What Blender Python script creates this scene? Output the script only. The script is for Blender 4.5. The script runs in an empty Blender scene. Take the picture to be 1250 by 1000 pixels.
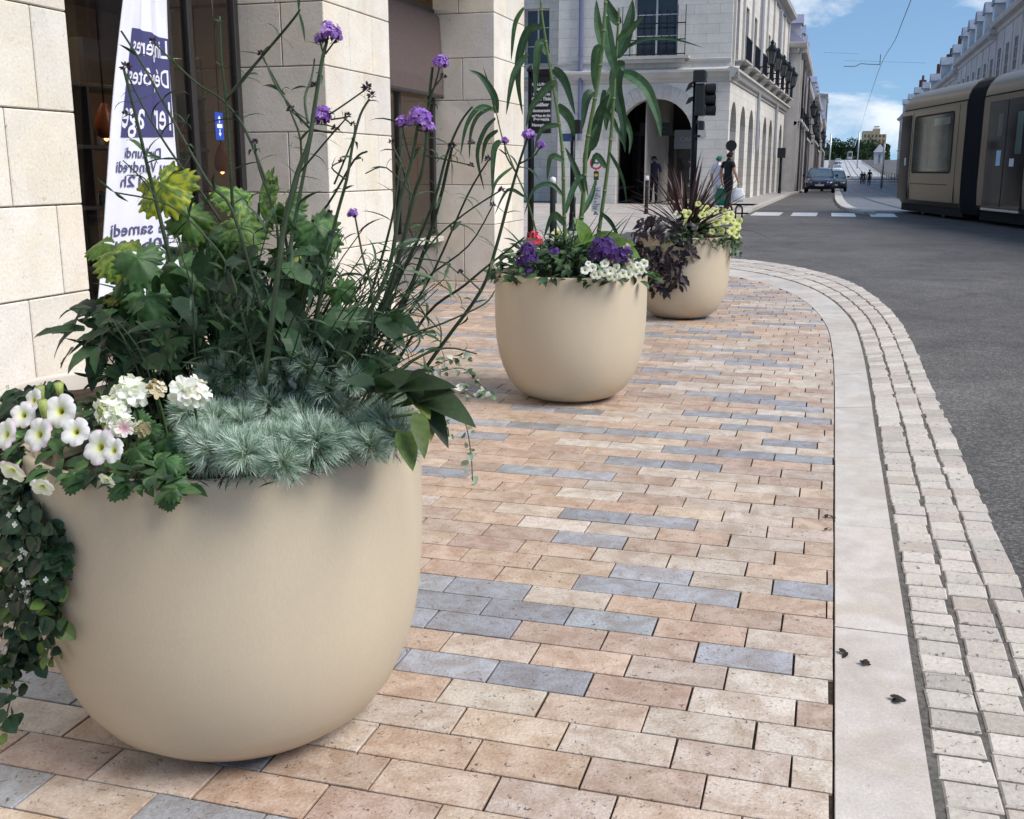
import bpy, bmesh, math, random
from math import sin, cos, pi, sqrt, atan, atan2, radians, tan
from mathutils import Vector as V, Matrix, noise as mnoise
R = random.Random(7)
scene = bpy.context.scene
COL = scene.collection

# ------------------------------------------------------------------ camera
F, CX, CY, HC = 1300.0, 625.0, 500.0, 1.25
PITCH = atan(293.0 / F)
YAW = atan(394.0 * cos(PITCH) / F)
FW = V((-sin(YAW) * cos(PITCH), cos(YAW) * cos(PITCH), -sin(PITCH)))
RT = V((cos(YAW), sin(YAW), 0))
UP = RT.cross(FW)


def ray(x, y):
    return FW + RT * ((x - CX) / F) - UP * ((y - CY) / F)


def PZ(x, y, z=0.0):            # point of the place at height z
    r = ray(x, y)
    t = (z - HC) / r.z
    return V((r.x * t, r.y * t, z))


def PY(x, y, Y):                # point at street distance Y
    r = ray(x, y)
    t = Y / r.y
    return V((r.x * t, Y, HC + r.z * t))


def PX(x, y, X):
    r = ray(x, y)
    t = X / r.x
    return V((X, r.y * t, HC + r.z * t))


cam = bpy.data.cameras.new('camera')
camo = bpy.data.objects.new('camera', cam)
COL.objects.link(camo)
camo.matrix_world = Matrix(((RT.x, UP.x, -FW.x, 0), (RT.y, UP.y, -FW.y, 0), (RT.z, UP.z, -FW.z, HC), (0, 0, 0, 1)))
cam.sensor_fit = 'HORIZONTAL'
cam.sensor_width = 36
cam.lens = 36 * F / 1250
cam.clip_start = 0.05
cam.clip_end = 4000
scene.camera = camo

# ------------------------------------------------------------------ materials
MATS = {}


def newmat(name):
    m = bpy.data.materials.new(name)
    m.use_nodes = True
    nt = m.node_tree
    for n in list(nt.nodes):
        nt.nodes.remove(n)
    out = nt.nodes.new('ShaderNodeOutputMaterial')
    MATS[name] = m
    return m, nt, out


def N(nt, t, **kw):
    n = nt.nodes.new(t)
    for k, v in kw.items():
        if k in n.inputs:
            n.inputs[k].default_value = v
        else:
            setattr(n, k, v)
    return n


def mixc(nt, mode, fac, a, b):
    n = nt.nodes.new('ShaderNodeMix')
    n.data_type = 'RGBA'
    n.blend_type = mode
    L = nt.links
    for i, s in ((0, fac), (6, a), (7, b)):
        if hasattr(s, 'is_linked'):
            L.new(s, n.inputs[i])
        elif isinstance(s, (int, float)):
            n.inputs[i].default_value = s if i == 0 else (s, s, s, 1)
        else:
            n.inputs[i].default_value = tuple(s) + (1,) if len(s) == 3 else s
    return n.outputs[2]


def ramp(nt, src, stops):
    n = nt.nodes.new('ShaderNodeValToRGB')
    el = n.color_ramp.elements
    while len(el) < len(stops):
        el.new(0.5)
    for e, (p, c) in zip(el, stops):
        e.position = p
        e.color = (c, c, c, 1) if isinstance(c, (int, float)) else tuple(c) + (1,)
    nt.links.new(src, n.inputs[0])
    return n.outputs[0]


def noise(nt, vec, scale, detail=4, rough=0.55, dist=0.0):
    n = N(nt, 'ShaderNodeTexNoise', Scale=scale, Detail=detail, Roughness=rough, Distortion=dist)
    nt.links.new(vec, n.inputs['Vector'])
    return n.outputs[0]


def surface(name, rough=0.6, metal=0.0, spec=0.5, layers=(), pits=None, bump=0.0, bscale=80, transl=0.0, coat=0.0, base=None, scl=(1, 1, 1), hue=None):
    """Colour of the thing itself (attribute Col) with procedural wear; layers: (scale, dark, light, detail)."""
    m, nt, out = newmat(name)
    L = nt.links
    tc = N(nt, 'ShaderNodeTexCoord')
    mp = N(nt, 'ShaderNodeMapping')
    mp.inputs['Scale'].default_value = scl
    L.new(tc.outputs['Object'], mp.inputs[0])
    vec = mp.outputs[0]
    if base is None:
        a = N(nt, 'ShaderNodeAttribute', attribute_name='Col')
        col = a.outputs['Color']
    else:
        rgb = N(nt, 'ShaderNodeRGB')
        rgb.outputs[0].default_value = tuple(base) + (1,)
        col = rgb.outputs[0]
    for (s, lo, hi, det) in layers:
        f = ramp(nt, noise(nt, vec, s, det), [(0.3, lo), (0.7, hi)])
        col = mixc(nt, 'MULTIPLY', 1.0, col, f)
    if hue:
        s, ca, cb = hue
        col = mixc(nt, 'MULTIPLY', 1.0, col, ramp(nt, noise(nt, vec, s, 5, 0.65, 0.6), [(0.40, ca), (0.60, cb)]))
    hgt = None
    if pits:
        s, thr, dark = pits
        pn = noise(nt, vec, s, 3, 0.6, 1.2)
        f = ramp(nt, pn, [(thr - 0.03, 1.0), (thr + 0.02, 0.0)])
        col = mixc(nt, 'MULTIPLY', 1.0, col, ramp(nt, pn, [(thr - 0.03, 1.0), (thr + 0.03, dark)]))
        hgt = f
    b = N(nt, 'ShaderNodeBsdfPrincipled', Roughness=rough, Metallic=metal)
    b.inputs['Specular IOR Level'].default_value = spec
    b.inputs['Coat Weight'].default_value = coat
    L.new(col, b.inputs['Base Color'])
    if bump:
        bn = noise(nt, vec, bscale, 5, 0.6)
        if hgt is not None:
            bn = mixc(nt, 'MULTIPLY', 0.8, bn, hgt)
        bp = N(nt, 'ShaderNodeBump', Strength=bump, Distance=0.01)
        L.new(bn, bp.inputs['Height'])
        L.new(bp.outputs[0], b.inputs['Normal'])
    sh = b.outputs[0]
    if transl:
        t = N(nt, 'ShaderNodeBsdfTranslucent')
        L.new(mixc(nt, 'MULTIPLY', 1.0, col, (1.3, 1.5, 0.7)), t.inputs[0])
        mx = N(nt, 'ShaderNodeMixShader')
        mx.inputs[0].default_value = transl
        L.new(sh, mx.inputs[1])
        L.new(t.outputs[0], mx.inputs[2])
        sh = mx.outputs[0]
    L.new(sh, out.inputs[0])
    return m


surface('stone', 0.85, spec=0.25, layers=[(1.1, 0.92, 1.04, 4), (6, 0.93, 1.04, 5), (70, 0.9, 1.06, 3)], pits=(34, 0.69, 0.6), bump=0.3, bscale=45, hue=(1.7, (1.0, 0.955, 0.88), (1.03, 1.03, 1.03)))
surface('far_stone', 0.85, spec=0.2, layers=[(0.25, 0.84, 1.06, 5), (2.2, 0.88, 1.06, 6), (14, 0.94, 1.04, 3)])
surface('paver', 0.5, spec=0.55, layers=[(3.2, 0.9, 1.06, 4), (130, 0.84, 1.12, 3)], pits=(70, 0.65, 0.30), bump=0.4, bscale=110, hue=(13, (0.80, 0.73, 0.67), (1.04, 1.04, 1.04)))
surface('slab', 0.5, spec=0.5, hue=(4, (0.90, 0.855, 0.80), (1.03, 1.03, 1.03)), layers=[(1.6, 0.88, 1.05, 5), (12, 0.9, 1.06, 5), (120, 0.9, 1.08, 3)], pits=(60, 0.73, 0.5), bump=0.2, bscale=120)
surface('cobble', 0.65, spec=0.4, layers=[(8, 0.9, 1.06, 4), (60, 0.88, 1.08, 4)], pits=(42, 0.655, 0.32), bump=0.45, bscale=60)
surface('grout', 0.95, spec=0.1, layers=[(60, 0.6, 1.3, 4)], bump=0.5, bscale=150)
surface('planter', 0.5, spec=0.35, layers=[(1.3, 0.965, 1.02, 4), (9, 0.965, 1.015, 5), (300, 0.96, 1.03, 2)], bump=0.05, bscale=350, scl=(1, 1, 0.3))
surface('soil', 0.95, spec=0.1, layers=[(30, 0.5, 1.5, 5)], bump=0.8, bscale=60)
surface('leaf', 0.5, spec=0.35, layers=[(25, 0.75, 1.25, 3), (110, 0.8, 1.15, 3)], transl=0.14)
surface('silver_leaf', 0.7, spec=0.2, layers=[(40, 0.85, 1.1, 2)], transl=0.15)
surface('dark_leaf', 0.45, spec=0.35, layers=[(40, 0.7, 1.2, 3)], transl=0.08)
surface('stem', 0.6, spec=0.3, layers=[(60, 0.8, 1.15, 3)])
surface('petal', 0.6, spec=0.2, layers=[(60, 0.93, 1.05, 3)], transl=0.3)
surface('cloth', 0.85, spec=0.15, layers=[(30, 0.9, 1.06, 3)], transl=0.0)
surface('banner_cloth', 0.8, spec=0.15, layers=[(6, 0.95, 1.03, 3)], transl=0.12)
surface('paint', 0.35, spec=0.5, layers=[(6, 0.92, 1.05, 4), (50, 0.95, 1.04, 3)])
surface('car_paint', 0.25, spec=0.5, coat=0.8, layers=[(3, 0.95, 1.04, 3)])
surface('tram_paint', 0.32, metal=0.45, spec=0.5, layers=[(1.2, 0.9, 1.06, 5), (9, 0.93, 1.05, 4)], scl=(1, 1, 0.5))
surface('metal', 0.4, metal=0.8, layers=[(12, 0.85, 1.08, 4)])
surface('rubber', 0.8, spec=0.2, layers=[(20, 0.8, 1.1, 3)])
surface('skin', 0.55, spec=0.3, layers=[(20, 0.95, 1.04, 3)])
surface('slate', 0.55, spec=0.4, layers=[(1.5, 0.8, 1.1, 4), (12, 0.8, 1.15, 3)])
surface('crown_leaf', 0.6, spec=0.2, layers=[(0.6, 0.7, 1.25, 3)], transl=0.2)


def glass_mat(name, tint, refl_ior=1.5, trans=0.85, rough=0.02):
    m, nt, out = newmat(name)
    L = nt.links
    tr = N(nt, 'ShaderNodeBsdfTransparent')
    tr.inputs[0].default_value = (tint[0], tint[1], tint[2], 1)
    gl = N(nt, 'ShaderNodeBsdfGlossy', Roughness=rough)
    gl.inputs[0].default_value = (0.95, 0.97, 1, 1)
    fr = N(nt, 'ShaderNodeFresnel', IOR=refl_ior)
    mx = N(nt, 'ShaderNodeMixShader')
    L.new(fr.outputs[0], mx.inputs[0])
    L.new(tr.outputs[0], mx.inputs[1])
    L.new(gl.outputs[0], mx.inputs[2])
    L.new(mx.outputs[0], out.inputs[0])
    return m


glass_mat('shop_glass', (0.72, 0.72, 0.72), 1.55)
glass_mat('tram_glass', (0.10, 0.14, 0.13), 1.6)


def pane_mat():
    surface('pane', 0.06, spec=0.7, layers=[(0.8, 0.6, 1.3, 2)])
    surface('tram_pane', 0.08, spec=0.12, layers=[(0.9, 0.5, 1.4, 3)])


pane_mat()


def lamp_mat(name, c, s):
    m, nt, out = newmat(name)
    e = N(nt, 'ShaderNodeEmission', Strength=s)
    e.inputs[0].default_value = tuple(c) + (1,)
    nt.links.new(e.outputs[0], out.inputs[0])


lamp_mat('warm_lamp', (1, 0.35, 0.1), 6)
lamp_mat('warm_strip', (1, 0.8, 0.58), 40.0)
lamp_mat('glow_shade', (1, 0.28, 0.07), 0.22)


def asphalt():
    m, nt, out = newmat('asphalt')
    L = nt.links
    tc = N(nt, 'ShaderNodeTexCoord')
    v = tc.outputs['Object']
    base = ramp(nt, noise(nt, v, 0.22, 6, 0.6), [(0.3, (0.082, 0.076, 0.070)), (0.7, (0.124, 0.117, 0.109))])
    col = mixc(nt, 'MULTIPLY', 1, base, ramp(nt, noise(nt, v, 3, 5), [(0.3, 0.85), (0.7, 1.12)]))
    col = mixc(nt, 'MULTIPLY', 1, col, ramp(nt, noise(nt, v, 0.9, 6, 0.7, 0.8), [(0.38, 0.82), (0.5, 1.0), (0.66, 1.12)]))
    sp = noise(nt, v, 75, 3, 0.8)
    col = mixc(nt, 'MULTIPLY', 1, col, ramp(nt, sp, [(0.32, 0.35), (0.52, 0.95), (0.66, 2.3)]))
    b = N(nt, 'ShaderNodeBsdfPrincipled', Roughness=0.7)
    b.inputs['Specular IOR Level'].default_value = 0.35
    L.new(col, b.inputs['Base Color'])
    bp = N(nt, 'ShaderNodeBump', Strength=0.6, Distance=0.006)
    L.new(sp, bp.inputs['Height'])
    L.new(bp.outputs[0], b.inputs['Normal'])
    L.new(b.outputs[0], out.inputs[0])


asphalt()


def masonry_mat(name, c, bw, bh, mort, axis):
    """Coursed limestone for the distant fronts: fine joints, blocks of slightly different tone."""
    m, nt, out = newmat(name)
    L = nt.links
    tc = N(nt, 'ShaderNodeTexCoord')
    sep = N(nt, 'ShaderNodeSeparateXYZ')
    L.new(tc.outputs['Object'], sep.inputs[0])
    cmb = N(nt, 'ShaderNodeCombineXYZ')
    L.new(sep.outputs[axis], cmb.inputs[0])
    L.new(sep.outputs[2], cmb.inputs[1])
    br = N(nt, 'ShaderNodeTexBrick', Scale=1.0)
    br.inputs['Brick Width'].default_value = bw
    br.inputs['Row Height'].default_value = bh
    br.inputs['Mortar Size'].default_value = mort
    br.inputs['Color1'].default_value = (c[0], c[1], c[2], 1)
    br.inputs['Color2'].default_value = (c[0] * 0.93, c[1] * 0.93, c[2] * 0.94, 1)
    br.inputs['Mortar'].default_value = (c[0] * 0.72, c[1] * 0.72, c[2] * 0.73, 1)
    L.new(cmb.outputs[0], br.inputs[0])
    v = tc.outputs['Object']
    col = br.outputs[0]
    for s, lo, hi in ((0.35, 0.86, 1.05), (2.5, 0.88, 1.05), (14, 0.93, 1.04)):
        col = mixc(nt, 'MULTIPLY', 1, col, ramp(nt, noise(nt, v, s, 5), [(0.3, lo), (0.7, hi)]))
    b = N(nt, 'ShaderNodeBsdfPrincipled', Roughness=0.85)
    b.inputs['Specular IOR Level'].default_value = 0.2
    L.new(col, b.inputs['Base Color'])
    L.new(b.outputs[0], out.inputs[0])


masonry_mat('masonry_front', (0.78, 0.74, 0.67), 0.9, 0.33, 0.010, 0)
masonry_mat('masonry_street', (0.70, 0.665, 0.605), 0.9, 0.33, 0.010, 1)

# ------------------------------------------------------------------ mesh builder
WLOC = {}


class MB:
    def __init__(s, mat='paint', col=(0.5, 0.5, 0.5)):
        s.v = []; s.f = []; s.m = []; s.c = []; s.mats = []; s.cm = mat; s.cc = col

    def use(s, mat=None, col=None):
        if mat: s.cm = mat
        if col: s.cc = col
        return s

    def mi(s):
        if s.cm not in s.mats: s.mats.append(s.cm)
        return s.mats.index(s.cm)

    def add(s, pts, faces, col=None, cols=None):
        b = len(s.v); k = s.mi()
        s.v += [tuple(p) for p in pts]
        s.c += list(cols) if cols else [col or s.cc] * len(pts)
        for f in faces:
            s.f.append([b + i for i in f]); s.m.append(k)

    def quad(s, a, b, c, d, col=None):
        s.add([a, b, c, d], [(0, 1, 2, 3)], col)

    def box(s, x0, x1, y0, y1, z0, z1, col=None):
        s.add([(x0, y0, z0), (x1, y0, z0), (x1, y1, z0), (x0, y1, z0), (x0, y0, z1), (x1, y0, z1), (x1, y1, z1), (x0, y1, z1)],
              [(3, 2, 1, 0), (4, 5, 6, 7), (0, 1, 5, 4), (1, 2, 6, 5), (2, 3, 7, 6), (3, 0, 4, 7)], col)

    def bbox(s, x0, x1, y0, y1, z0, z1, b, col=None):
        """Box with chamfered edges."""
        X, Y, Z = (x0, x1), (y0, y1), (z0, z1)
        pts = []; idx = {}
        for i in (0, 1):
            for j in (0, 1):
                for k in (0, 1):
                    for a in range(3):
                        d = [b, b, b]; d[a] = 0
                        idx[(i, j, k, a)] = len(pts)
                        pts.append((X[i] + (d[0] if i == 0 else -d[0]), Y[j] + (d[1] if j == 0 else -d[1]), Z[k] + (d[2] if k == 0 else -d[2])))
        fs = []
        for a in range(3):
            o = [q for q in range(3) if q != a]
            for e in (0, 1):
                loop = []
                for (p, q) in ((0, 0), (1, 0), (1, 1), (0, 1)):
                    t = [0, 0, 0]; t[a] = e; t[o[0]] = p; t[o[1]] = q
                    loop.append(idx[(t[0], t[1], t[2], a)])
                fs.append(loop)
        for a in range(3):      # edges along axis a
            o = [q for q in range(3) if q != a]
            for p in (0, 1):
                for q in (0, 1):
                    l = []
                    for e, ax in ((0, o[0]), (0, o[1]), (1, o[1]), (1, o[0])):
                        t = [0, 0, 0]; t[a] = e; t[o[0]] = p; t[o[1]] = q
                        l.append(idx[(t[0], t[1], t[2], ax)])
                    fs.append(l)
        for i in (0, 1):
            for j in (0, 1):
                for k in (0, 1):
                    fs.append([idx[(i, j, k, a)] for a in range(3)])
        s.add(pts, fs, col)

    def stone(s, poly, z0, z1, b, col=None, jit=0.0):
        """A laid stone: 4 ground corners (counter-clockwise), chamfered top edge."""
        P = [V((p[0] + R.uniform(-jit, jit), p[1] + R.uniform(-jit, jit), 0)) for p in poly]
        n = len(P)
        c = sum(P, V((0, 0, 0))) / n
        ins = []
        for p in P:
            d = c - p
            ins.append(p + d.normalized() * min(b * 1.4, d.length * 0.5))
        z1 = [z1 + R.uniform(-jit, jit) * 0.4 for _ in P]
        pts = [(p.x, p.y, z0) for p in P] + [(p.x, p.y, z1[i] - b) for i, p in enumerate(P)] + [(p.x, p.y, z1[i]) for i, p in enumerate(ins)]
        fs = [tuple(range(2 * n, 3 * n))]
        for i in range(n):
            j = (i + 1) % n
            fs += [(i, j, n + j, n + i), (n + i, n + j, 2 * n + j, 2 * n + i)]
        s.add(pts, fs, col)

    def tube(s, pts, rad, n=6, col=None, cap=True):
        pts = [V(p) for p in pts]
        if not isinstance(rad, (list, tuple)): rad = [rad] * len(pts)
        vs = []; fs = []
        pu = None
        for i, p in enumerate(pts):
            a = pts[max(0, i - 1)]; b = pts[min(len(pts) - 1, i + 1)]
            t = (b - a)
            t = t.normalized() if t.length > 1e-9 else V((0, 0, 1))
            if pu is None:
                u = t.orthogonal().normalized()
            else:
                u = (pu - t * pu.dot(t))
                u = u.normalized() if u.length > 1e-6 else t.orthogonal().normalized()
            pu = u
            w = t.cross(u)
            for k in range(n):
                an = 2 * pi * k / n
                vs.append(p + (u * cos(an) + w * sin(an)) * rad[i])
        for i in range(len(pts) - 1):
            for k in range(n):
                k2 = (k + 1) % n
                fs.append((i * n + k, i * n + k2, (i + 1) * n + k2, (i + 1) * n + k))
        if cap:
            fs.append(tuple(range(n - 1, -1, -1)))
            fs.append(tuple((len(pts) - 1) * n + k for k in range(n)))
        s.add(vs, fs, col)

    def lathe(s, prof, n=32, c=(0, 0, 0), col=None, closed=False, axis='z'):
        vs = []; fs = []
        for (r, z) in prof:
            for k in range(n):
                a = 2 * pi * k / n
                p = (r * cos(a), r * sin(a), z)
                if axis == 'y': p = (p[0], p[2], p[1])
                if axis == 'x': p = (p[2], p[0], p[1])
                vs.append((c[0] + p[0], c[1] + p[1], c[2] + p[2]))
        m = len(prof)
        for i in range(m - 1):
            for k in range(n):
                k2 = (k + 1) % n
                fs.append((i * n + k, i * n + k2, (i + 1) * n + k2, (i + 1) * n + k))
        if closed:
            if prof[0][0] > 1e-6: fs.append(tuple(range(n - 1, -1, -1)))
            if prof[-1][0] > 1e-6: fs.append(tuple((m - 1) * n + k for k in range(n)))
        s.add(vs, fs, col)

    def loft(s, rings, col=None, closed=True, caps=True):
        n = len(rings[0]); vs = [p for r in rings for p in r]; fs = []
        for i in range(len(rings) - 1):
            for k in range(n if closed else n - 1):
                k2 = (k + 1) % n
                fs.append((i * n + k, i * n + k2, (i + 1) * n + k2, (i + 1) * n + k))
        if caps and closed:
            fs.append(tuple(range(n - 1, -1, -1)))
            fs.append(tuple((len(rings) - 1) * n + k for k in range(n)))
        s.add(vs, fs, col)

    def build(s, name, parent=None, smooth=False, loc=None, shift=True):
        me = bpy.data.meshes.new(name)
        base = V((0, 0, 0))
        if shift:
            if parent is not None: base = WLOC.get(parent.name, V((0, 0, 0)))
            elif loc is not None: base = V(loc)
        me.from_pydata([(p[0] - base.x, p[1] - base.y, p[2] - base.z) for p in s.v], [], s.f)
        for k in s.mats: me.materials.append(MATS[k])
        me.polygons.foreach_set('material_index', s.m)
        if smooth: me.polygons.foreach_set('use_smooth', [True] * len(s.f))
        at = me.color_attributes.new('Col', 'FLOAT_COLOR', 'POINT')
        flat = []
        for c in s.c: flat += [c[0], c[1], c[2], 1.0]
        at.data.foreach_set('color', flat)
        me.update()
        o = bpy.data.objects.new(name, me)
        COL.objects.link(o)
        if parent is not None:
            o.parent = parent
            WLOC[o.name] = WLOC.get(parent.name, V((0, 0, 0)))
        elif loc is not None:
            o.location = loc
            WLOC[o.name] = V(loc)
        return o


def smooth_by_angle(o, deg=35):
    o.data.polygons.foreach_set('use_smooth', [True] * len(o.data.polygons))
    try:
        o.data.set_sharp_from_angle(angle=radians(deg))
    except Exception:
        pass
    return o


def thing(name, label, cat, loc=(0, 0, 0), group=None, rz=0):
    o = bpy.data.objects.new(name, None)
    o.empty_display_size = 0.1
    COL.objects.link(o)
    o.location = loc
    o.rotation_euler = (0, 0, rz)
    WLOC[o.name] = V(loc)
    return tag(o, label, cat, group)


def tag(o, label=None, cat=None, group=None, kind=None):
    if label: o['label'] = label
    if cat: o['category'] = cat
    if group: o['group'] = group
    if kind: o['kind'] = kind
    return o


def struct(mb, name, smooth=False):
    return tag(mb.build(name, smooth=smooth), kind='structure')


def copy_thing(src, loc, rz=0, label=None):
    def rec(o, par):
        c = o.copy()
        COL.objects.link(c)
        if par is not None: c.parent = par
        for ch in o.children: rec(ch, c)
        return c
    r = rec(src, None)
    r.location = loc
    r.rotation_euler = (0, 0, rz)
    WLOC[r.name] = V(loc)
    if label: r['label'] = label
    return r


def text_mesh(parent, name, lines, origin, ux, uz, size, mat, col, align='CENTER', spacing=1.0, extrude=0.0, offset=0.0):
    """Lettering: each (string, size factor) line on the plane origin + ux*x + uz*z."""
    z = 0.0
    o_ = None
    for (txt, k) in lines:
        mb = MB(mat, col)
        cu = bpy.data.curves.new('lettering', 'FONT')
        cu.body = txt
        cu.align_x = align
        cu.size = size * k
        cu.offset = offset
        ob = bpy.data.objects.new('lettering', cu)
        COL.objects.link(ob)
        dg = bpy.context.evaluated_depsgraph_get()
        me = ob.evaluated_get(dg).to_mesh()
        pts = [V(origin) + V(ux) * p.co.x + V(uz) * (p.co.y + z) for p in me.vertices]
        fs = [tuple(f.vertices) for f in me.polygons]
        if pts: mb.add(pts, fs)
        ob.evaluated_get(dg).to_mesh_clear()
        bpy.data.objects.remove(ob)
        bpy.data.curves.remove(cu)
        z -= size * k * 1.12 * spacing
        o_ = mb.build(name, parent)
    return o_


def vary(c, a=0.15, r=R):
    k = 1 + r.uniform(-a, a)
    return tuple(max(0.0, x * k * (1 + r.uniform(-a, a) * 0.2)) for x in c)
# ------------------------------------------------------------------ ground
def ground_z(x, y):
    """Street dips a little past the crossing and then climbs to the bridge."""
    if y < 55: return 0.0
    if y < 85: return -0.25 * (0.5 - 0.5 * cos(pi * (y - 55) / 30))
    if y < 130: return -0.25
    if y < 430:
        t = (y - 130) / 300
        return -0.25 + 4.9 * (t * t * (3 - 2 * t))
    return 4.65 - min(6.0, (y - 430) * 0.012)


def sheet(mb, xs, ys, dz, col, zf=ground_z):
    for j in range(len(ys) - 1):
        for i in range(len(xs(ys[j])) - 1):
            a, b = xs(ys[j]), xs(ys[j + 1])
            mb.quad((a[i], ys[j], zf(0, ys[j]) + dz), (a[i + 1], ys[j], zf(0, ys[j]) + dz), (b[i + 1], ys[j + 1], zf(0, ys[j + 1]) + dz), (b[i], ys[j + 1], zf(0, ys[j + 1]) + dz), col)


YS = [-60, -20, 0, 20, 40, 55, 60, 65, 70, 75, 80, 85, 100, 130, 150, 170, 190, 210, 230, 250, 270, 290, 310, 330, 350, 370, 390, 410, 430, 480, 600, 900, 2500]
g = MB('asphalt')
sheet(g, lambda y: [-2500, -200, -40, -20, -10, 0, 10, 20, 40, 200, 2500], YS, -0.02, (0.1, 0.1, 0.1))
struct(g, 'asphalt_road')

INNER = [(.077, -1), (.077, 1), (.077, 3), (.077, 4.8), (.077, 6.5), (.062, 7.8), (.01, 9.1), (-.16, 10.5), (-.42, 11.6), (-.8, 12.55), (-1.45, 13.45), (-2.5, 14.3), (-4, 15), (-8, 15.8), (-16, 16.2)]
OUTER = [(.63, -1), (.63, 1), (.63, 3), (.63, 4.9), (.63, 6.8), (.63, 8.3), (.60, 9.8), (.49, 11.2), (.31, 12.5), (.02, 13.6), (-.5, 14.8), (-1.3, 15.7), (-3.2, 16.6), (-7.8, 17.4), (-16, 17.8)]


def catmull(P, t):
    n = len(P) - 1
    t = max(0, min(n - 1e-6, t))
    i = int(t); u = t - i
    p0, p1, p2, p3 = (V((*P[max(0, min(n, k))], 0)) for k in (i - 1, i, i + 1, i + 2))
    return 0.5 * ((2 * p1) + (p2 - p0) * u + (2 * p0 - 5 * p1 + 4 * p2 - p3) * u * u + (3 * p1 - p0 - 3 * p2 + p3) * u ** 3)


def edge_pt(t, f):
    return catmull(INNER, t).lerp(catmull(OUTER, t), f)


# table of the kerb line: arc length -> t
TT = [i * 0.02 for i in range(int(14 / 0.02) + 1)]
ARC = [0.0]
for i in range(1, len(TT)):
    ARC.append(ARC[-1] + (edge_pt(TT[i], .5) - edge_pt(TT[i - 1], .5)).length)


def t_at(s):
    lo, hi = 0, len(ARC) - 1
    while hi - lo > 1:
        m = (lo + hi) // 2
        if ARC[m] < s: lo = m
        else: hi = m
    k = (s - ARC[lo]) / max(1e-9, ARC[hi] - ARC[lo])
    return TT[lo] + k * (TT[hi] - TT[lo])


# kerb slabs of pale limestone
kb = MB('slab')
s = 0.93 + 0.03
JO = 0.006
SL = []
while s < 27:
    ln = R.uniform(0.93, 1.12)
    if not SL: s = 1.0 + (2.93 - 2.0) * 0 + 0.93
    SL.append((s, s + ln))
    s += ln
# first joints follow the photographed ones (Y = 2.93, 3.87, 4.82, 5.97)
SL = [(0.2, 1.0), (1.0, 1.95), (1.95, 2.93), (2.93, 3.87), (3.87, 4.82), (4.82, 5.97), (5.97, 7.0)]
SL = [(a + 1, b + 1) for a, b in SL]
s = SL[-1][1]
while s < 27:
    ln = R.uniform(0.93, 1.1)
    SL.append((s, s + ln)); s += ln
for (a, b) in SL:
    c = vary((0.565, 0.525, 0.48), 0.06)
    k = max(1, int((b - a) / 0.25))
    # one stone split along the bend only where it curves
    segs = 1 if b < 7.5 else 3
    for q in range(segs):
        a2 = a + (b - a) * q / segs + (JO if q == 0 else 0)
        b2 = a + (b - a) * (q + 1) / segs - (JO if q == segs - 1 else 0)
        P = [edge_pt(t_at(a2), 0.0), edge_pt(t_at(a2), .355), edge_pt(t_at(b2), .355), edge_pt(t_at(b2), 0.0)]
        P[0] += (P[1] - P[0]) * 0.015; P[3] += (P[2] - P[3]) * 0.015
        if segs == 1:
            kb.stone([(p.x, p.y) for p in P], -0.1, 0.0, 0.006, c, 0.0008)
        else:
            kb.add([(p.x, p.y, -0.001) for p in P] + [(p.x, p.y, -.1) for p in P], [(0, 1, 2, 3), (1, 5, 6, 2), (0, 4, 5, 1), (2, 6, 7, 3)], c)
struct(kb, 'kerb')

# three courses of small setts outside the kerb
cb = MB('cobble')
FR = ((.388, .583), (.604, .795), (.815, .998))
for (f0, f1) in FR:
    s = 1.0 + R.uniform(0, .1)
    while s < 26.5:
        ln = R.uniform(0.094, 0.112)
        g2 = 0.0052
        ta, tb = t_at(s + g2), t_at(s + ln - g2)
        w0, w1 = f0 + R.uniform(-.008, .008), f1 + R.uniform(-.012, .012)
        P = [edge_pt(ta, w0), edge_pt(ta, w1), edge_pt(tb, w1), edge_pt(tb, w0)]
        base = R.choice([(0.50, 0.455, 0.40), (0.53, 0.485, 0.43), (0.43, 0.39, 0.35), (0.55, 0.50, 0.44), (0.46, 0.40, 0.35)])
        cb.stone([(p.x, p.y) for p in P], -0.09, 0.000 + R.uniform(-.0015, .0015), 0.004, vary(base, 0.07), 0.0028)
        s += ln
struct(cb, 'cobbled_gutter')
gb = MB('grout', (0.13, 0.122, 0.112))
ts = [i * 0.1 for i in range(0, 138)]
for i in range(len(ts) - 1):
    a, b, c, d = edge_pt(ts[i], .004), edge_pt(ts[i], .372), edge_pt(ts[i + 1], .372), edge_pt(ts[i + 1], .004)
    gb.quad((a.x, a.y, -.008), (b.x, b.y, -.008), (c.x, c.y, -.008), (d.x, d.y, -.008), (.05, .045, .04))
    a, b, c, d = edge_pt(ts[i], .34), edge_pt(ts[i], 1.0), edge_pt(ts[i + 1], 1.0), edge_pt(ts[i + 1], .34)
    gb.quad((a.x, a.y, -.006), (b.x, b.y, -.006), (c.x, c.y, -.006), (d.x, d.y, -.006))
struct(gb, 'gutter_bed')

# footway of small sandstone and blue-grey setts, 25 x 13 cm
INN = [catmull(INNER, i * 0.02) for i in range(0, 700)]


def inner_x(y):
    """x of the kerb at a given y (largest y branch ends at the top of the bend)."""
    for i in range(len(INN) - 1):
        if INN[i].y <= y <= INN[i + 1].y:
            k = (y - INN[i].y) / max(1e-9, INN[i + 1].y - INN[i].y)
            return INN[i].x + k * (INN[i + 1].x - INN[i].x)
    return -99


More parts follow.
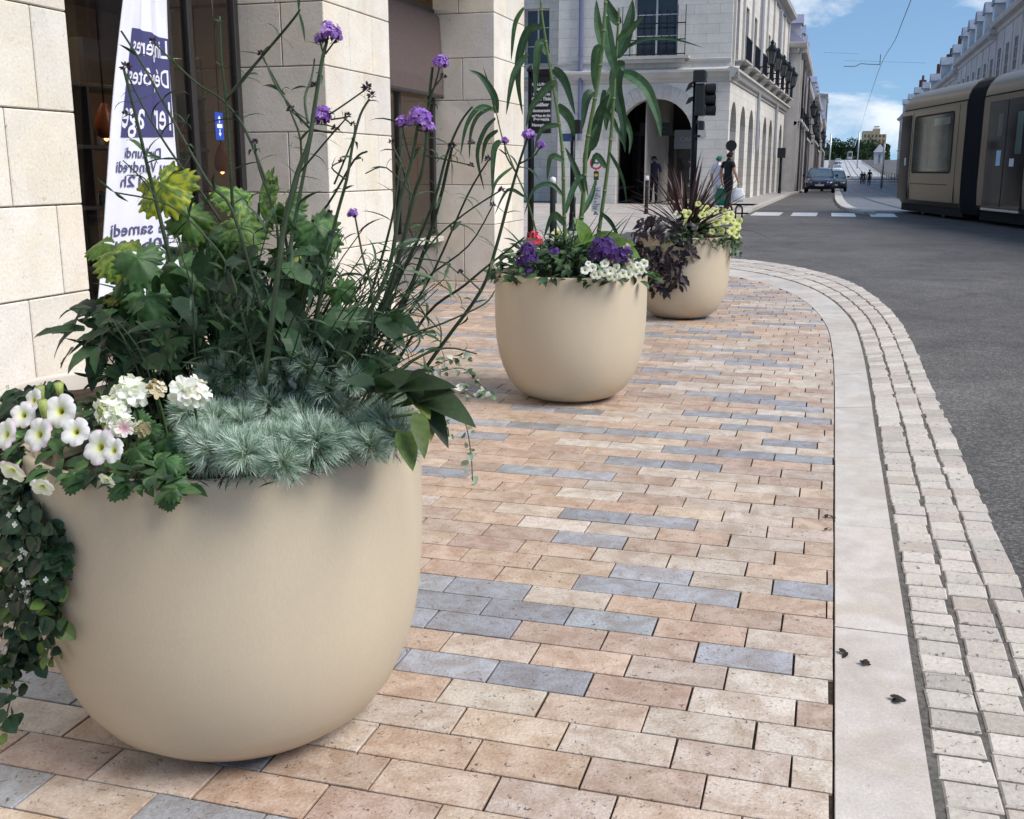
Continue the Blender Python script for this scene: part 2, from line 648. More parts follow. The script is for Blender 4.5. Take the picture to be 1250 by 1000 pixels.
pv = MB('paver')
TANS = [(0.52, 0.395, 0.305), (0.54, 0.42, 0.325), (0.44, 0.335, 0.27), (0.56, 0.45, 0.355), (0.52, 0.39, 0.30), (0.47, 0.365, 0.30)]
PALE = [(0.57, 0.495, 0.42), (0.55, 0.465, 0.39), (0.59, 0.525, 0.455), (0.52, 0.445, 0.38)]
PW, PH = 0.25, 0.130
row = 0
off = 0.0
rows_known = {2.07: -.76, 2.2: -.844, 2.33: -1.008, 1.94: -.679}
y = 1.936 - PH * 12
k = 0
while y < 16.0:
    y1 = y + PH
    xr0, xr1 = inner_x(y), inner_x(y1)
    if xr1 < -15: break
    off = [-.679, -.76, -.844, -1.008][(k - 12)] if 12 <= k < 16 else (off + R.choice([.083, .09, .12, .16, .075])) % PW
    x = (off % PW)
    while x < max(xr0, xr1): x += PW
    xmin = -4.6 if y < 12.7 else (-9 if y < 14.5 else -14)
    grey = 0
    while x > xmin:
        x0, x1 = x - PW, x
        a0, a1 = min(x1, xr0), min(x1, xr1)
        if a0 - x0 > 0.011 and a1 - x0 > 0.011:
            gp = 0.66 if grey == 1 else (0.45 if grey >= 2 else ((.17 if k % 2 else .07) if y < 8 else .10))
            if R.random() < gp: grey += 1
            else: grey = 0
            if grey:
                c = vary(R.choice([(0.335, 0.345, 0.375), (0.295, 0.305, 0.335), (0.37, 0.38, 0.405)]), 0.07)
            else:
                w = min(1, max(0, (0.5 * (x0 + x1) + 1.2) / 1.3)) * 0.6 + 0.08
                c = vary(R.choice(PALE if R.random() < w else TANS), 0.06)
            j = 0.0027
            ln = [(x0 + j, y + j), (a0 - j, y + j), (a1 - j, y1 - j), (x0 + j, y1 - j)]
            if y < 9:
                pv.stone(ln, -0.03, R.uniform(-.0008, .0005), 0.0013, c, 0.0011)
            else:
                pv.add([(p[0], p[1], 0.0) for p in ln], [(0, 1, 2, 3)], c)
        x -= PW
    y = y1
    k += 1
struct(pv, 'pavement')
pb = MB('grout', (0.045, 0.036, 0.030))
for i in range(0, 130):
    ya = 0.2 + i * 0.12
    if ya + .12 > 16: break
    pb.quad((-16, ya, -.007), (inner_x(ya) + .0, ya, -.007), (inner_x(ya + .12), ya + .12, -.007), (-16, ya + .12, -.007))
struct(pb, 'paving_bed')

# pale paving across the side street and round the arcade
fp = MB('slab')
yy = 18.3
while yy < 40:
    x = -26.0
    xl = -2.62 if yy > 26 else -2.62 - (26 - yy) * .3
    while x < xl - .02:
        w = R.uniform(0.7, 1.2)
        x2 = min(x + w, xl)
        xe = x2
        fp.stone([(x + .008, yy + .008), (xe - .008, yy + .008), (xe - .008, yy + .592), (x + .008, yy + .592)], -.04, 0.0, .004, vary((0.50, 0.46, 0.42), .1))
        x = x2
    yy += 0.6
struct(fp, 'far_pavement')
fk = MB('slab')
KX = lambda y: -2.4 + (y - 31) * 0.0135 if y < 90 else -1.6
ys = [25.4 + i * 1.0 for i in range(46)] + [75, 90, 110, 130, 160, 200, 250, 300, 360, 430]
ys = sorted(set(ys))
for i in range(len(ys) - 1):
    a, b = ys[i], ys[i + 1]
    for (o0, o1, cc) in ((0, .16, (0.52, 0.49, 0.45)),):
        za, zb = ground_z(0, a) + .07, ground_z(0, b) + .07
        c = vary(cc, .06)
        x0a, x0b = KX(a), KX(b)
        fk.add([(x0a - .22, a + .01, za), (x0a, a + .01, za), (x0b, b - .01, zb), (x0b - .22, b - .01, zb),
                (x0a, a + .01, za - .2), (x0b, b - .01, zb - .2), (x0a - .22, a + .01, za - .2)], [(0, 1, 2, 3), (1, 4, 5, 2), (0, 6, 4, 1)], c)
struct(fk, 'far_kerb')
fw = MB('slab', (0.43, 0.41, 0.39))
for i in range(len(ys) - 1):
    a, b = ys[i], ys[i + 1]
    if b < 40.2: continue
    za, zb = ground_z(0, a) + .06, ground_z(0, b) + .06
    fw.quad((-6, a, za), (KX(a) - .22, a, za), (KX(b) - .22, b, zb), (-6, b, zb), vary((0.42, 0.40, 0.385), .08))
struct(fw, 'far_footway')

# white crossing bars
cw = MB('paint')
for (x0, x1) in ((-2.2, -1.42), (-1.12, -.42), (-.02, .64), (1.05, 1.75)):
    pts = []
    for i in range(7):
        pts.append((x0 + (x1 - x0) * i / 6 + R.uniform(-.02, .02), 31.2 + R.uniform(-.03, .03)))
    top = [(p[0] + R.uniform(-.02, .02), 33.7 + R.uniform(-.03, .03)) for p in pts]
    for i in range(6):
        cw.quad((*pts[i], -.015), (*pts[i + 1], -.015), (*top[i + 1], -.015), (*top[i], -.015), vary((0.66, 0.65, 0.63), .05))
struct(cw, 'crossing_bars')

# tram lane: grey setts, kerbed island edge and grooved rails
def med(y):
    P = [(32.4, 1.35), (34.9, .86), (38, .62), (42, .5), (47, .43), (60, .40), (77, .40), (100, .5), (130, .6), (430, 1.2), (480, 1.2)]
    for i in range(len(P) - 1):
        if P[i][0] <= y <= P[i + 1][0]:
            k = (y - P[i][0]) / (P[i + 1][0] - P[i][0])
            return P[i][1] + k * (P[i + 1][1] - P[i][1])
    return 1.2


rp = MB('asphalt')
a_, b_, c_, d_ = PZ(1108, 277, -.016), PZ(1172, 279, -.016), PZ(1165, 272, -.016), PZ(1112, 271, -.016)
rp.quad(a_, b_, c_, d_)
struct(rp, 'road_patch')
tl = MB('cobble')
yy = 34.0
while yy < 430:
    st = 0.8 if yy < 60 else (3 if yy < 130 else 10)
    y2 = min(yy + st, 430)
    nx = 12 if yy < 60 else 5
    for i in range(nx):
        xa0, xa1 = med(yy), 8.0
        xb0 = med(y2)
        p, q = i / nx, (i + 1) / nx
        tl.quad((xa0 + (xa1 - xa0) * p, yy, ground_z(0, yy) - .012), (xa0 + (xa1 - xa0) * q, yy, ground_z(0, yy) - .012),
                (xb0 + (8.0 - xb0) * q, y2, ground_z(0, y2) - .012), (xb0 + (8.0 - xb0) * p, y2, ground_z(0, y2) - .012),
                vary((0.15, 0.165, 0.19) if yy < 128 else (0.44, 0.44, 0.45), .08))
    yy = y2
struct(tl, 'tram_lane')
md = MB('slab')
yy = 33.0
while yy < 400:
    st = 0.7 if yy < 60 else 6
    y2 = yy + st
    w = .34 if yy < 60 else .3
    za, zb = ground_z(0, yy) + .06, ground_z(0, y2) + .06
    a, b = med(yy), med(y2)
    g3 = .01
    md.add([(a - w, yy + g3, za), (a, yy + g3, za), (b, y2 - g3, zb), (b - w, y2 - g3, zb), (a - w, yy + g3, za - .2), (a, yy + g3, za - .2), (b, y2 - g3, zb - .2), (b - w, y2 - g3, zb - .2)],
           [(0, 1, 2, 3), (0, 4, 5, 1), (0, 3, 7, 4), (1, 5, 6, 2)], vary((0.55, 0.53, 0.50), .07))
    yy = y2
struct(md, 'island_kerb')


def rail_line(fn, y0, y1, w=.075):
    ys2 = []
    yy = y0
    while yy < y1:
        ys2.append(yy)
        yy += 1.2 if yy < 70 else (4 if yy < 130 else 12)
    for i in range(len(ys2) - 1):
        a, b = ys2[i], ys2[i + 1]
        for o in (-.72, .72):
            rl.quad((fn(a) + o - w, a, ground_z(0, a) - .006), (fn(a) + o + w, a, ground_z(0, a) - .006), (fn(b) + o + w, b, ground_z(0, b) - .006), (fn(b) + o - w, b, ground_z(0, b) - .006))


rl = MB('metal', (0.05, 0.05, 0.055))
# near track swings right under the standing tram, second track keeps to the right
rail_line(lambda y: 1.9 if y > 62 else 1.9 + ((62 - y) / 29.0) ** 2 * 1.5, 33.5, 430)
rail_line(lambda y: 4.4 if y > 66 else 4.4 + ((66 - y) / 30.0) ** 2 * 3.2, 40, 430)
struct(rl, 'tram_track')
# ------------------------------------------------------------------ near arcade building
FX = -3.61          # street face
BX = -4.32          # shop glazing line
ZC = [0.0, 0.649, 1.081, 1.524, 1.993, 2.438, 2.9, 3.35]
bld = thing('shop_building', 'cream limestone arcade building with heavy block pillars and dark shop windows along the pavement', 'building', (FX, 6, 0))
STN = [(0.73, 0.70, 0.63), (0.71, 0.675, 0.60), (0.75, 0.725, 0.66), (0.71, 0.665, 0.58), (0.70, 0.665, 0.60)]
JT = 0.0035


def pillar(y0, y1, xsplit, ysplit, name):
    m = MB('stone')
    m.use('grout', (0.19, 0.165, 0.14))
    m.box(BX + .02, FX - .012, y0 + .012, y1 - .012, 0, 3.3)
    m.use('stone')
    for i in range(len(ZC) - 1):
        z0, z1 = ZC[i], ZC[i + 1]
        xs = [BX] + list(xsplit[i]) + [FX]
        yz = [y0] + list(ysplit[i]) + [y1]
        for a in range(len(xs) - 1):
            for b in range(len(yz) - 1):
                if 0 < a < len(xs) - 2 and 0 < b < len(yz) - 2: continue
                m.bbox(xs[a] + JT, xs[a + 1] - JT, yz[b] + JT, yz[b + 1] - JT, z0 + JT, z1 - JT, 0.005, vary(R.choice(STN), .06))
    return m.build(name, bld)


def xr(*a): return [[BX + q for q in t] for t in a]


pillar(7.41, 8.63, xr((.3,), (), (.38,), (), (.36,), (.32,), ()), [[7.95], [8.05], [7.9, 8.35], [8.1], [7.85, 8.28], [8.15], [8.0]], 'pillar')
pillar(11.54, 12.73, xr((.34,), (), (.2,), (), (.34,), (), (.3,)), [[12.1], [12.25], [12.0], [12.3], [11.95], [12.2], [12.0]], 'pillar')

# near wall: long courses, joints as photographed
m = MB('grout', (0.19, 0.165, 0.14))
m.box(BX, FX - .012, -6, 4.6, 0, 3.3)
m.use('stone')
JO1 = [[4.17, 3.2], [4.42, 3.7, 2.7], [4.13, 3.3, 2.4], [4.36, 3.4, 2.5], [4.2, 3.1], [4.0, 3.0], [4.3, 3.2]]
for i in range(len(ZC) - 1):
    yz = [4.61] + JO1[i] + [2.0, 1.1, 0.2, -.8, -1.7, -2.6, -4, -6]
    for b in range(len(yz) - 1):
        m.bbox(BX, FX, yz[b + 1] + JT, yz[b] - JT, ZC[i] + JT, ZC[i + 1] - JT, .005, vary(R.choice(STN), .06))
m.build('wall', bld)

# upper storey on a plain lintel course
m = MB('stone')
for k in range(20):
    ya = -6 + k * 0.937
    m.bbox(BX, FX, ya + JT, min(ya + .937, 12.73) - JT, 3.353, 3.95, .006, vary(R.choice(STN), .06))
m.build('lintel', bld)
m = MB('stone')
for i in range(9):
    for k in range(19):
        ya = -6 + k * 0.986
        m.bbox(BX - (0 if k < 18 else 0), FX - .03, ya + JT, ya + .986 - JT, 3.953 + i * .5, 3.953 + i * .5 + .5 - JT, .006, vary(R.choice(STN), .06))
m.use('slate', (.2, .2, .21))
m.box(-14, BX - .01, -6, 12.7, 8.3, 8.45)
m.build('upper_wall', bld)
m = MB('stone', (0.55, 0.5, 0.44))
m.box(-14, BX - .002, 12.45, 12.73, 0, 8.3)
m.build('side_wall', bld)

# shop rooms behind the glazing
m = MB('paint', (0.26, 0.20, 0.15))
m.quad((-9, -6, .02), (BX - .1, -6, .02), (BX - .1, 12.4, .02), (-9, 12.4, .02), (0.10, 0.08, 0.07))
m.quad((-9, -6, 3.2), (-9, 12.4, 3.2), (BX - .1, 12.4, 3.2), (BX - .1, -6, 3.2))
m.quad((-9, -6, 0), (-9, 12.4, 0), (-9, 12.4, 3.2), (-9, -6, 3.2))
m.quad((-9, 12.4, 0), (BX - .1, 12.4, 0), (BX - .1, 12.4, 3.2), (-9, 12.4, 3.2))
m.quad((-9, -6, 0), (-9, -6, 3.2), (BX - .1, -6, 3.2), (BX - .1, -6, 0))
m.build('shop_room', bld)


def shopfront(y0, y1, mull, sill, head):
    f = MB('paint', (0.03, 0.027, 0.026))
    t = .03
    f.bbox(BX - .05, BX + .03, y0, y1, head, head + .1, .006)
    f.bbox(BX - .05, BX + .03, y0, y1, sill, sill + .07, .006)
    for q in [y0 + t] + list(mull) + [y1 - t]:
        f.bbox(BX - .045, BX + .025, q - t, q + t, sill + .072, head - .002, .006)
    fr = f.build('shop_window', bld)
    gq = MB('shop_glass')
    gq.quad((BX - .004, y0 + .02, sill + .05), (BX - .004, y1 - .02, sill + .05), (BX - .004, y1 - .02, head + .03), (BX - .004, y0 + .02, head + .03))
    gq.build('glass', fr)
    return fr


shopfront(4.63, 7.40, (6.5, 6.76), 0.10, 2.85)
shopfront(8.64, 11.53, (9.55, 10.5), 0.52, 2.85)
m = MB('stone')
m.bbox(BX - .06, BX + .02, 8.64, 11.53, 0.0, 0.45, .006, (0.20, 0.19, 0.185))
m.bbox(BX - .07, BX + .10, 8.63, 11.54, 0.452, 0.515, .006, (0.60, 0.57, 0.53))
m.build('stall_riser', bld)
m = MB('stone', (.5, .45, .39))
m.bbox(BX - .07, BX + .04, 4.62, 7.41, 0, .1, .006)
m.build('threshold', bld)
# drawn-up brown awning over the second bay
m = MB('cloth', (0.115, 0.088, 0.085))
ring = []
for y_ in (8.66, 11.52):
    ring.append([(BX + .05, y_, 2.9), (BX + .09, y_, 2.85), (BX + .13, y_, 2.2), (BX + .125, y_, 2.05), (BX + .11, y_, 2.03), (BX + .09, y_, 2.06), (BX + .07, y_, 2.7), (BX + .05, y_, 2.82)])
m.loft(ring)
m.use('metal', (.1, .09, .09))
m.tube([(BX + .11, 8.66, 2.03), (BX + .11, 11.52, 2.03)], .022, 8)
m.build('awning', bld)

# things seen inside the shop
sh = thing('display_shelf', 'dark shop shelving with rows of jars behind the glass beside the banner', 'shelf', (-5.4, 6.3, 0))
m = MB('paint', (0.12, 0.10, 0.085))
for z in (.5, .95, 1.4, 1.85):
    m.bbox(-5.75, -5.35, 5.5, 8.6, z, z + .03, .004)
for y_ in (5.5, 7.0, 8.55):
    m.bbox(-5.75, -5.36, y_, y_ + .03, 0, 2.2, .004)
m.build('rack', sh)
m = MB('paint')
for z in (.53, .98, 1.43):
    y_ = 5.56
    while y_ < 8.4:
        w = R.uniform(.05, .11); h = R.uniform(.1, .3)
        c = R.choice([(.5, .06, .03), (.35, .3, .22), (.12, .1, .09), (.45, .25, .08), (.3, .32, .34), (.08, .12, .1)])
        m.lathe([(w * .45, 0), (w * .5, .02), (w * .5, h * .7), (w * .28, h * .85), (w * .28, h)], 10, (-5.52, y_ + w / 2, z), c, True)
        y_ += w + R.uniform(.01, .1)
tag(m.build('jar_row', sh), kind='stuff')
for i, (y_, z, x_) in enumerate([(lambda q: (q.y, q.z, q.x))(PX(a_, b_, c_)) for a_, b_, c_ in ((129, 156, -4.75), (271, 200, -5.2))]):
    p = thing('pendant_lamp', ['small orange glowing pendant lamp seen through the dark glass left of the banner', 'orange pendant lamp glowing deeper in the shop right of the banner'][i], 'lamp', (x_, y_, z))
    m = MB('metal', (.05, .04, .04))
    m.tube([(x_, y_, z + .16), (x_, y_, 3.19)], .006, 6)
    m.use('paint', (.42, .11, .03))
    m.lathe([(.02, .16), (.035, .13), (.065, .05), (.07, 0), (.06, -.05), (.03, -.07)], 20, (x_, y_, z))
    m.build('shade', p, True)
    m = MB('warm_lamp')
    m.lathe([(0.001, -.09), (.015, -.08), (.02, -.05), (.02, .0), (.001, .02)], 14, (x_, y_, z))
    m.build('bulb', p, True)
for i, (y_, x_) in enumerate(((6.0, -6.2), (8.6, -6.4), (10.4, -6.0))):
    m = MB('warm_strip')
    m.box(x_ - .05, x_ + .05, y_ - .6, y_ + .6, 3.15, 3.17)
    tag(m.build('ceiling_light', loc=(x_, y_, 3.16)), ['slim lit ceiling strip in the shop behind the banner', 'slim lit ceiling strip in the shop between banner and first pillar', 'slim lit ceiling strip behind the brown awning'][i], 'lamp')
# small blue notice on the door glass
m = MB('paint', (0.02, 0.07, 0.42))
c0 = PX(268, 154, BX + .002)
m.bbox(BX - .002, BX + .002, c0.y - .055, c0.y + .055, c0.z - .10, c0.z + .10, .002)
sg = tag(m.build('notice', loc=c0), 'small blue notice with white figure and arrows on the shop window bar', 'sign')
m = MB('paint', (.85, .87, .9))
xx = BX + .0035
def tri(ya, za, d):
    m.add([(xx, ya - .02, za), (xx, ya + .02, za), (xx, ya, za + d)], [(0, 1, 2)])
tri(c0.y, c0.z + .05, .025); tri(c0.y, c0.z - .05, -.025)
m.quad((xx, c0.y - .006, c0.z + .02), (xx, c0.y + .006, c0.z + .02), (xx, c0.y + .006, c0.z + .05), (xx, c0.y - .006, c0.z + .05))
m.quad((xx, c0.y - .006, c0.z - .05), (xx, c0.y + .006, c0.z - .05), (xx, c0.y + .006, c0.z - .022), (xx, c0.y - .006, c0.z - .022))
m.quad((xx, c0.y - .035, c0.z - .014), (xx, c0.y + .035, c0.z - .014), (xx, c0.y + .035, c0.z + .014), (xx, c0.y - .035, c0.z + .014))
m.build('pictogram', sg)

# long white banner hanging before the first shop window, seen from behind (lettering reads backwards)
BXX = -3.98
ban = thing('banner', 'tall white cloth banner with a navy panel and backwards lettering hanging by the shop window', 'banner', (BXX, 5.7, .5))


def ban_pt(u, z, d=0.0):
    """u 0..1 across (0 = left in the photo), z height; hanging folds from the top."""
    k = (z - .78) / 1.3
    y0 = 5.2 + .37 * k
    y1 = 5.99 + .035 * k
    f = max(0, min(1.3, (z - .9) / 1.2))
    fold = (.011 * sin(u * 17 + 1.5 * (1 - z)) + .005 * sin(u * 31 + z * 2.2)) * f + .012 * sin(u * 5 + z * 3)
    return V((BXX + fold + d, y0 + (y1 - y0) * u, z))


m = MB('banner_cloth', (0.78, 0.78, 0.88))
nu, nz = 40, 44
for s_ in (0, 1):
    pts = [ban_pt(i / nu, .40 + 2.45 * j / nz, -.004 * s_) for j in range(nz + 1) for i in range(nu + 1)]
    fs = [(j * (nu + 1) + i, j * (nu + 1) + i + 1, (j + 1) * (nu + 1) + i + 1, (j + 1) * (nu + 1) + i) for j in range(nz) for i in range(nu)]
    m.add(pts, fs)
m.build('fabric', ban, True)
m = MB('metal', (.5, .5, .5))
m.tube([ban_pt(-.03, 2.86), ban_pt(1.03, 2.86)], .012, 8)
m.build('rod', ban)
zt = PX(185, 38, BXX).z
zb_ = PX(185, 168, BXX).z
m = MB('banner_cloth', (0.075, 0.075, 0.19))
nz2 = 24
pts = []
for j in range(nz2 + 1):
    for i in range(31):
        u = .13 + .82 * i / 30
        z = zb_ + .02 * (u - .5) + (zt - zb_ - .06 * max(0, u - .3)) * j / nz2
        pts.append(ban_pt(u, z, .0035))
fs = [(j * 31 + i, j * 31 + i + 1, (j + 1) * 31 + i + 1, (j + 1) * 31 + i) for j in range(nz2) for i in range(30)]
m.add(pts, fs)
m.build('navy_panel', ban, True)


def ban_text(txt, zc, h, col, u0, u1, name='lettering'):
    cu = bpy.data.curves.new('lettering', 'FONT')
    cu.body = txt; cu.align_x = 'CENTER'; cu.size = 1; cu.offset = .012; cu.resolution_u = 2
    ob = bpy.data.objects.new('lettering', cu)
    COL.objects.link(ob)
    ev = ob.evaluated_get(bpy.context.evaluated_depsgraph_get())
    me = ev.to_mesh()
    bm = bmesh.new(); bm.from_mesh(me)
    ev.to_mesh_clear()
    bmesh.ops.subdivide_edges(bm, edges=[e for e in bm.edges if e.calc_length() > .12], cuts=2)
    bmesh.ops.triangulate(bm, faces=bm.faces[:])
    xs = [v.co.x for v in bm.verts]
    x0, x1 = min(xs), max(xs)
    bm.verts.ensure_lookup_table()
    pts = []
    for v in bm.verts:
        u = u1 - (u1 - u0) * (v.co.x - x0) / (x1 - x0)      # mirrored: the print shows through from the other side
        pts.append(ban_pt(u, zc + v.co.y * h, .0065))
    mm = MB('banner_cloth', col)
    mm.add(pts, [[v.index for v in f.verts] for f in bm.faces])
    bm.free()
    bpy.data.objects.remove(ob); bpy.data.curves.remove(cu)
    return mm.build(name, ban)


WH = (0.8, 0.8, 0.88); NV = (0.09, 0.09, 0.2)
zz = lambda py: PX(190, py, BXX).z
ban_text('Lingères', zz(70), .15, WH, .17, .90)
ban_text('Dépôtes', zz(106), .15, WH, .15, .90)
ban_text('1er  age', zz(158), .24, WH, .12, .90)
ban_text('Du Lundi', zz(193), .085, NV, .22, .72)
ban_text('au Vendredi', zz(210), .09, NV, .10, .84)
ban_text('10h-12h', zz(227), .09, NV, .18, .83)
ban_text('le samedi', zz(284), .10, NV, .08, .82)
ban_text('10h-18h', zz(304), .10, NV, .08, .82)

# ------------------------------------------------------------------ planters
PROF = [(0.0, 0.0), (.40, 0.0), (.50, .008), (.62, .035), (.74, .09), (.83, .165), (.90, .26), (.95, .36), (.98, .47), (.995, .60), (1, .72), (1, .965), (.998, .988), (.988, .998), (.965, 1.0), (.945, .992), (.94, .97), (.935, .86)]
PLANT = (0.535, 0.455, 0.335)


def interp_prof(P, k=3):
    out = []
    for i in range(len(P) - 1):
        out.append(P[i])
        for j in range(1, k): out.append((P[i][0] + (P[i + 1][0] - P[i][0]) * j / k, P[i][1] + (P[i + 1][1] - P[i][1]) * j / k))
    out.append(P[-1])
    return out


def planter(x, y, r, h, label, col=PLANT):
    t = thing('planter', label, 'planter', (x, y, 0), 'round bowl planters on the pavement')
    m = MB('planter', col)
    m.lathe([(a * r, b * h) for a, b in PROF], 96, (x, y, 0.001))
    m.build('bowl', t, True)
    s = MB('soil', (.05, .035, .025))
    pts = [(x, y, h * .90)]
    n = 40
    for q in (0.35, .7, .955):
        for k in range(n):
            a = 2 * pi * k / n
            pts.append((x + r * q * .975 * cos(a), y + r * q * .975 * sin(a), h * (.90 - .03 * (q > .9)) + R.uniform(-.01, .012)))
    fs = [(0, 1 + k, 1 + (k + 1) % n) for k in range(n)]
    for ring in range(2):
        for k in range(n):
            a, b = 1 + ring * n + k, 1 + ring * n + (k + 1) % n
            fs.append((a, a + n, b + n, b))
    s.add(pts, fs)
    s.build('soil', t, True)
    return t


P1 = (-1.258, 2.028, .427, .69)
P2 = (-1.36, 5.748, .42, .705)
P3 = (-1.208, 9.27, .405, .70)
P4 = (-2.40, 3.16, .39, .50)
planter(*P1, 'largest beige bowl planter in front with silver foliage and white flowers spilling over its rim')
planter(*P2, 'middle beige bowl planter holding tall reeds with purple and small white flowers')
planter(*P3, 'farthest beige bowl planter with spiky maroon leaves and yellow flowers')
planter(*P4, 'low pale bowl planter half hidden by the wall behind the biggest planter', (0.62, .56, .48))

# litter on the kerb and setts
for i, (px, py, L, lab) in enumerate(((1027, 800, .034, 'dark withered leaf lying on the joint of the pale kerb'), (1052, 810, .030, 'small curled dark leaf on the kerb slab near its joint'),
                                      (1098, 857, .042, 'flat blackish leaf scrap in the middle of the kerb slab'), (1012, 632, .03, 'dark leaf crumb on the setts against the kerb'),
                                      (1012, 648, .028, 'dark leaf scrap beside the kerb on grey setts'), (905, 386, .03, 'brown leaf scrap on pale setts right of the farthest planter'), (896, 388, .03, 'dark leaf bit close to the foot of the farthest planter'))):
    p = PZ(px, py, 0.0)
    m = MB('dark_leaf')
    for q in range(3):
        a = R.uniform(0, 2 * pi)
        c = vary((0.03, 0.024, 0.018), .3)
        d = V((cos(a), sin(a), 0)); n_ = V((-sin(a), cos(a), 0))
        o = p + V((R.uniform(-.012, .012), R.uniform(-.012, .012), .003))
        l = L * R.uniform(.5, 1)
        pts = []
        for s_ in range(5):
            t = s_ / 4
            w = l * .28 * sin(pi * (0.1 + .85 * t))
            zz_ = .002 + .004 * sin(t * 3 + q)
            pts += [o + d * (t - .5) * l + n_ * w + V((0, 0, zz_ + .002)), o + d * (t - .5) * l - n_ * w + V((0, 0, zz_))]
        m.add(pts, [(2 * s_, 2 * s_ + 1, 2 * s_ + 3, 2 * s_ + 2) for s_ in range(4)], c)
    tag(m.build('fallen_leaf', loc=p), lab, 'leaf', 'leaf litter on the paving')
# ------------------------------------------------------------------ plant makers
RP = random.Random(21)
U = RP.uniform


def rdir(zmin=-1.0, zmax=1.0):
    z = U(zmin, zmax); a = U(0, 2 * pi); q = sqrt(max(0, 1 - z * z))
    return V((q * cos(a), q * sin(a), z))


PROFS = {
    'lance': lambda t: sin(pi * min(1, t ** .75)) ** .9 if t < 1 else 0,
    'ovate': lambda t: (sin(pi * t ** .62)) ** .85 if t < 1 else 0,
    'heart': lambda t: (sin(pi * (0.12 + .88 * t ** .7))) ** .8 if t < 1 else 0,
    'strap': lambda t: (min(1, .55 + t * 2)) * (1 - max(0, (t - .35) / .65) ** 1.6),
}


def leaf(m, base, d, n, L, W, col, bend=.3, prof='lance', k=5, fold=.25, serr=0.0, tip=None):
    """A leaf as a bent, keeled blade; col may darken or yellow towards the tip as the leaf itself does."""
    d = d.normalized(); n = (n - d * n.dot(d))
    n = n.normalized() if n.length > 1e-5 else d.orthogonal().normalized()
    s = d.cross(n)
    P = PROFS[prof]; pts = []; cs = []
    for i in range(k + 1):
        t = i / k
        a = bend * t
        c = base + d * (L * (t - a * a * t * .5)) - n * (L * bend * t * t * .7)
        w = W * .5 * P(min(.999, t + (.02 if i == 0 else 0)))
        if serr and i % 2: w *= 1 - serr
        e = n * (w * fold)
        cc = col if tip is None else tuple(col[q] * (1 - t) + tip[q] * t for q in range(3))
        pts += [c + s * w + e, c, c - s * w + e]
        cs += [cc] * 3
    fs = []
    for i in range(k):
        o = 3 * i
        fs += [(o, o + 1, o + 4, o + 3), (o + 1, o + 2, o + 5, o + 4)]
    m.add(pts, fs, cols=cs)


def lobed(m, c, d, n, r, col, lobes=5, depth=.38, droop=.35, col2=None, serr=.08, wav=.03, vein=None):
    """Broad lobed leaf: rings from the stalk outwards; optional second colour in blotches (variegation)."""
    d = d.normalized(); n = (n - d * n.dot(d)).normalized(); s = n.cross(d)
    nseg = 84; rings = (.0, .12, .24, .36, .47, .57, .67, .76, .84, .90, .95, 1.0)
    pts = []; cs = []; fs = []
    ph = U(0, 6)
    for ri, q in enumerate(rings):
        for i in range(nseg + 1):
            a = -pi * .93 + 2 * pi * .93 * i / nseg
            lobe = abs(cos(a * lobes / 2 / .93 * .93)) ** .6
            rr = r * (1 - depth * (1 - lobe)) * (1.0 if abs(a) < 2.4 else .82) * (1 + .18 * cos(a))
            if ri >= 9: rr *= 1 + serr * (1 if (i // 2) % 2 else -1)
            rr *= q
            z = -droop * r * q * q + wav * r * sin(a * 7 + ph) * q - .10 * r * q * abs(sin(a * lobes / 2))
            pts.append(c + d * (rr * cos(a)) + s * (rr * sin(a)) + n * z)
            cc = col
            if col2:
                v = mnoise.noise(V((pts[-1].x * 75, pts[-1].y * 75, pts[-1].z * 75 + ph)))
                v += .45 * mnoise.noise(V((pts[-1].x * 210, pts[-1].y * 210, pts[-1].z * 210)))
                k = max(0, min(1, .5 + v * 5))
                cc = tuple(col[j] * (1 - k) + col2[j] * k for j in range(3))
            cs.append(cc)
    w = nseg + 1
    for ri in range(len(rings) - 1):
        for i in range(nseg):
            fs.append((ri * w + i, (ri + 1) * w + i, (ri + 1) * w + i + 1, ri * w + i + 1))
    m.add(pts, fs, cols=cs)


def petunia(m, c, n, r, rim=(.85, .84, .86), mid=(.82, .83, .72), throat=(.55, .55, .06), core=None, edge=None):
    n = n.normalized(); u = n.orthogonal().normalized(); w = n.cross(u)
    a0 = U(0, 6); ns = 40
    rings = ((.06, -.42, core or throat), (.14, -.22, throat), (.26, -.06, mid), (.6, .05, rim), (.85, .06, rim), (1.0, -.02, edge or rim))
    pts = []; cs = []; fs = []
    for (q, h, col) in rings:
        for i in range(ns):
            a = 2 * pi * i / ns
            lb = abs(cos(2.5 * a)) ** .45
            rr = r * q * (1 - (.17 * (1 - lb)) * (q > .5) * q)
            z = h * r + .07 * r * sin(5 * a + 1) * (q ** 3) + .035 * r * sin(11 * a + a0) * (q > .8)
            pts.append(c + (u * cos(a + a0) + w * sin(a + a0)) * rr + n * z)
            cs.append(col)
    for j in range(len(rings) - 1):
        for i in range(ns):
            i2 = (i + 1) % ns
            fs.append((j * ns + i, j * ns + i2, (j + 1) * ns + i2, (j + 1) * ns + i))
    m.add(pts, fs, cols=cs)
    # the tube behind the flower
    m.tube([c - n * .42 * r, c - n * 1.1 * r], [.13 * r, .06 * r], 6, (.25, .38, .12))


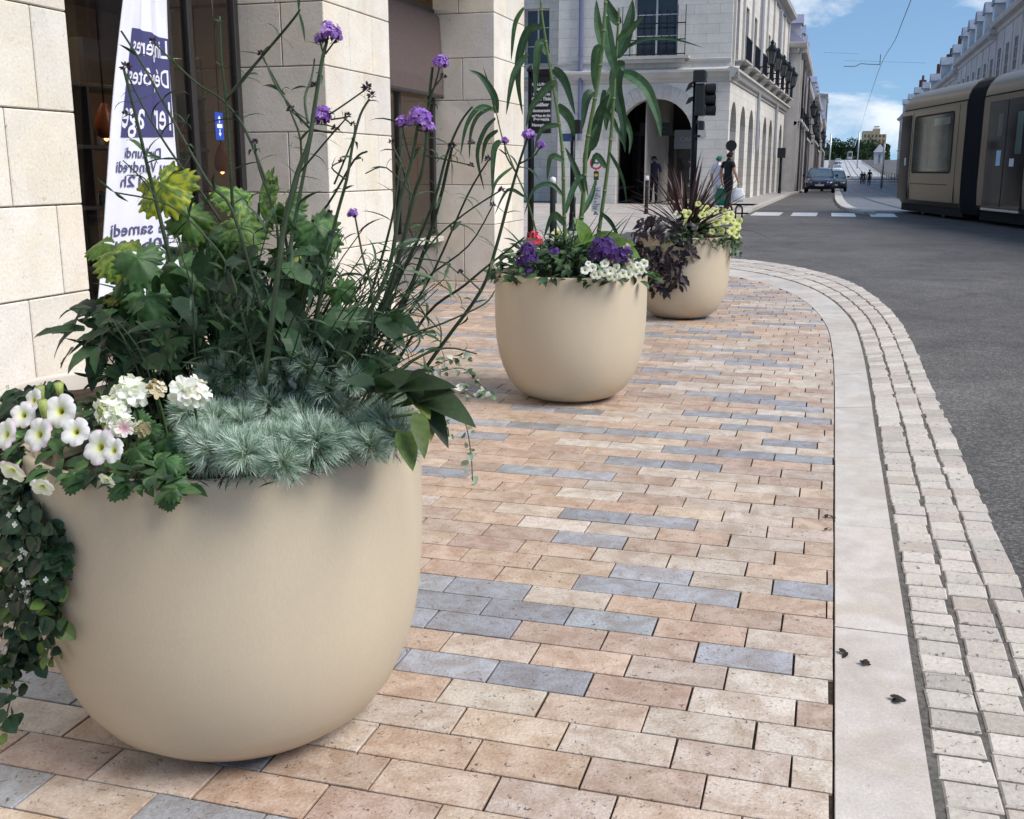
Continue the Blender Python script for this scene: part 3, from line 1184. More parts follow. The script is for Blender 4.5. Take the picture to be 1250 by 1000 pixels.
def floret(m, c, n, r, col, np_=5, cup=.15, core=None):
    n = n.normalized(); u = n.orthogonal().normalized(); w = n.cross(u); a0 = U(0, 6)
    for i in range(np_):
        a = a0 + 2 * pi * i / np_
        d = u * cos(a) + w * sin(a); s = -u * sin(a) + w * cos(a)
        wd = r * 2.2 / np_
        cc = vary(col, .07, RP)
        pts = [c, c + d * r * .5 + s * wd * .8 + n * cup * r * .5, c + d * r * .95 + s * wd * .55 + n * cup * r, c + d * r * 1.02 + n * cup * r * .7, c + d * r * .95 - s * wd * .55 + n * cup * r, c + d * r * .5 - s * wd * .8 + n * cup * r * .5]
        m.add(pts, [(0, 1, 2, 3), (0, 3, 4, 5)], cols=[core or cc] + [cc] * 5)


def bowl_r(P, z):
    f = z / P[3]
    if f >= 1: return P[2] if f < 1.015 else 0
    for i in range(1, 12):
        if PROF[i][1] <= f <= PROF[i + 1][1]:
            k = (f - PROF[i][1]) / max(1e-6, PROF[i + 1][1] - PROF[i][1])
            return P[2] * (PROF[i][0] + k * (PROF[i + 1][0] - PROF[i][0]))
    return P[2] * .5


def front(P, px, py, mg=.015):
    """The point of the bowl's outer face (or of its rim) that a hanging shoot lies on."""
    r = ray(px, py).normalized()
    lo = max(.4, (P[1] - 1.2))
    t = lo; best = None
    while t < P[1] + 2.5:
        q = V((0, 0, HC)) + r * t
        d = sqrt((q.x - P[0]) ** 2 + (q.y - P[1]) ** 2) - bowl_r(P, max(0.0, min(P[3], q.z)))
        if best is None or d < best[0]: best = (d, q)
        if d < 0: break
        t += .01
    q = best[1] - r * .005
    dx, dy = q.x - P[0], q.y - P[1]
    L = sqrt(dx * dx + dy * dy)
    return V((q.x + dx / L * mg, q.y + dy / L * mg, q.z))


def push(P, p, mg=.012):
    """Keep a hanging leaf or shoot outside the bowl."""
    dx, dy = p.x - P[0], p.y - P[1]
    r = sqrt(dx * dx + dy * dy)
    rr = bowl_r(P, p.z) + mg
    if p.z < P[3] * 1.015 and r < rr and r > .5 * P[2]:
        return V((P[0] + dx / r * rr, P[1] + dy / r * rr, p.z))
    return p


def plant(name, label, cat, P, group=None, at=None):
    q = at or V((P[0], P[1], P[3] * .9))
    return thing(name, label, cat, q, group)


def sm(pts, k=4):
    """Smooth a traced line."""
    Q = [V(p) for p in pts]
    if len(Q) < 3: return Q
    out = []
    for i in range(len(Q) - 1):
        p0, p1, p2, p3 = Q[max(0, i - 1)], Q[i], Q[i + 1], Q[min(len(Q) - 1, i + 2)]
        for j in range(k):
            u = j / k
            out.append(.5 * ((2 * p1) + (p2 - p0) * u + (2 * p0 - 5 * p1 + 4 * p2 - p3) * u * u + (3 * p1 - p0 - 3 * p2 + p3) * u ** 3))
    out.append(Q[-1])
    return out


GREEN = (0.040, 0.085, 0.030); DARK = (0.020, 0.045, 0.020); MID = (0.06, 0.13, 0.04); OLIVE = (0.07, 0.11, 0.025)
STEM = (0.034, 0.056, 0.028)

# ================================================================== planter in front
# --- tall purple verbena: traced stems, paired narrow leaves, flower and seed heads
VP = V((P1[0] - .05, P1[1] + .05, P1[3] * .9))


def line(pp, Y, lean=0.0):
    n = len(pp)
    return [PY(px, py, Y + lean * (1 - i / max(1, n - 1))) for i, (px, py) in enumerate(pp)]


def verbena_head(par, c, r):
    m = MB('petal')
    for i in range(46):
        d = rdir(-.35, 1)
        p = c + d * r * U(.55, 1)
        floret(m, p, d + rdir() * .35, r * U(.26, .38), RP.choice([(.33, .16, .62), (.42, .22, .70), (.26, .10, .50), (.50, .30, .72)]), 5, .1)
    m.use('dark_leaf')
    for i in range(26):
        d = rdir(-.9, .4)
        leaf(m, c + d * r * .2, d, rdir(), r * .75, r * .3, (.07, .03, .07), .1, 'lance', 2)
    return m.build('flower_head', par)


def seed_head(par, c, r):
    m = MB('dark_leaf')
    for i in range(30):
        d = rdir(-.5, 1)
        leaf(m, c + d * r * .25, d, rdir(), r * U(.6, 1.0), r * .42, RP.choice([(.035, .02, .03), (.05, .03, .04), (.09, .05, .10)]), .1, 'lance', 2)
    return m.build('seed_head', par)


def narrow_pair(m, p, t, L, col=None):
    """Two opposite narrow leaves at a node."""
    a = t.orthogonal().normalized()
    a = (Matrix.Rotation(U(0, 6.3), 3, t) @ a)
    for s_ in (1, -1):
        d = (a * s_ + t * U(.1, .8) + V((0, 0, U(-.2, .2)))).normalized()
        l = L * U(.6, 1.2)
        leaf(m, p, d, t, l, l * U(.085, .15), col or vary(RP.choice([DARK, GREEN, (.03, .065, .03)]), .25, RP), U(.1, .9), 'lance', 5, .4)


def verbena(label, stems, heads, seeds, twigs):
    t = thing('verbena', label, 'verbena', VP, 'verbenas in the front planter')
    st = MB('stem'); fo = MB('leaf')
    for (pp, Y, r) in stems:
        L = sm(line(pp, Y, U(-.12, .12)), 4)
        st.tube(L, [1.2 * r * (1 - .5 * i / len(L)) for i in range(len(L))], 6, vary(STEM, .25, RP))
        acc = 0
        for i in range(1, len(L)):
            acc += (L[i] - L[i - 1]).length
            if acc > .085:
                acc = 0
                tt = (L[i] - L[i - 1]).normalized()
                narrow_pair(fo, L[i], tt, U(.035, .085))
    for (pp, Y, r) in twigs:
        L = sm(line(pp, Y, 0), 4)
        st.tube(L, [r * (1 - .4 * i / len(L)) for i in range(len(L))], 5, vary(STEM, .25, RP))
        i = len(L) // 2
        narrow_pair(fo, L[i], (L[i] - L[i - 1]).normalized(), U(.02, .05))
    st.build('stem', t, True)
    fo.build('foliage', t)
    for (px, py, Y, r) in heads: verbena_head(t, PY(px, py, Y), r)
    for (px, py, Y, r) in seeds: seed_head(t, PY(px, py, Y), r)
    return t


YA, YB, YC, YD = 1.92, 2.05, 2.16, 2.26
stemsL = [
    ([(322, 470), (340, 330), (347, 276), (362, 215), (377, 174), (384, 130), (392, 80), (399, 50)], YA, .0052),
    ([(335, 480), (345, 400), (352, 320), (359, 276), (369, 222), (381, 160)], YB, .0050),
    ([(372, 470), (392, 360), (408, 276), (423, 220), (431, 174), (440, 140), (451, 121)], YB, .0036),
    ([(282, 480), (292, 360), (285, 270), (281, 200), (276, 122), (270, 70), (268, 20)], YC, .0040),
    ([(350, 470), (320, 380), (284, 258), (256, 225), (220, 163), (177, 84), (148, 38)], YA, .0034),
    ([(245, 470), (220, 368), (189, 240), (179, 199), (166, 143), (151, 84)], YB, .0046),
    ([(330, 480), (300, 330), (256, 250), (215, 195), (180, 140), (155, 90)], YC, .0032),
    ([(364, 460), (352, 310), (331, 240), (300, 160), (271, 122), (243, 104), (210, 74), (188, 52)], YC, .0032),
    ([(300, 470), (345, 290), (368, 190), (352, 130), (319, 67)], YC, .0030),
    ([(276, 122), (300, 92), (352, 31), (366, 12)], YC, .0034),
    ([(310, 470), (332, 380), (360, 300), (400, 250), (432, 196), (448, 185)], YB, .0032),
    ([(270, 470), (330, 350), (338, 276), (316, 205), (311, 176)], YB, .0030),
    ([(318, 470), (300, 400), (280, 330), (252, 290), (205, 250), (140, 235)], YA, .0026),
    ([(376, 150), (372, 120), (380, 96), (384, 72)], YA, .0024),
]
headsL = [(402, 40, YA, .021), (390, 48, YA, .012), (393, 143, YB, .022), (411, 46, YA, .012)]
seedsL = [(319, 65, YC, .011), (384, 105, YA, .010), (355, 134, YB, .010), (409, 157, YB, .010), (424, 141, YB, .009), (431, 152, YB, .008), (448, 106, YB, .012), (454, 117, YB, .011), (447, 110, YB, .009),
          (311, 174, YB, .009), (332, 223, YB, .008), (417, 197, YB, .008), (153, 82, YB, .014), (153, 138, YB, .008), (187, 50, YC, .010), (402, 260, YB, .008)]
twigsL = [([(379, 158), (340, 110), (322, 70)], YB, .0024), ([(381, 160), (366, 145), (356, 136)], YB, .0022), ([(381, 158), (404, 162), (410, 157)], YB, .0022), ([(381, 150), (405, 138), (447, 109)], YB, .0024),
          ([(362, 215), (400, 170), (424, 143)], YA, .0022), ([(404, 146), (418, 144), (426, 142)], YB, .002), ([(408, 225), (430, 172), (433, 153)], YB, .0022), ([(384, 130), (393, 136), (393, 143)], YB, .002),
          ([(276, 122), (300, 95), (320, 68)], YC, .0026), ([(166, 143), (158, 140), (153, 138)], YB, .002), ([(423, 220), (405, 205), (417, 197)], YB, .002), ([(396, 70), (392, 56), (390, 49)], YA, .002), ([(397, 66), (406, 54), (411, 47)], YA, .002),
          ([(220, 163), (226, 150), (231, 140)], YA, .0018), ([(189, 240), (170, 215), (150, 196)], YB, .002), ([(179, 199), (196, 194), (228, 195)], YB, .0018), ([(185, 228), (172, 215), (155, 214)], YB, .0018)]
verbena('tall verbena with the highest purple heads reaching over the shop banner and first pillar', stemsL, headsL, seedsL, twigsL)

stemsR = [
    ([(400, 480), (440, 410), (454, 414), (484, 327), (505, 240), (515, 210), (520, 174), (523, 128), (528, 82)], YB, .0044),
    ([(402, 478), (433, 417), (474, 330), (489, 243), (502, 199), (509, 158), (512, 148)], YA, .0044),
    ([(446, 500), (464, 440), (495, 368), (523, 291), (538, 240), (546, 205), (552, 180)], YC, .0050),
    ([(420, 480), (455, 400), (500, 315), (530, 245), (545, 190), (562, 150), (577, 130)], YC, .0036),
    ([(505, 470), (541, 419), (587, 355), (605, 304), (620, 248), (632, 205), (644, 168)], YB, .0040),
    ([(470, 470), (520, 385), (565, 350), (595, 325), (640, 290)], YD, .0034),
    ([(448, 470), (455, 368), (443, 314), (433, 262)], YB, .0030),
    ([(430, 470), (470, 390), (520, 340), (572, 300), (602, 250)], YD, .0026),
    ([(440, 480), (480, 420), (540, 395), (590, 372), (604, 355)], YB, .0024),
    ([(412, 478), (446, 380), (478, 270), (489, 190), (493, 156)], YD, .0032),
    ([(455, 478), (490, 400), (530, 330), (570, 240), (596, 196)], YC, .0030),
    ([(436, 476), (470, 360), (492, 290), (500, 230), (478, 175)], YC, .0028),
    ([(460, 480), (505, 440), (545, 425), (582, 432)], YA, .0024),
    ([(425, 480), (462, 420), (500, 350), (524, 300), (566, 262), (612, 232)], YB, .0026),
]
headsR = [(538, 77, YB, .017), (513, 144, YA, .023), (491, 150, YA, .014), (524, 156, YA, .013), (431, 261, YB, .012), (645, 165, YB, .014), (660, 177, YB, .010), (616, 172, YB, .009)]
seedsR = [(541, 93, YB, .009), (575, 174, YC, .009), (575, 202, YC, .008), (552, 178, YC, .010), (602, 250, YD, .008), (478, 173, YC, .008), (612, 232, YB, .008), (562, 332, YB, .007), (596, 194, YC, .009)]
twigsR = [([(523, 128), (532, 100), (537, 80)], YB, .0024), ([(521, 120), (532, 104), (541, 93)], YB, .002), ([(502, 199), (494, 170), (491, 152)], YA, .002), ([(509, 158), (518, 160), (524, 157)], YA, .002), ([(520, 190), (550, 196), (575, 202)], YC, .002),
          ([(629, 209), (618, 190), (616, 173)], YB, .002), ([(634, 200), (652, 190), (660, 178)], YB, .002), ([(587, 355), (575, 344), (562, 332)], YB, .002), ([(505, 315), (540, 320), (560, 334)], YB, .0018), ([(505, 240), (472, 205), (446, 212)], YB, .0018)]
verbena('spreading verbena with purple clusters leaning over the pavement beside the second pillar', stemsR, headsR, seedsR, twigsR)

# --- loose wiry growth filling the heart of the planter
t = thing('wiry_shrub', 'dense dark tangle of wiry stems and narrow leaves in the middle of the front planter', 'shrub', VP + V((0, .08, 0)))
m = MB('stem'); f = MB('leaf')
for i in range(230):
    px = U(110, 545); py = U(265, 470)
    if py < 330 and (px < 230 or px > 520) and R.random() < .7: continue
    if px < 200 and py < 380: continue
    Y = U(1.85, 2.36)
    c = PY(px, py, Y)
    base = V((VP.x + (c.x - VP.x) * .45, P1[1] + (Y - P1[1]) * .6, P1[3] * .92))
    mid = base.lerp(c, .55) + V((U(-.04, .04), U(-.03, .03), .05))
    L = sm([base, mid, c], 4)
    m.tube(L, [.0021 * (1 - .5 * j / len(L)) for j in range(len(L))], 4, vary(STEM, .3, RP), cap=False)
    for j in range(2, len(L)):
        if U(0, 1) < .45: narrow_pair(f, L[j], (L[j] - L[j - 1]).normalized(), U(.04, .10))
m.build('stem', t)
for i in range(230):
    px = U(115, 490); py = U(300, 475)
    if px < 190 and py < 360: continue
    if px > 400 and py < 380: continue
    p = PY(px, py, U(1.92, 2.3))
    L = U(.06, .12)
    leaf(f, p, (rdir(-.7, .5) + V((0, -.3, -.2))).normalized(), V((0, -.5, .9)) + rdir() * .35, L, L * U(.42, .6), vary(RP.choice([(.022, .05, .022), (.03, .07, .028), (.045, .10, .035)]), .25, RP), U(.3, .9), 'ovate', 7, .2, .14)
for i in range(190):
    px = U(150, 500); py = U(300, 480)
    if U(0, 1) > (py - 250) / 200: continue
    p = PY(px, py, U(1.95, 2.38))
    d = rdir(-.5, .9)
    L = U(.05, .12)
    leaf(f, p, d, V((0, 0, 1)) + rdir() * .4, L, L * U(.10, .22), vary(RP.choice([DARK, GREEN, DARK, (.045, .10, .05)]), .3, RP), U(.2, 1), 'lance', 4, .3)
f.build('foliage', t)

# --- variegated mallow with big lobed leaves
t = thing('variegated_mallow', 'shrub with big lobed leaves blotched yellow and green in front of the banner', 'shrub', VP + V((-.1, .1, 0)))
YEL = (.32, .34, .022); YG = (.09, .155, .025); LG = (.05, .115, .03)
big = [  # px, py, Y, radius(px), direction on the picture, normal tilt, colours
    (203, 232, 2.14, 62, (.55, .5), YEL, YG, 'yellow'), (318, 236, 2.18, 58, (.3, -.6), LG, (.18, .30, .07), ''), (392, 285, 2.02, 50, (.7, .9), (.10, .20, .06), (.05, .11, .035), ''),
    (140, 312, 2.08, 56, (-1, .35), (.08, .17, .03), (.22, .28, .03), ''), (170, 325, 2.0, 52, (.4, .7), (.05, .12, .04), LG, ''), (182, 372, 1.98, 48, (.5, .8), (.05, .12, .045), (.09, .18, .05), ''),
    (140, 358, 2.12, 32, (-.8, .5), (.30, .28, .02), (.12, .14, .02), 'yellow'), (205, 345, 2.15, 36, (.9, .3), (.28, .32, .03), LG, 'yellow'), (255, 300, 2.2, 46, (.2, 1), GREEN, LG, ''), (290, 330, 2.1, 42, (-.5, 1), DARK, GREEN, ''),
    (350, 330, 2.25, 40, (.4, 1), (.12, .20, .03), (.26, .3, .03), ''), (418, 356, 2.02, 30, (.8, .5), (.06, .14, .03), LG, ''), (415, 400, 1.98, 46, (.8, .8), (.05, .13, .05), (.03, .08, .03), ''), (225, 405, 2.02, 44, (-.2, 1), DARK, GREEN, ''),
    (165, 415, 2.05, 40, (-.6, .9), (.022, .05, .02), DARK, ''), (250, 360, 2.28, 50, (.1, 1), DARK, GREEN, ''), (330, 380, 2.2, 46, (.6, .8), DARK, GREEN, ''),
    (285, 238, 2.3, 44, (-.6, -.3), LG, (.16, .26, .05), ''), (118, 300, 2.15, 34, (-1, .5), (.12, .2, .03), YG, ''), (232, 272, 2.16, 46, (.4, .9), LG, YG, ''), (225, 335, 2.06, 50, (.6, .7), (.045, .11, .035), LG, ''),
    (300, 285, 2.12, 46, (.5, .8), LG, (.14, .22, .05), ''), (352, 262, 2.2, 40, (.5, .8), LG, (.05, .11, .03), ''), (200, 425, 1.98, 44, (-.4, .9), (.035, .085, .03), GREEN, ''), (350, 425, 2.0, 46, (.3, 1), (.04, .10, .035), DARK, ''), (300, 415, 2.02, 46, (-.2, 1), GREEN, DARK, ''),
    (262, 395, 2.06, 46, (.1, 1), (.04, .10, .035), GREEN, ''), (440, 395, 2.05, 40, (.9, .6), (.045, .11, .035), GREEN, ''), (385, 340, 2.12, 40, (.7, .7), (.06, .13, .04), LG, ''), (468, 445, 2.0, 36, (.8, .6), GREEN, DARK, ''), (150, 345, 2.1, 40, (-.5, .8), (.045, .11, .035), LG, ''), (245, 440, 2.0, 40, (-.1, 1), (.03, .07, .025), DARK, ''), (392, 440, 1.98, 38, (.4, 1), (.03, .08, .03), DARK, '')]
ms = MB('stem')
for i, (px, py, Y, r, (dx, dy), c1, c2, lb) in enumerate(big):
    c = PY(px, py, Y)
    r_ = r * .74 * (Y / F) * 1.0
    d = (RT * dx + V((0, 0, -1)) * dy + V((0, -.35, 0))).normalized()
    n = (V((0, -.75, .75)) + RT * U(-.35, .35)).normalized()
    mm = MB('leaf')
    b = c - d * r_ * .35
    lobed(mm, b, d, n, r_, c1, RP.choice([5, 5, 3]), U(.25, .4), U(.25, .45), c2, .07, .04)
    o = mm.build('leaf', t, True)
    if lb: o['label'] = 'bright yellow blotched leaf'
    st0 = V((VP.x + (c.x - VP.x) * .35, VP.y + .1, P1[3] * .9))
    ms.tube(sm([st0, st0.lerp(b, .6) + V((0, 0, .05)), b], 4), .0032, 5, (.06, .10, .03))
ms.build('stem', t, True)

# --- dark toothed foliage at the left back
t = thing('dark_leaved_shrub', 'low shrub of dark toothed leaves by the wall side of the front planter', 'shrub', V((P1[0] - .25, P1[1] + .15, P1[3] * .9)))
m = MB('leaf')
for i in range(150):
    px = U(75, 270); py = U(375, 505)
    if px < 150 and py > 430: continue
    if px + (py - 375) * .1 < 95 and py < 395: continue
    p = PY(px, py, U(2.0, 2.3))
    d = (RT * ((px - 200) / 120 + U(-.5, .5)) + V((0, U(-.6, .4), U(-.7, .5)))).normalized()
    L = U(.06, .11)
    leaf(m, p, d, V((0, -.3, 1)) + rdir() * .4, L, L * U(.4, .62), vary(RP.choice([(.016, .036, .018), DARK, (.025, .06, .025)]), .25, RP), U(.2, .8), 'ovate', 7, .2, .22)
for (px, py, dx, dy, L) in ((105, 400, -1, .2, .10), (130, 388, -1, -.1, .10), (150, 430, -1, .5, .12), (95, 410, -.9, -.1, .09), (150, 452, -1, .4, .09)):
    p = PY(px + 35, py, 2.0)
    leaf(m, p, RT * dx - V((0, 0, 1)) * dy, V((0, -.5, 1)), L, L * .45, vary((.022, .05, .022), .2, RP), .5, 'ovate', 9, .15, .25)
m.build('foliage', t)

# --- silver artemisia cushions
art = thing('artemisia', 'cushions of feathery silver green foliage along the front rim of the biggest planter', 'artemisia', V((P1[0] + .1, P1[1] - .2, P1[3] * .9)))


def tuft_mesh(seed):
    rr = random.Random(seed)
    m = MB('silver_leaf')
    for i in range(250):
        z = rr.uniform(-.3, 1); a = rr.uniform(0, 2 * pi); q = sqrt(max(0, 1 - z * z))
        d = V((q * cos(a), q * sin(a), z))
        L = .052 * rr.uniform(.7, 1.1)
        k = rr.random()
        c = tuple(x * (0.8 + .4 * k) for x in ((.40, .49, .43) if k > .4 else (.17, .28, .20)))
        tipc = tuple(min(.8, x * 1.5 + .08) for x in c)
        s = d.orthogonal().normalized()
        s = Matrix.Rotation(rr.uniform(0, 6), 3, d) @ s
        curl = s * .25
        for (f0, f1, off) in ((0, 1, V((0, 0, 0))), (.45, .95, s * .28), (.45, .95, -s * .28), (.62, 1.02, d.cross(s) * .22)):
            p0 = d * L * f0
            p1 = d * L * f1 + off * L * .55 + curl * L * f1 * f1 * .4
            w = (p1 - p0).cross(d + V((.3, .1, .2))).normalized() * .00045
            md_ = p0.lerp(p1, .55)
            b0 = tuple(x * .55 + y * .0 for x, y in zip(c, c)) if f0 == 0 else c
            m.add([p0 - w, p0 + w, md_ + w, md_ - w, p1], [(0, 1, 2, 3), (3, 2, 4)], cols=[((.03, .065, .035) if z < .35 else (.24, .34, .20)) if f0 == 0 else c] * 2 + [c] * 2 + [tipc])  # low filaments start dark: shade between the tufts put into their colour
    return m


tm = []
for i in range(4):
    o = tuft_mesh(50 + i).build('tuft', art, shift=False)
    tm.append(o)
spots = [(262, 470), (290, 455), (318, 462), (345, 470), (375, 452), (250, 490), (262, 520), (245, 525), (296, 528), (286, 492), (330, 505), (308, 500), (345, 525), (360, 495), (385, 500), (378, 530), (400, 475), (415, 505), (428, 470),
         (440, 525), (470, 500), (482, 490), (496, 515), (452, 548), (472, 530), (410, 555), (385, 560), (360, 565), (318, 575), (335, 560), (258, 565), (285, 565), (300, 590), (240, 555), (425, 545), (488, 535), (230, 512), (345, 588), (265, 545), (310, 548), (398, 530), (458, 515), (330, 535), (275, 508), (352, 545), (368, 512), (395, 545)]
used = 0
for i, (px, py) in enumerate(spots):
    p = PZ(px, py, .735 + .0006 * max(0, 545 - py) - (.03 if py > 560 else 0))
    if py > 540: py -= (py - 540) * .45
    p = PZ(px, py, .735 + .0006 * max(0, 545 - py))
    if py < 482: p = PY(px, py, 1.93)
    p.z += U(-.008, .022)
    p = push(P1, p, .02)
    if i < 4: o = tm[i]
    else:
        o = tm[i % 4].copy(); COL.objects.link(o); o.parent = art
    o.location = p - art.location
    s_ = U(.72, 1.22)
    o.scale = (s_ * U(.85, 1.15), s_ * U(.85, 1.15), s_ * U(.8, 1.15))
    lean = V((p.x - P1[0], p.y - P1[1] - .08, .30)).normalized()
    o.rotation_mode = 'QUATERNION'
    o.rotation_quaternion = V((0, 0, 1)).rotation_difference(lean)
m = MB('dark_leaf')
for i in range(420):
    px = U(228, 508); py = U(455, 592 - max(0, (px - 330)) * .25)
    p = push(P1, PZ(px, py, .70 + U(-.01, .02)), .008)
    d = rdir(-.4, .7); L = U(.02, .045)
    leaf(m, p, d, V((0, 0, 1)) + rdir() * .5, L, L * .12, vary(RP.choice([(.03, .05, .035), (.05, .04, .03), (.08, .12, .09)]), .3, RP), .4, 'lance', 3)
m.build('undergrowth', art)
# a few silver felted sprigs behind the cushions
m = MB('silver_leaf')
for i in range(60):
    px = U(355, 415); py = U(440, 480)
    p = PZ(px, py, .80 + U(-.02, .03))
    d = rdir(-.2, .9); L = U(.02, .04)
    leaf(m, p, d, V((0, 0, 1)) + rdir() * .3, L, L * .5, vary((.38, .44, .40), .15, RP), .4, 'ovate', 4)
m.build('sprig', art)

# --- white petunias and white geraniums at the left
NF = V((-.15, -.8, .45))
pet = thing('petunia', 'white petunia with yellow throats spilling over the edge of the biggest planter', 'petunia', V((P1[0] - .3, P1[1] - .15, P1[3] * .9)))
m = MB('leaf')
for i in range(480):
    px = U(15, 235); py = U(485, 600)
    if py > 520 + (px) * .36 + 15 and px < 200: continue
    p = push(P1, PZ(px, py, .705 + U(-.02, .03)), .01)
    d = (rdir(-.5, .6) + V((0, -.4, 0))).normalized(); L = U(.025, .055)
    leaf(m, p, d, V((0, -.4, 1)) + rdir() * .4, L, L * .5, vary(RP.choice([GREEN, DARK, MID]), .3, RP), U(.2, .7), 'ovate', 4)
m.build('foliage', pet)
for (px, py, r, z, e) in ((28, 531, 18, .745, 1), (67, 531, 19, .745, 1), (92, 503, 19, .775, 0), (141, 546, 20, .73, 1), (72, 566, 16, .69, 1), (104, 584, 13, .68, 0), (170, 575, 10, .69, 0), (112, 528, 16, .765, 0), (48, 508, 15, .77, 1), (176, 540, 14, .76, 0), (60, 490, 13, .79, 0)):
    p = push(P1, PZ(px, py, z), .04) if py < 540 else front(P1, px, py, .06) if px != 141 else PY(px, py, 1.60)
    mm = MB('petal')
    n = (V((0, -.85, .42)) + RT * U(-.35, .25))
    if px in (72, 104, 170): n = V((U(-.3, .3), -.6, -.35))
    petunia(mm, p + V((0, -.045, .012)), n, r * p.y / F * 1.4, rim=(.82, .80, .83), mid=(.75, .76, .55), throat=(.50, .48, .04), core=(.10, .12, .02), edge=(.80, .74, .80) if not e else (.74, .50, .66))
    mm.build('flower', pet, True)
for (px, py) in ((75, 492), (52, 497), (55, 515), (128, 525)):
    p = PZ(px, py, .77)
    mm = MB('leaf', (.22, .32, .06))
    mm.tube([p, p + V((.004, -.006, .02)), p + V((.006, -.01, .045))], [.004, .006, .010], 8, (.35, .42, .12))
    mm.build('bud', pet, True)
ger = thing('geranium', 'white geranium heads with pink centres between petunias and silver cushions', 'geranium', V((P1[0] - .15, P1[1] - .25, P1[3] * .9)))
m = MB('leaf')
for (px, py, r, z) in ((205, 560, 26, .735), (215, 588, 24, .70), (190, 572, 22, .71), (222, 560, 22, .73), (170, 545, 24, .74), (185, 520, 24, .76), (120, 570, 24, .70), (150, 590, 22, .69), (205, 535, 22, .75), (210, 603, 18, .67), (165, 510, 24, .77)):
    p = push(P1, PZ(px, py, z), .015) + V((0, -.01, 0))
    lobed(m, p, (V((0, -.5, -.6)) + RT * U(-.5, .5)), V((0, -.7, .7)), r * p.y / F, vary((.045, .12, .03), .2, RP), 5, .2, .3, (.03, .08, .025), .06, .05)
m.build('foliage', ger, True)
stl = MB('stem')
for (px, py, r, z, dead) in ((137, 505, 23, .80, 0), (160, 482, 24, .83, 0), (232, 482, 26, .84, 0), (148, 520, 20, .78, 0), (190, 478, 15, .835, 1), (172, 525, 14, .77, 2)):
    c = PZ(px, py, z)
    rr = r * c.y / F
    mm = MB('petal')
    for i in range(19 if not dead else 15):
        d = (rdir(-.3, 1) + V((0, -.45, 0))).normalized()
        p = c + d * rr * U(.45, .9)
        col = (.84, .82, .86) if dead != 1 else RP.choice([(.30, .20, .08), (.55, .48, .32), (.75, .70, .66)])
        if dead == 2: col = RP.choice([(.75, .72, .66), (.45, .36, .22)])
        floret(mm, p, d + rdir() * .45, rr * U(.55, .8), col, 5, .2, (.62, .25, .36) if U(0, 1) < .12 and not dead else None)
    mm.build('flower_head', ger)
    stl.tube(sm([c, c + V((0, .02, -.06)), V((c.x * .9 + P1[0] * .1, c.y + .05, P1[3] * .92))], 3), .0028, 5, (.07, .12, .04))
stl.build('stem', ger, True)

# --- ivy hanging down the wall side of the bowl
ivy = thing('ivy', 'dark small leaved ivy hanging down the shaded side of the biggest planter', 'ivy', V((P1[0] - .38, P1[1] - .1, P1[3] * .9)))
m = MB('leaf'); st = MB('stem')
trails = [([(70, 478), (30, 490), (10, 530), (14, 600), (30, 680), (34, 740), (20, 800)], 1.9), ([(60, 485), (25, 500), (28, 580), (48, 650), (60, 700), (66, 745)], 1.84), ([(55, 482), (8, 500), (-8, 560), (0, 640), (10, 720), (-5, 760)], 1.95),
          ([(30, 580), (52, 630), (74, 660), (80, 700), (72, 735), (84, 752)], 1.8), ([(40, 640), (52, 700), (44, 760), (30, 800), (10, 830)], 1.82), ([(45, 690), (42, 760), (30, 830), (18, 880)], 1.84), ([(30, 600), (44, 660), (52, 720), (50, 780), (62, 795)], 1.8), ([(20, 500), (-5, 590), (20, 660), (30, 720)], 1.88), ([(20, 700), (0, 740), (-20, 760)], 1.86), ([(50, 620), (70, 650), (82, 680), (88, 705)], 1.8), ([(25, 560), (46, 640), (66, 690), (70, 740), (78, 770), (66, 800)], 1.8), ([(20, 590), (34, 650), (60, 720), (58, 760)], 1.8), ([(40, 790), (15, 815), (-10, 830)], 1.84)]
for (pp, Y) in trails:
    L = [push(P1, p, .018) for p in sm([front(P1, a_, b_, .02) if a_ > 14 and b_ > 520 else PY(a_, b_, Y) for a_, b_ in pp], 6)]
    st.tube(L, .0018, 5, (.05, .045, .03))
    n = len(L)
    for i in range(n):
        dens = 4 if i < n * .6 else 2
        for q in range(dens):
            p = push(P1, L[i] + V((U(-.024, .024), U(-.024, .024), U(-.03, .03))), .016)
            d = (rdir(-.8, .3) + V((0, -.3, -.3))).normalized(); l = U(.018, .040)
            lt = i > n * .75 and U(0, 1) < .5
            leaf(m, p, d, V((-.2, -.8, .5)) + rdir() * .45, l, l * U(.85, 1.05), vary((.09, .15, .03) if lt else RP.choice([(.02, .05, .022), (.028, .065, .028), (.018, .04, .02)]), .3, RP), U(.1, .5), 'heart', 5, .12)
            if U(0, 1) < .05:
                m.use('petal'); floret(m, p + V((-.01, -.025, .01)), V((0, -1, .3)), .006, (.75, .76, .70), 4); m.use('leaf')
st.build('stem', ivy, True)
m.build('foliage', ivy)

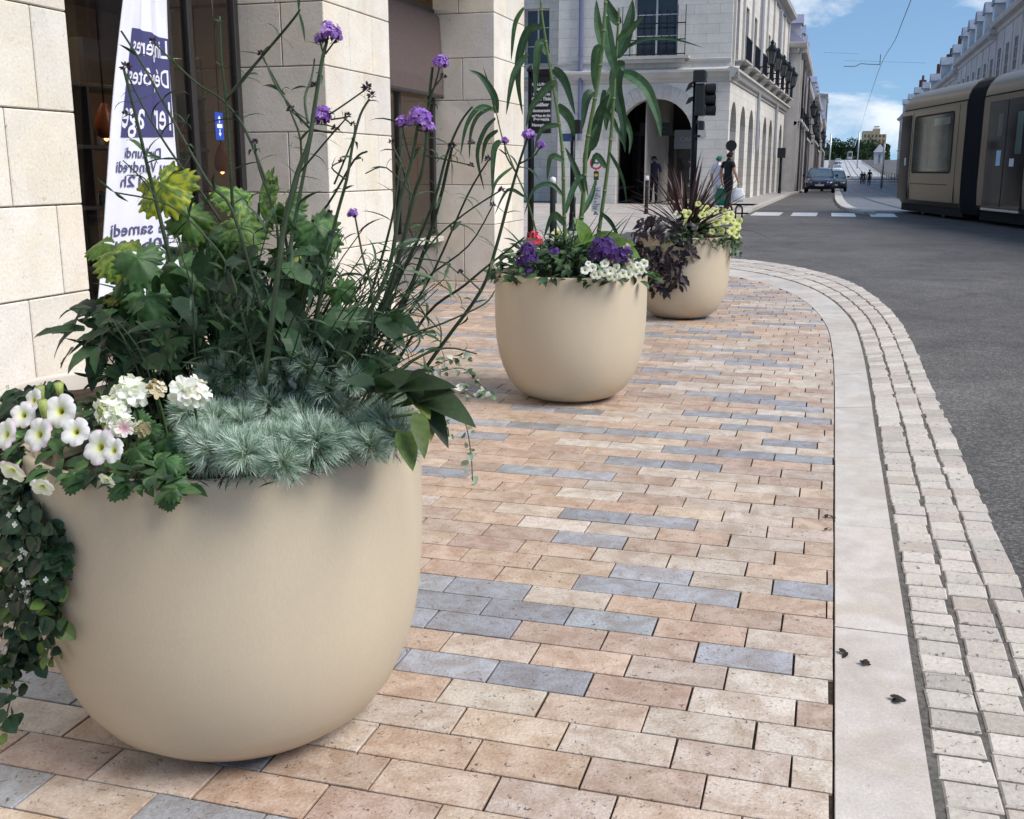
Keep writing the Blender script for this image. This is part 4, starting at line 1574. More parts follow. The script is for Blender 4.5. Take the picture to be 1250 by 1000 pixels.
# --- broad olive leaves and silver strings at the right end
sp = thing('sweet_potato_vine', 'glossy olive heart shaped leaves drooping at the street end of the biggest planter', 'vine', V((P1[0] + .33, P1[1] + .02, P1[3] * .9)))
m = MB('leaf'); st = MB('stem')
for (x0, y0, x1, y1, w, c) in ((452, 470, 536, 458, 44, (.022, .042, .016)), (500, 468, 570, 503, 46, (.026, .046, .016)), (505, 462, 545, 530, 34, (.022, .04, .014)), (502, 475, 522, 500, 26, (.16, .20, .05)), (527, 483, 527, 528, 22, (.15, .20, .04)), (510, 505, 518, 548, 24, (.07, .11, .025)),
                               (492, 528, 503, 563, 28, (.08, .13, .03)), (470, 480, 470, 455, 34, DARK), (460, 470, 430, 462, 30, DARK), (485, 476, 510, 447, 34, (.03, .05, .02)), (495, 490, 540, 470, 40, (.028, .05, .018))):
    a = PY(x0, y0, 1.86 - .1 * (y0 > 500)); b = PY(x1, y1, 1.80 - .1 * (y0 > 500))
    a, b = push(P1, a, .02), push(P1, b, .03)
    d = b - a; L = d.length
    leaf(m, a, d, V((.35, -.6, .75)), L * 1.15, w * 1.85 / F * 1.0, vary(c, .12, RP), .25, 'heart', 8, .15)
    st.tube([V((P1[0] + .3, P1[1], P1[3] * .9)), (V((P1[0] + .3, P1[1], P1[3] * .9)) + a) / 2 + V((0, 0, .05)), a], .0028, 5, (.07, .10, .03))
m.build('foliage', sp, True); st.build('stem', sp, True)
ds = thing('silver_vine', 'thin trailing vine of tiny silver leaves dangling past the street side of the biggest planter', 'vine', V((P1[0] + .4, P1[1] + .05, P1[3] * .9)))
m = MB('silver_leaf'); st = MB('stem')
for (pp, Y, nl) in (([(535, 480), (556, 492), (569, 520), (575, 555), (577, 588)], 1.95, 26), ([(500, 470), (535, 455), (565, 450), (585, 468), (600, 480)], 2.15, 34), ([(510, 460), (545, 440), (570, 438)], 2.2, 22), ([(540, 505), (546, 520), (548, 533)], 1.95, 9), ([(560, 470), (580, 485), (592, 478)], 2.1, 16)):
    L = sm(line(pp, Y), 6)
    st.tube(L, .0012, 4, (.10, .09, .06))
    for q in range(nl):
        p = L[min(len(L) - 1, int(len(L) * (q + U(0, 1)) / nl))] + rdir() * .008
        l = U(.010, .02)
        leaf(m, p, rdir(-.9, .6), V((0, -.6, .8)) + rdir() * .5, l, l * .9, vary(RP.choice([(.30, .34, .28), (.12, .17, .10), (.45, .47, .40)]), .2, RP), .3, 'heart', 4)
st.build('stem', ds, True); m.build('foliage', ds)

# ================================================================== second planter: reeds
RY = P2[1]
reeds = [
    ('tall reed with drooping blades nearest the dark direction board', [([(690, 300), (688, 240), (687, 194), (683, 153), (673, 92), (663, 30), (660, 0)], .011)],
     [([(662, 33), (645, 38), (634, 71), (633, 104), (638, 140)], 12), ([(644, 66), (627, 92), (618, 140)], 9), ([(640, 10), (629, 31), (624, 74)], 8), ([(668, 66), (660, 52), (655, 84), (653, 122)], 14), ([(676, 84), (690, 99), (702, 140)], 13), ([(681, 128), (696, 145), (701, 168)], 13),
      ([(680, 100), (668, 107), (650, 130), (642, 155)], 11), ([(684, 153), (662, 158), (652, 186)], 8), ([(688, 197), (673, 192), (668, 220)], 9), ([(688, 240), (672, 225), (652, 232), (640, 262)], 7), ([(690, 260), (700, 230), (712, 215), (718, 240)], 8), ([(690, 275), (676, 262), (664, 290)], 9)], RY - .05),
    ('thickest reed with broad upright leaves in front of the drainpipe', [([(706, 300), (712, 240), (716, 179), (726, 122), (734, 71), (738, 20), (740, -10)], .014)],
     [([(724, 112), (716, 122), (711, 158)], 14), ([(716, 179), (724, 174), (734, 135), (744, 115)], 18), ([(737, 60), (729, 63), (726, 92), (727, 112)], 14), ([(738, 110), (737, 133), (749, 148), (762, 179)], 10), ([(739, 20), (744, 58), (749, 79), (752, 96)], 15), ([(714, 200), (722, 172), (730, 150)], 12), ([(712, 235), (702, 205), (690, 180)], 9), ([(710, 262), (722, 240), (728, 215)], 8), ([(736, 60), (730, 30), (728, 0)], 12)], RY),
    ('pale green reed whose long blades bend towards the arched passage', [([(728, 300), (734, 263), (744, 186), (749, 122), (752, 70), (756, 10)], .012)],
     [([(752, 70), (762, 51), (770, 20), (772, 0)], 17), ([(763, 81), (755, 84), (752, 107), (760, 143), (763, 186)], 19), ([(758, 90), (772, 94), (790, 110), (803, 143), (807, 168)], 16), ([(755, 66), (765, 58), (790, 48), (826, 49), (857, 58)], 5), ([(744, 186), (755, 205), (762, 225), (765, 250)], 5), ([(748, 130), (760, 140), (770, 165), (768, 188)], 9), ([(740, 205), (728, 190), (722, 205)], 9), ([(734, 260), (748, 275), (760, 305)], 6), ([(752, 100), (742, 130), (740, 160)], 14), ([(754, 50), (770, 36), (785, 20)], 11), ([(756, 30), (746, 14), (738, -5)], 14)], RY + .08),
    ('slender reed with fine hanging leaves leaning to the third pillar', [([(662, 310), (655, 285), (644, 245), (629, 209), (614, 171), (606, 138), (603, 128)], .006)],
     [([(606, 138), (603, 117), (588, 94), (573, 86)], 10), ([(606, 136), (598, 108), (590, 82)], 3), ([(604, 135), (586, 132), (570, 153), (562, 190)], 9), ([(600, 133), (584, 142), (575, 163), (573, 194)], 7), ([(605, 145), (592, 160), (583, 190), (591, 232)], 8), ([(611, 172), (603, 185), (601, 237)], 9), ([(608, 160), (594, 172), (588, 200)], 8), ([(625, 205), (606, 222), (598, 250)], 5), ([(640, 240), (620, 232), (604, 262)], 5)], RY + .05)]
for (lab, stems, lvs, Y) in reeds:
    t = thing('reed', lab, 'reed', V((P2[0] + .02, Y, P2[3] * .9)), 'reeds in the middle planter')
    st = MB('stem')
    for pp, r in stems:
        L = sm(line(pp, Y), 5)
        st.tube(L, [r * (1 - .5 * i / len(L)) for i in range(len(L))], 8, (.085, .14, .05))
        for i in range(3, len(L), 4):
            st.tube([L[i], L[i] + (L[i] - L[i - 1]).normalized() * .012], r * (1.15 - .5 * i / len(L)), 8, (.14, .17, .08))
    st.build('stem', t, True)
    m = MB('leaf')
    for pp, w in lvs:
        L = sm(line(pp, Y + U(-.1, .1), U(-.12, .12)), 5)
        wd = w * Y / F * .42
        n = len(L); c = vary(RP.choice([(.040, .095, .045), (.03, .075, .038), (.055, .12, .06)]), .2, RP)
        pts = []; cc_ = []
        tw = U(-.5, .5)
        for i, p in enumerate(L):
            tt = i / (n - 1)
            tg = (L[min(n - 1, i + 1)] - L[max(0, i - 1)]).normalized()
            view = V((0, -1, .15)).normalized()
            s_ = tg.cross(view)
            s_ = s_.normalized() if s_.length > 1e-5 else V((1, 0, 0))
            s_ = (Matrix.Rotation(tw * (1 - tt), 3, tg) @ s_)
            nn = s_.cross(tg)
            q = wd * PROFS['strap'](min(.999, tt * .98)) * 1.05
            for e_ in (1, .55, .12, 0, -.12, -.55, -1):
                pts.append(p + s_ * q * e_ + nn * q * .35 * abs(e_))
                k_ = (1.9 if e_ == 0 else (1.0 if abs(e_) < .6 else .85)) * (1.15 - .3 * tt) * U(.93, 1.07)
                cc_.append(tuple(x_ * k_ for x_ in c))
        m.add(pts, [(7 * i + j, 7 * i + j + 1, 7 * i + j + 8, 7 * i + j + 7) for i in range(n - 1) for j in range(6)], cols=cc_)
    m.build('foliage', t, True)
g2 = thing('grass_clump', 'clump of fine arching grass blades at the foot of the reeds', 'grass', V((P2[0] - .1, P2[1], P2[3] * .9)))
m = MB('leaf')
for i in range(90):
    a = U(0, 6.3)
    p = V((P2[0] + U(-.26, .2), P2[1] + U(-.15, .2), P2[3] * .92))
    d = V((cos(a) * .5, sin(a) * .3, U(.6, 1.2)))
    L = U(.2, .55)
    leaf(m, p, d, V((-cos(a), -sin(a), .4)), L, U(.008, .018), vary((.045, .10, .05), .3, RP), U(.2, .9), 'strap', 7, .3)
m.build('foliage', g2)


def cushion(name, label, cat, P, ang, n, zr, cols, lw=.5, lr=(.03, .06), spread=(.5, 1.0), prof='ovate', mat='leaf', over=.06, group=None):
    t = thing(name, label, cat, V((P[0], P[1], P[3] * .9)), group)
    m = MB(mat)
    for i in range(n):
        a = U(*ang); q = U(*spread)
        z = P[3] * .95 + U(*zr) * (1.1 - q * .6)
        rr = P[2] * q * 1.0 + (over * U(0, 1) if q > .9 else 0)
        p = V((P[0] + rr * cos(a), P[1] + rr * sin(a), z))
        if q > .93: p.z -= U(0, over)
        p = push(P, p, .012)
        d = (V((cos(a), sin(a), .1)) * .6 + rdir(-.5, .7)).normalized(); L = U(*lr)
        leaf(m, p, d, V((0, -.3, 1)) + rdir() * .4, L, L * lw, vary(RP.choice(cols), .28, RP), U(.2, .8), prof, 5)
    m.build('foliage', t)
    return t


AF = (pi, 2 * pi)
c2 = cushion('bedding_foliage', 'bushy dark green bedding plants filling the middle planter under the reeds', 'bedding plant', P2, (0, 2 * pi), 900, (.0, .22), [DARK, GREEN, MID, (.03, .06, .03)], lr=(.04, .09), spread=(.1, .97), over=.015)
# two rubbery bright leaves behind
m = MB('leaf')
for (x0, y0, x1, y1, w) in ((718, 300, 750, 280, 26), (735, 305, 768, 290, 26), (716, 296, 708, 268, 22), (700, 300, 722, 285, 24), (745, 300, 778, 305, 24)):
    a, b = PY(x0, y0, RY - .1), PY(x1, y1, RY - .18)
    leaf(m, a, b - a, V((0, -.6, .8)), (b - a).length * 1.1, w * RY / F, vary((.10, .19, .04), .2, RP), .4, 'heart', 7)
m.build('broad_leaf', c2, True)


def clusters(name, label, cat, P, pts, cols, rad, nflo, part='flower_head', group=None, size=.3):
    t = thing(name, label, cat, V((P[0], P[1], P[3] * .9)), group)
    for (px, py, r) in pts:
        c = PY(px, py, P[1] - .36 + .1 * (py < 300))
        c = push(P, c, .03)
        rr = r * c.y / F
        m = MB('petal')
        for i in range(nflo):
            d = (rdir(-.4, 1) + V((0, -.4, 0))).normalized()
            floret(m, c + d * rr * U(.5, 1), d + rdir() * .3, rr * size, vary(RP.choice(cols), .15, RP), 5, .2)
        m.build(part, t)
    return t


PUR = [(.10, .05, .22), (.14, .07, .30), (.07, .03, .15)]
clusters('purple_verbena', 'dense purple flower clusters above the white bells in the middle planter', 'flower', P2, [(735, 302, 14), (748, 310, 15), (728, 312, 12), (757, 316, 12), (741, 296, 9), (764, 308, 9)], PUR, .05, 34)
clusters('trailing_lobelia', 'violet trailing flowers over the shaded end of the middle planter rim', 'flower', P2, [(644, 306, 12), (640, 320, 12), (648, 314, 10), (645, 332, 9), (676, 308, 8)], PUR, .05, 30)
clusters('red_geranium', 'pinkish red geranium head in the middle planter', 'geranium', P2, [(652, 293, 11)], [(.75, .06, .12), (.80, .14, .2), (.6, .03, .08)], .05, 34)
clusters('pale_pink_flower', 'pale pink fading blossoms beside the purple clusters', 'flower', P2, [(763, 303, 7), (745, 322, 6), (765, 320, 6)], [(.75, .62, .62), (.7, .5, .52), (.5, .35, .3)], .05, 16)
wp = thing('white_petunia', 'small white bell flowers along the front rim of the middle planter', 'petunia', V((P2[0] + .2, P2[1] - .3, P2[3] * .9)))
for (px, py, r) in ((714, 330, 6), (723, 327, 6), (730, 335, 7), (738, 322, 6), (745, 331, 6), (752, 327, 6), (738, 333, 6), (760, 334, 6), (770, 326, 6), (776, 332, 6), (783, 330, 5), (750, 338, 6), (725, 336, 5), (767, 335, 6), (786, 322, 6), (744, 338, 5), (718, 322, 4), (778, 324, 5)):
    c = push(P2, PY(px, py, P2[1] - P2[2] - .03 + abs(px - 705) * .0012), .03)
    m = MB('petal')
    petunia(m, c, V((U(-.4, .4), -.9, U(.1, .6))), r * c.y / F, rim=(.80, .80, .80), mid=(.72, .72, .55), throat=(.3, .35, .05))
    m.build('flower', wp, True)
m = MB('petal'); c = PZ(680, 286, P2[3] + .10)
petunia(m, c, V((0, -.9, .4)), 8 * c.y / F, rim=(.78, .78, .55), mid=(.5, .5, .1), throat=(.03, .02, .02))
tag(m.build('pansy', loc=c), 'single pale yellow flower with dark eye at the foot of the reeds', 'flower')

# ================================================================== third planter
cor = thing('cordyline', 'spiky maroon cordyline fan rising from the farthest planter', 'cordyline', V((P3[0] + .02, P3[1], P3[3] * .9)))
m = MB('dark_leaf')
c0 = V((P3[0] + .03, P3[1], P3[3] * .92))
for i in range(120):
    z = U(-.12, 1); a = U(0, 6.3); q = sqrt(max(0, 1 - z * z))
    d = V((q * cos(a) * .85, q * sin(a) * .85, z + .25)).normalized()
    L = U(.5, .82) * (1 if d.z > .3 else .8)
    leaf(m, c0 + V((U(-.03, .03), U(-.03, .03), U(0, .08))), d, V((-d.x, -d.y, .5)), L, U(.018, .032), vary(RP.choice([(.045, .022, .024), (.07, .03, .033), (.03, .018, .02), (.10, .06, .055)]), .25, RP), U(.05, .45) if z > .2 else U(.3, .8), 'strap', 7, .45)
m.tube([V((P3[0] + .03, P3[1], P3[3] * .86)), c0 + V((0, 0, .1))], [.035, .02], 8, (.06, .04, .035))
m.build('foliage', cor)
dk = thing('dark_coleus', 'blackish purple lobed foliage hanging between the middle and farthest planters', 'coleus', V((P3[0] - .3, P3[1] - .25, P3[3] * .9)))
m = MB('dark_leaf')
for i in range(330):
    k = U(0, 1)
    px = 775 + U(0, 66); top = 262 + abs(px - 800) * .25
    py = top + U(0, 1) * (92 if px < 832 else 60) * (1 - .25 * abs(px - 808) / 33)
    p = PY(px, py, P3[1] - .28 + U(-.18, .14))
    p = push(P3, p, .03)
    d = (rdir(-1, .3) + V((0, -.3, -.35))).normalized(); L = U(.06, .13)
    leaf(m, p, d, V((0, -.8, .6)) + rdir() * .5, L, L * U(.25, .6), vary(RP.choice([(.018, .014, .022), (.025, .016, .024), (.012, .011, .016), (.04, .022, .035)]), .3, RP), U(.2, .7), 'ovate', 6, .2, .3)
m.build('foliage', dk)
yp = cushion('yellow_petunia', 'pale yellow petunias heaped over the street side rim of the farthest planter', 'petunia', P3, (-pi * .62, .8), 420, (-.02, .18), [GREEN, MID, (.07, .15, .04)], lr=(.03, .06), spread=(.3, 1.06))
for (px, py, r) in ((827, 262, 5), (840, 262, 6), (838, 273, 6), (848, 277, 5), (862, 256, 6), (863, 266, 5), (857, 263, 5), (874, 272, 6), (886, 268, 7), (892, 262, 5), (880, 282, 5), (893, 282, 6), (899, 277, 6), (899, 287, 5), (873, 258, 5), (852, 249, 4), (902, 270, 5), (836, 259, 4), (806, 282, 4), (815, 283, 4), (869, 283, 4), (884, 258, 4), (858, 254, 4), (895, 270, 4)):
    c = PY(px, py, P3[1] - .24 + U(-.08, .1))
    m = MB('petal')
    wt = px in (848, 806, 815, 827)
    petunia(m, c, V((U(-.4, .5), -.9, U(.1, .6))), r * c.y / F, rim=(.78, .79, .76) if wt else (.72, .74, .36), mid=(.62, .66, .2), throat=(.35, .42, .05))
    m.build('flower', yp, True)
tr = MB('silver_leaf')
for i in range(90):
    px = 897 + U(-6, 7); py = 282 + U(0, 1) * 30
    p = push(P3, PY(px, py, P3[1] - .1 + U(-.05, .05)), .012); L = U(.018, .04)
    leaf(tr, p, rdir(-.9, .3), V((.3, -.8, .4)) + rdir() * .4, L, L * .7, vary(RP.choice([(.12, .18, .09), (.06, .11, .05), (.2, .26, .18)]), .2, RP), .3, 'heart', 4)
tr.build('trailing_shoot', yp)
# fourth (small) planter: a few shoots
sc_ = cushion('trailing_shrub', 'small dark green plant in the low pale planter by the wall', 'shrub', P4, (-1.2, 1.6), 160, (-.02, .10), [DARK, GREEN], lr=(.03, .07), spread=(.2, .95))
m = MB('leaf')
p = PY(20, 487, 3.0)
m.tube([PY(3, 483, 3.0), p], .003, 5, (.1, .12, .04))
for i in range(6): leaf(m, p + rdir() * .01, rdir(), V((0, -.5, 1)), .035, .025, (.06, .12, .03), .3, 'ovate', 4)
m.build('shoot', sc_)
# ------------------------------------------------------------------ far buildings
def wall_holes(m, o, u, n, u0, u1, z0, z1, holes, depth=.2, arch=()):
    """Wall in the plane o + u*a + z, outward normal n, with rectangular holes (a0,a1,z0,z1) and arched ones (a0,a1,zbase,zspring)."""
    o = V(o); u = V(u); n = V(n)
    P = lambda a, z, d=0.0: o + u * a + V((0, 0, z)) - n * d
    rects = list(holes) + [(a0, a1, zb, zs + (a1 - a0) / 2 + .02) for (a0, a1, zb, zs) in arch]
    us = sorted(set([u0, u1] + [h[0] for h in rects] + [h[1] for h in rects]))
    for i in range(len(us) - 1):
        a, b = us[i], us[i + 1]
        if b - a < 1e-5: continue
        hs = sorted([h for h in rects if h[0] <= a + 1e-6 and h[1] >= b - 1e-6], key=lambda h: h[2])
        z = z0
        for h in hs:
            if h[2] > z + 1e-5: m.quad(P(a, z), P(b, z), P(b, h[2]), P(a, h[2]))
            z = max(z, h[3])
        if z < z1 - 1e-5: m.quad(P(a, z), P(b, z), P(b, z1), P(a, z1))
    for (a, b, c, d) in holes:
        m.quad(P(a, c), P(a, c, depth), P(a, d, depth), P(a, d))
        m.quad(P(b, c), P(b, d), P(b, d, depth), P(b, c, depth))
        m.quad(P(a, d), P(a, d, depth), P(b, d, depth), P(b, d))
        m.quad(P(a, c), P(b, c), P(b, c, depth), P(a, c, depth))
    for (a, b, zb, zs) in arch:
        r = (b - a) / 2; c = (a + b) / 2; zt = zs + r + .02; N_ = 16
        A = [(c - r * cos(pi * k / N_), zs + r * sin(pi * k / N_)) for k in range(N_ + 1)]
        for k in range(N_):
            m.quad(P(A[k][0], A[k][1]), P(A[k + 1][0], A[k + 1][1]), P(A[k + 1][0], zt), P(A[k][0], zt))
            m.quad(P(A[k][0], A[k][1]), P(A[k][0], A[k][1], depth * 2), P(A[k + 1][0], A[k + 1][1], depth * 2), P(A[k + 1][0], A[k + 1][1]))
        m.quad(P(a, zb), P(a, zb, depth * 2), P(a, zs, depth * 2), P(a, zs))
        m.quad(P(b, zb), P(b, zs), P(b, zs, depth * 2), P(b, zb, depth * 2))


def window(par, o, u, n, a, b, c, d, depth=.2, frame=(0.55, 0.54, 0.52), pane=(.02, .024, .03), sill=True, bars=1, mat='pane', shutter=None):
    o = V(o); u = V(u); n = V(n)
    P = lambda q, z, e=0.0: o + u * q + V((0, 0, z)) - n * e
    m = MB('paint', frame)

    def bar(a0, a1, z0, z1, e0, e1):
        pts = [P(a0, z0, e0), P(a1, z0, e0), P(a1, z1, e0), P(a0, z1, e0), P(a0, z0, e1), P(a1, z0, e1), P(a1, z1, e1), P(a0, z1, e1)]
        m.add(pts, [(0, 1, 2, 3), (4, 7, 6, 5), (0, 4, 5, 1), (1, 5, 6, 2), (2, 6, 7, 3), (3, 7, 4, 0)])
    t = min(.06, (b - a) * .09)
    e0, e1 = depth - .06, depth - .004
    bar(a, a + t, c, d, e0, e1); bar(b - t, b, c, d, e0, e1)
    bar(a + t, b - t, c, c + t, e0, e1); bar(a + t, b - t, d - t, d, e0, e1)
    if bars:
        mid = (a + b) / 2
        bar(mid - t * .5, mid + t * .5, c + t, d - t, e0, e1)
        for k in range(1, 3):
            z = c + (d - c) * k / 3
            bar(a + t, mid - t * .5, z - t * .25, z + t * .25, e0 + .01, e1); bar(mid + t * .5, b - t, z - t * .25, z + t * .25, e0 + .01, e1)
    f = m.build('window', par)
    g_ = MB(mat, pane)
    g_.quad(P(a, c, depth - .012), P(b, c, depth - .012), P(b, d, depth - .012), P(a, d, depth - .012))
    g_.build('pane', f)
    if shutter:
        s_ = MB('paint', shutter)
        w = (b - a) * .45
        for (q0, q1) in ((a - w - .02, a - .02), (b + .02, b + w + .02)):
            pts = [P(q0, c, -.02), P(q1, c, -.02), P(q1, d, -.02), P(q0, d, -.02), P(q0, c, -.055), P(q1, c, -.055), P(q1, d, -.055), P(q0, d, -.055)]
            s_.add(pts, [(4, 5, 6, 7), (0, 4, 7, 3), (1, 2, 6, 5), (3, 7, 6, 2), (0, 1, 5, 4)])
        s_.build('shutter', f)
    if sill:
        m = MB('far_stone', (.5, .48, .45))
        bar(a - .1, b + .1, c - .1, c - .003, -.1, .04)
        m.build('sill', f)
    return f


def band(m, o, u, n, u0, u1, prof, col=None):
    """Moulding: profile (outward, z) swept along the wall."""
    o = V(o); u = V(u); n = V(n)
    for i in range(len(prof) - 1):
        (d0, z0), (d1, z1) = prof[i], prof[i + 1]
        m.quad(o + u * u0 + n * d0 + V((0, 0, z0)), o + u * u1 + n * d0 + V((0, 0, z0)), o + u * u1 + n * d1 + V((0, 0, z1)), o + u * u0 + n * d1 + V((0, 0, z1)), col)
    for q in (u0, u1):
        m.add([o + u * q + n * d + V((0, 0, z)) for d, z in prof], [tuple(range(len(prof)))], col)


def lantern(par, p, n, s=1.0):
    """Wall lantern on an iron bracket."""
    m = MB('metal', (.02, .022, .025))
    p = V(p); n = V(n)
    q = p + n * .75 * s
    m.tube([p, p + n * .4 * s + V((0, 0, .03)), q], .025 * s, 6)
    m.tube([p - V((0, 0, .3 * s)), p + n * .35 * s], .018 * s, 6)
    m.lathe([(.03, 0), (.07, .06), (.12, .1), (.13, .13)], 6, q, None, True)
    for k in range(6):
        a = pi * k / 3
        m.tube([q + V((.12 * s * cos(a), .12 * s * sin(a), .12 * s)), q + V((.22 * s * cos(a), .22 * s * sin(a), .62 * s))], .015 * s, 4)
    m.lathe([(.26 * s, .62 * s), (.24 * s, .68 * s), (.10 * s, .82 * s), (.06 * s, .9 * s), (.09 * s, .94 * s), (.02 * s, 1.05 * s)], 6, q, None, True)
    f = m.build('lantern', par)
    g_ = MB('pane', (.10, .11, .12))
    g_.lathe([(.11 * s, .125 * s), (.20 * s, .61 * s)], 6, q, None, False)
    g_.build('lantern_glass', f)


# --- building with the arched passage (front towards us, long arcade along the street)
B0 = V((-3.75, 40.0, 0))
BA = radians(1.9)
SU = V((sin(BA), cos(BA), 0)); SN = V((cos(BA), -sin(BA), 0))
FU = V((-1, 0, 0)); FN = V((0, -1, 0))
ab = thing('arcade_house', 'pale stone corner house with arched passage, iron barred window and long row of narrow arches', 'building', B0)
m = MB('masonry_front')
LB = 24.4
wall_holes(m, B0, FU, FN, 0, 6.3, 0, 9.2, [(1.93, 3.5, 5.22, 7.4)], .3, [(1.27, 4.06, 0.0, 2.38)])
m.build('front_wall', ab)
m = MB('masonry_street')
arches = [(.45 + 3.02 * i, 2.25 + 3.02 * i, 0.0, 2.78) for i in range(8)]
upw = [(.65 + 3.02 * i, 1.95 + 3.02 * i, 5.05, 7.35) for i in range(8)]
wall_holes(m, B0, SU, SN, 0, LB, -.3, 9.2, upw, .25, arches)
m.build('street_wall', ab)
m = MB('far_stone', (.30, .285, .27))
# arcade walk behind the arches and passage behind the big arch
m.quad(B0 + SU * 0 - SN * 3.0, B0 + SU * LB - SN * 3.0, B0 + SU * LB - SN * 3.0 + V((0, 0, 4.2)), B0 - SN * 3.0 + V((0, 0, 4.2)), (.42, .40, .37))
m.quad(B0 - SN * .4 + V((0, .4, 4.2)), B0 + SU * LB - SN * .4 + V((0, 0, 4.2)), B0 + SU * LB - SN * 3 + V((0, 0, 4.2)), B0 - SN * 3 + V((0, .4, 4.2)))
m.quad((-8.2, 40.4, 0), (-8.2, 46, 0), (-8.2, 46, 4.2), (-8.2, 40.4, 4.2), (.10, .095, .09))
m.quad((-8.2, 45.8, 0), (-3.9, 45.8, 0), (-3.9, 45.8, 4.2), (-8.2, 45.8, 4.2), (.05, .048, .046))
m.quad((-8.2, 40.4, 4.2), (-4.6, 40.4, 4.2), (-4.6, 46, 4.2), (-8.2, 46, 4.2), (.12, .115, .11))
m.build('passage', ab)
m = MB('far_stone', (.56, .535, .50))
CORN = [(0, 4.30), (.05, 4.32), (.07, 4.42), (.16, 4.46), (.22, 4.58), (.30, 4.64), (.30, 4.72), (.04, 4.80), (0, 4.82)]
band(m, B0, FU, FN, -.3, 6.3, CORN); band(m, B0, SU, SN, -.3, LB, CORN)
C2 = [(0, 5.0), (.06, 5.02), (.06, 5.10), (0, 5.12)]
band(m, B0, FU, FN, 0, 1.7, C2); band(m, B0, FU, FN, 3.7, 6.3, C2)
C3 = [(0, 9.1), (.1, 9.15), (.15, 9.3), (.4, 9.4), (.45, 9.55), (0, 9.6)]
band(m, B0, FU, FN, -.45, 6.3, C3); band(m, B0, SU, SN, -.45, LB, C3)
m.build('cornice', ab)
m = MB('far_stone', (.58, .555, .52))
# raised voussoir ring, balcony slab under the window and pilasters
N_ = 18; c = 2.665; r0, r1, zs = 1.41, 1.9, 2.38
for k in range(N_):
    a0, a1 = pi * k / N_ + .012, pi * (k + 1) / N_ - .012
    q = [(r0, a0), (r1, a0), (r1, a1), (r0, a1)]
    pts = [B0 + FU * (c - r * cos(a)) + V((0, -.025, zs + r * sin(a))) for r, a in q] + [B0 + FU * (c - r * cos(a)) + V((0, .0, zs + r * sin(a))) for r, a in q]
    m.add(pts, [(0, 1, 2, 3), (0, 4, 5, 1), (1, 5, 6, 2), (2, 6, 7, 3), (3, 7, 4, 0)], vary((.56, .535, .5), .06))
m.build('arch_ring', ab)
m = MB('far_stone', (.57, .545, .51))
for i in range(8):
    cu = 1.35 + 3.02 * i
    for (a0, a1, z0, z1, d) in ((cu - .95, cu - .62, 4.74, 5.04, .42), (cu + .62, cu + .95, 4.74, 5.04, .42), (cu - 1.05, cu + 1.05, 5.0 + .002, 5.05, .5)):
        o = B0 + SU * a0; pts = []
        for (a, dd, z) in ((a0, 0, z0), (a1, 0, z0), (a1, 0, z1), (a0, 0, z1), (a0, d * (.35 if z1 < 5.045 else 1), z0), (a1, d * (.35 if z1 < 5.045 else 1), z0), (a1, d, z1), (a0, d, z1)):
            pts.append(B0 + SU * a + SN * dd + V((0, 0, z)))
        m.add(pts, [(4, 5, 6, 7), (0, 4, 7, 3), (1, 2, 6, 5), (3, 7, 6, 2), (0, 1, 5, 4)])
for i in range(9):
    cu = -.16 + 3.02 * i
    if cu < 0: cu = .12
    if cu > LB - .3: cu = LB - .3
    for (z0, z1) in ((4.83, 9.1),):
        a0, a1 = cu, cu + .3
        pts = [B0 + SU * a + SN * d + V((0, 0, z)) for d in (0, .09) for (a, z) in ((a0, z0), (a1, z0), (a1, z1), (a0, z1))]
        m.add(pts, [(4, 5, 6, 7), (0, 4, 7, 3), (1, 2, 6, 5), (0, 1, 5, 4)])
m.build('balcony_corbel', ab)
for i in range(8):
    u0 = 1.35 + 3.02 * i
    f = window(ab, B0, SU, SN, .65 + 3.02 * i, 1.95 + 3.02 * i, 5.05, 7.35, .25, (.35, .36, .40), (.025, .03, .06), False, 1)
    m = MB('metal', (.04, .042, .05))
    for z in (5.1, 5.85):
        m.tube([B0 + SU * (u0 - .9) + SN * .46 + V((0, 0, z)), B0 + SU * (u0 + .9) + SN * .46 + V((0, 0, z))], .02, 4)
    for k in range(13):
        q = u0 - .9 + 1.8 * k / 12
        m.tube([B0 + SU * q + SN * .46 + V((0, 0, 5.05)), B0 + SU * q + SN * .46 + V((0, 0, 5.85))], .012, 4)
    m.build('balcony_rail', ab)
for i in range(5):
    lantern(ab, B0 + SU * (2.86 + 3.02 * (i + (1 if i > 0 else 1))) + SN * .1 + V((0, 0, 5.25)), SN, 1.0 - .0 * i)
# barred window on the front
f = window(ab, B0, FU, FN, 1.93, 3.5, 5.22, 7.4, .3, (.60, .60, .60), (.022, .026, .034), False, 1)
m = MB('far_stone', (.55, .525, .49))
for (a0, a1, z0, z1, d) in ((1.6, 3.85, 4.98, 5.10, .32), (1.45, 4.0, 5.102, 5.20, .42)):
    pts = [B0 + FU * a + FN * dd + V((0, 0, z)) for dd in (0, d) for (a, z) in ((a0, z0), (a1, z0), (a1, z1), (a0, z1))]
    m.add(pts, [(4, 7, 6, 5), (0, 3, 7, 4), (1, 5, 6, 2), (3, 2, 6, 7), (0, 4, 5, 1)])
m.build('window_ledge', ab)
m = MB('metal', (.035, .036, .04))
for z in (5.26, 5.75, 6.3):
    m.tube([B0 + FU * 1.6 + FN * .34 + V((0, 0, z)), B0 + FU * 3.85 + FN * .34 + V((0, 0, z))], .022, 5)
for k in range(9):
    q = 1.6 + 2.25 * k / 8
    m.tube([B0 + FU * q + FN * .34 + V((0, 0, 5.2)), B0 + FU * q + FN * .34 + V((0, 0, 6.9))], .016, 5)
m.build('window_bars', ab)
m = MB('paint', (.19, .20, .32))
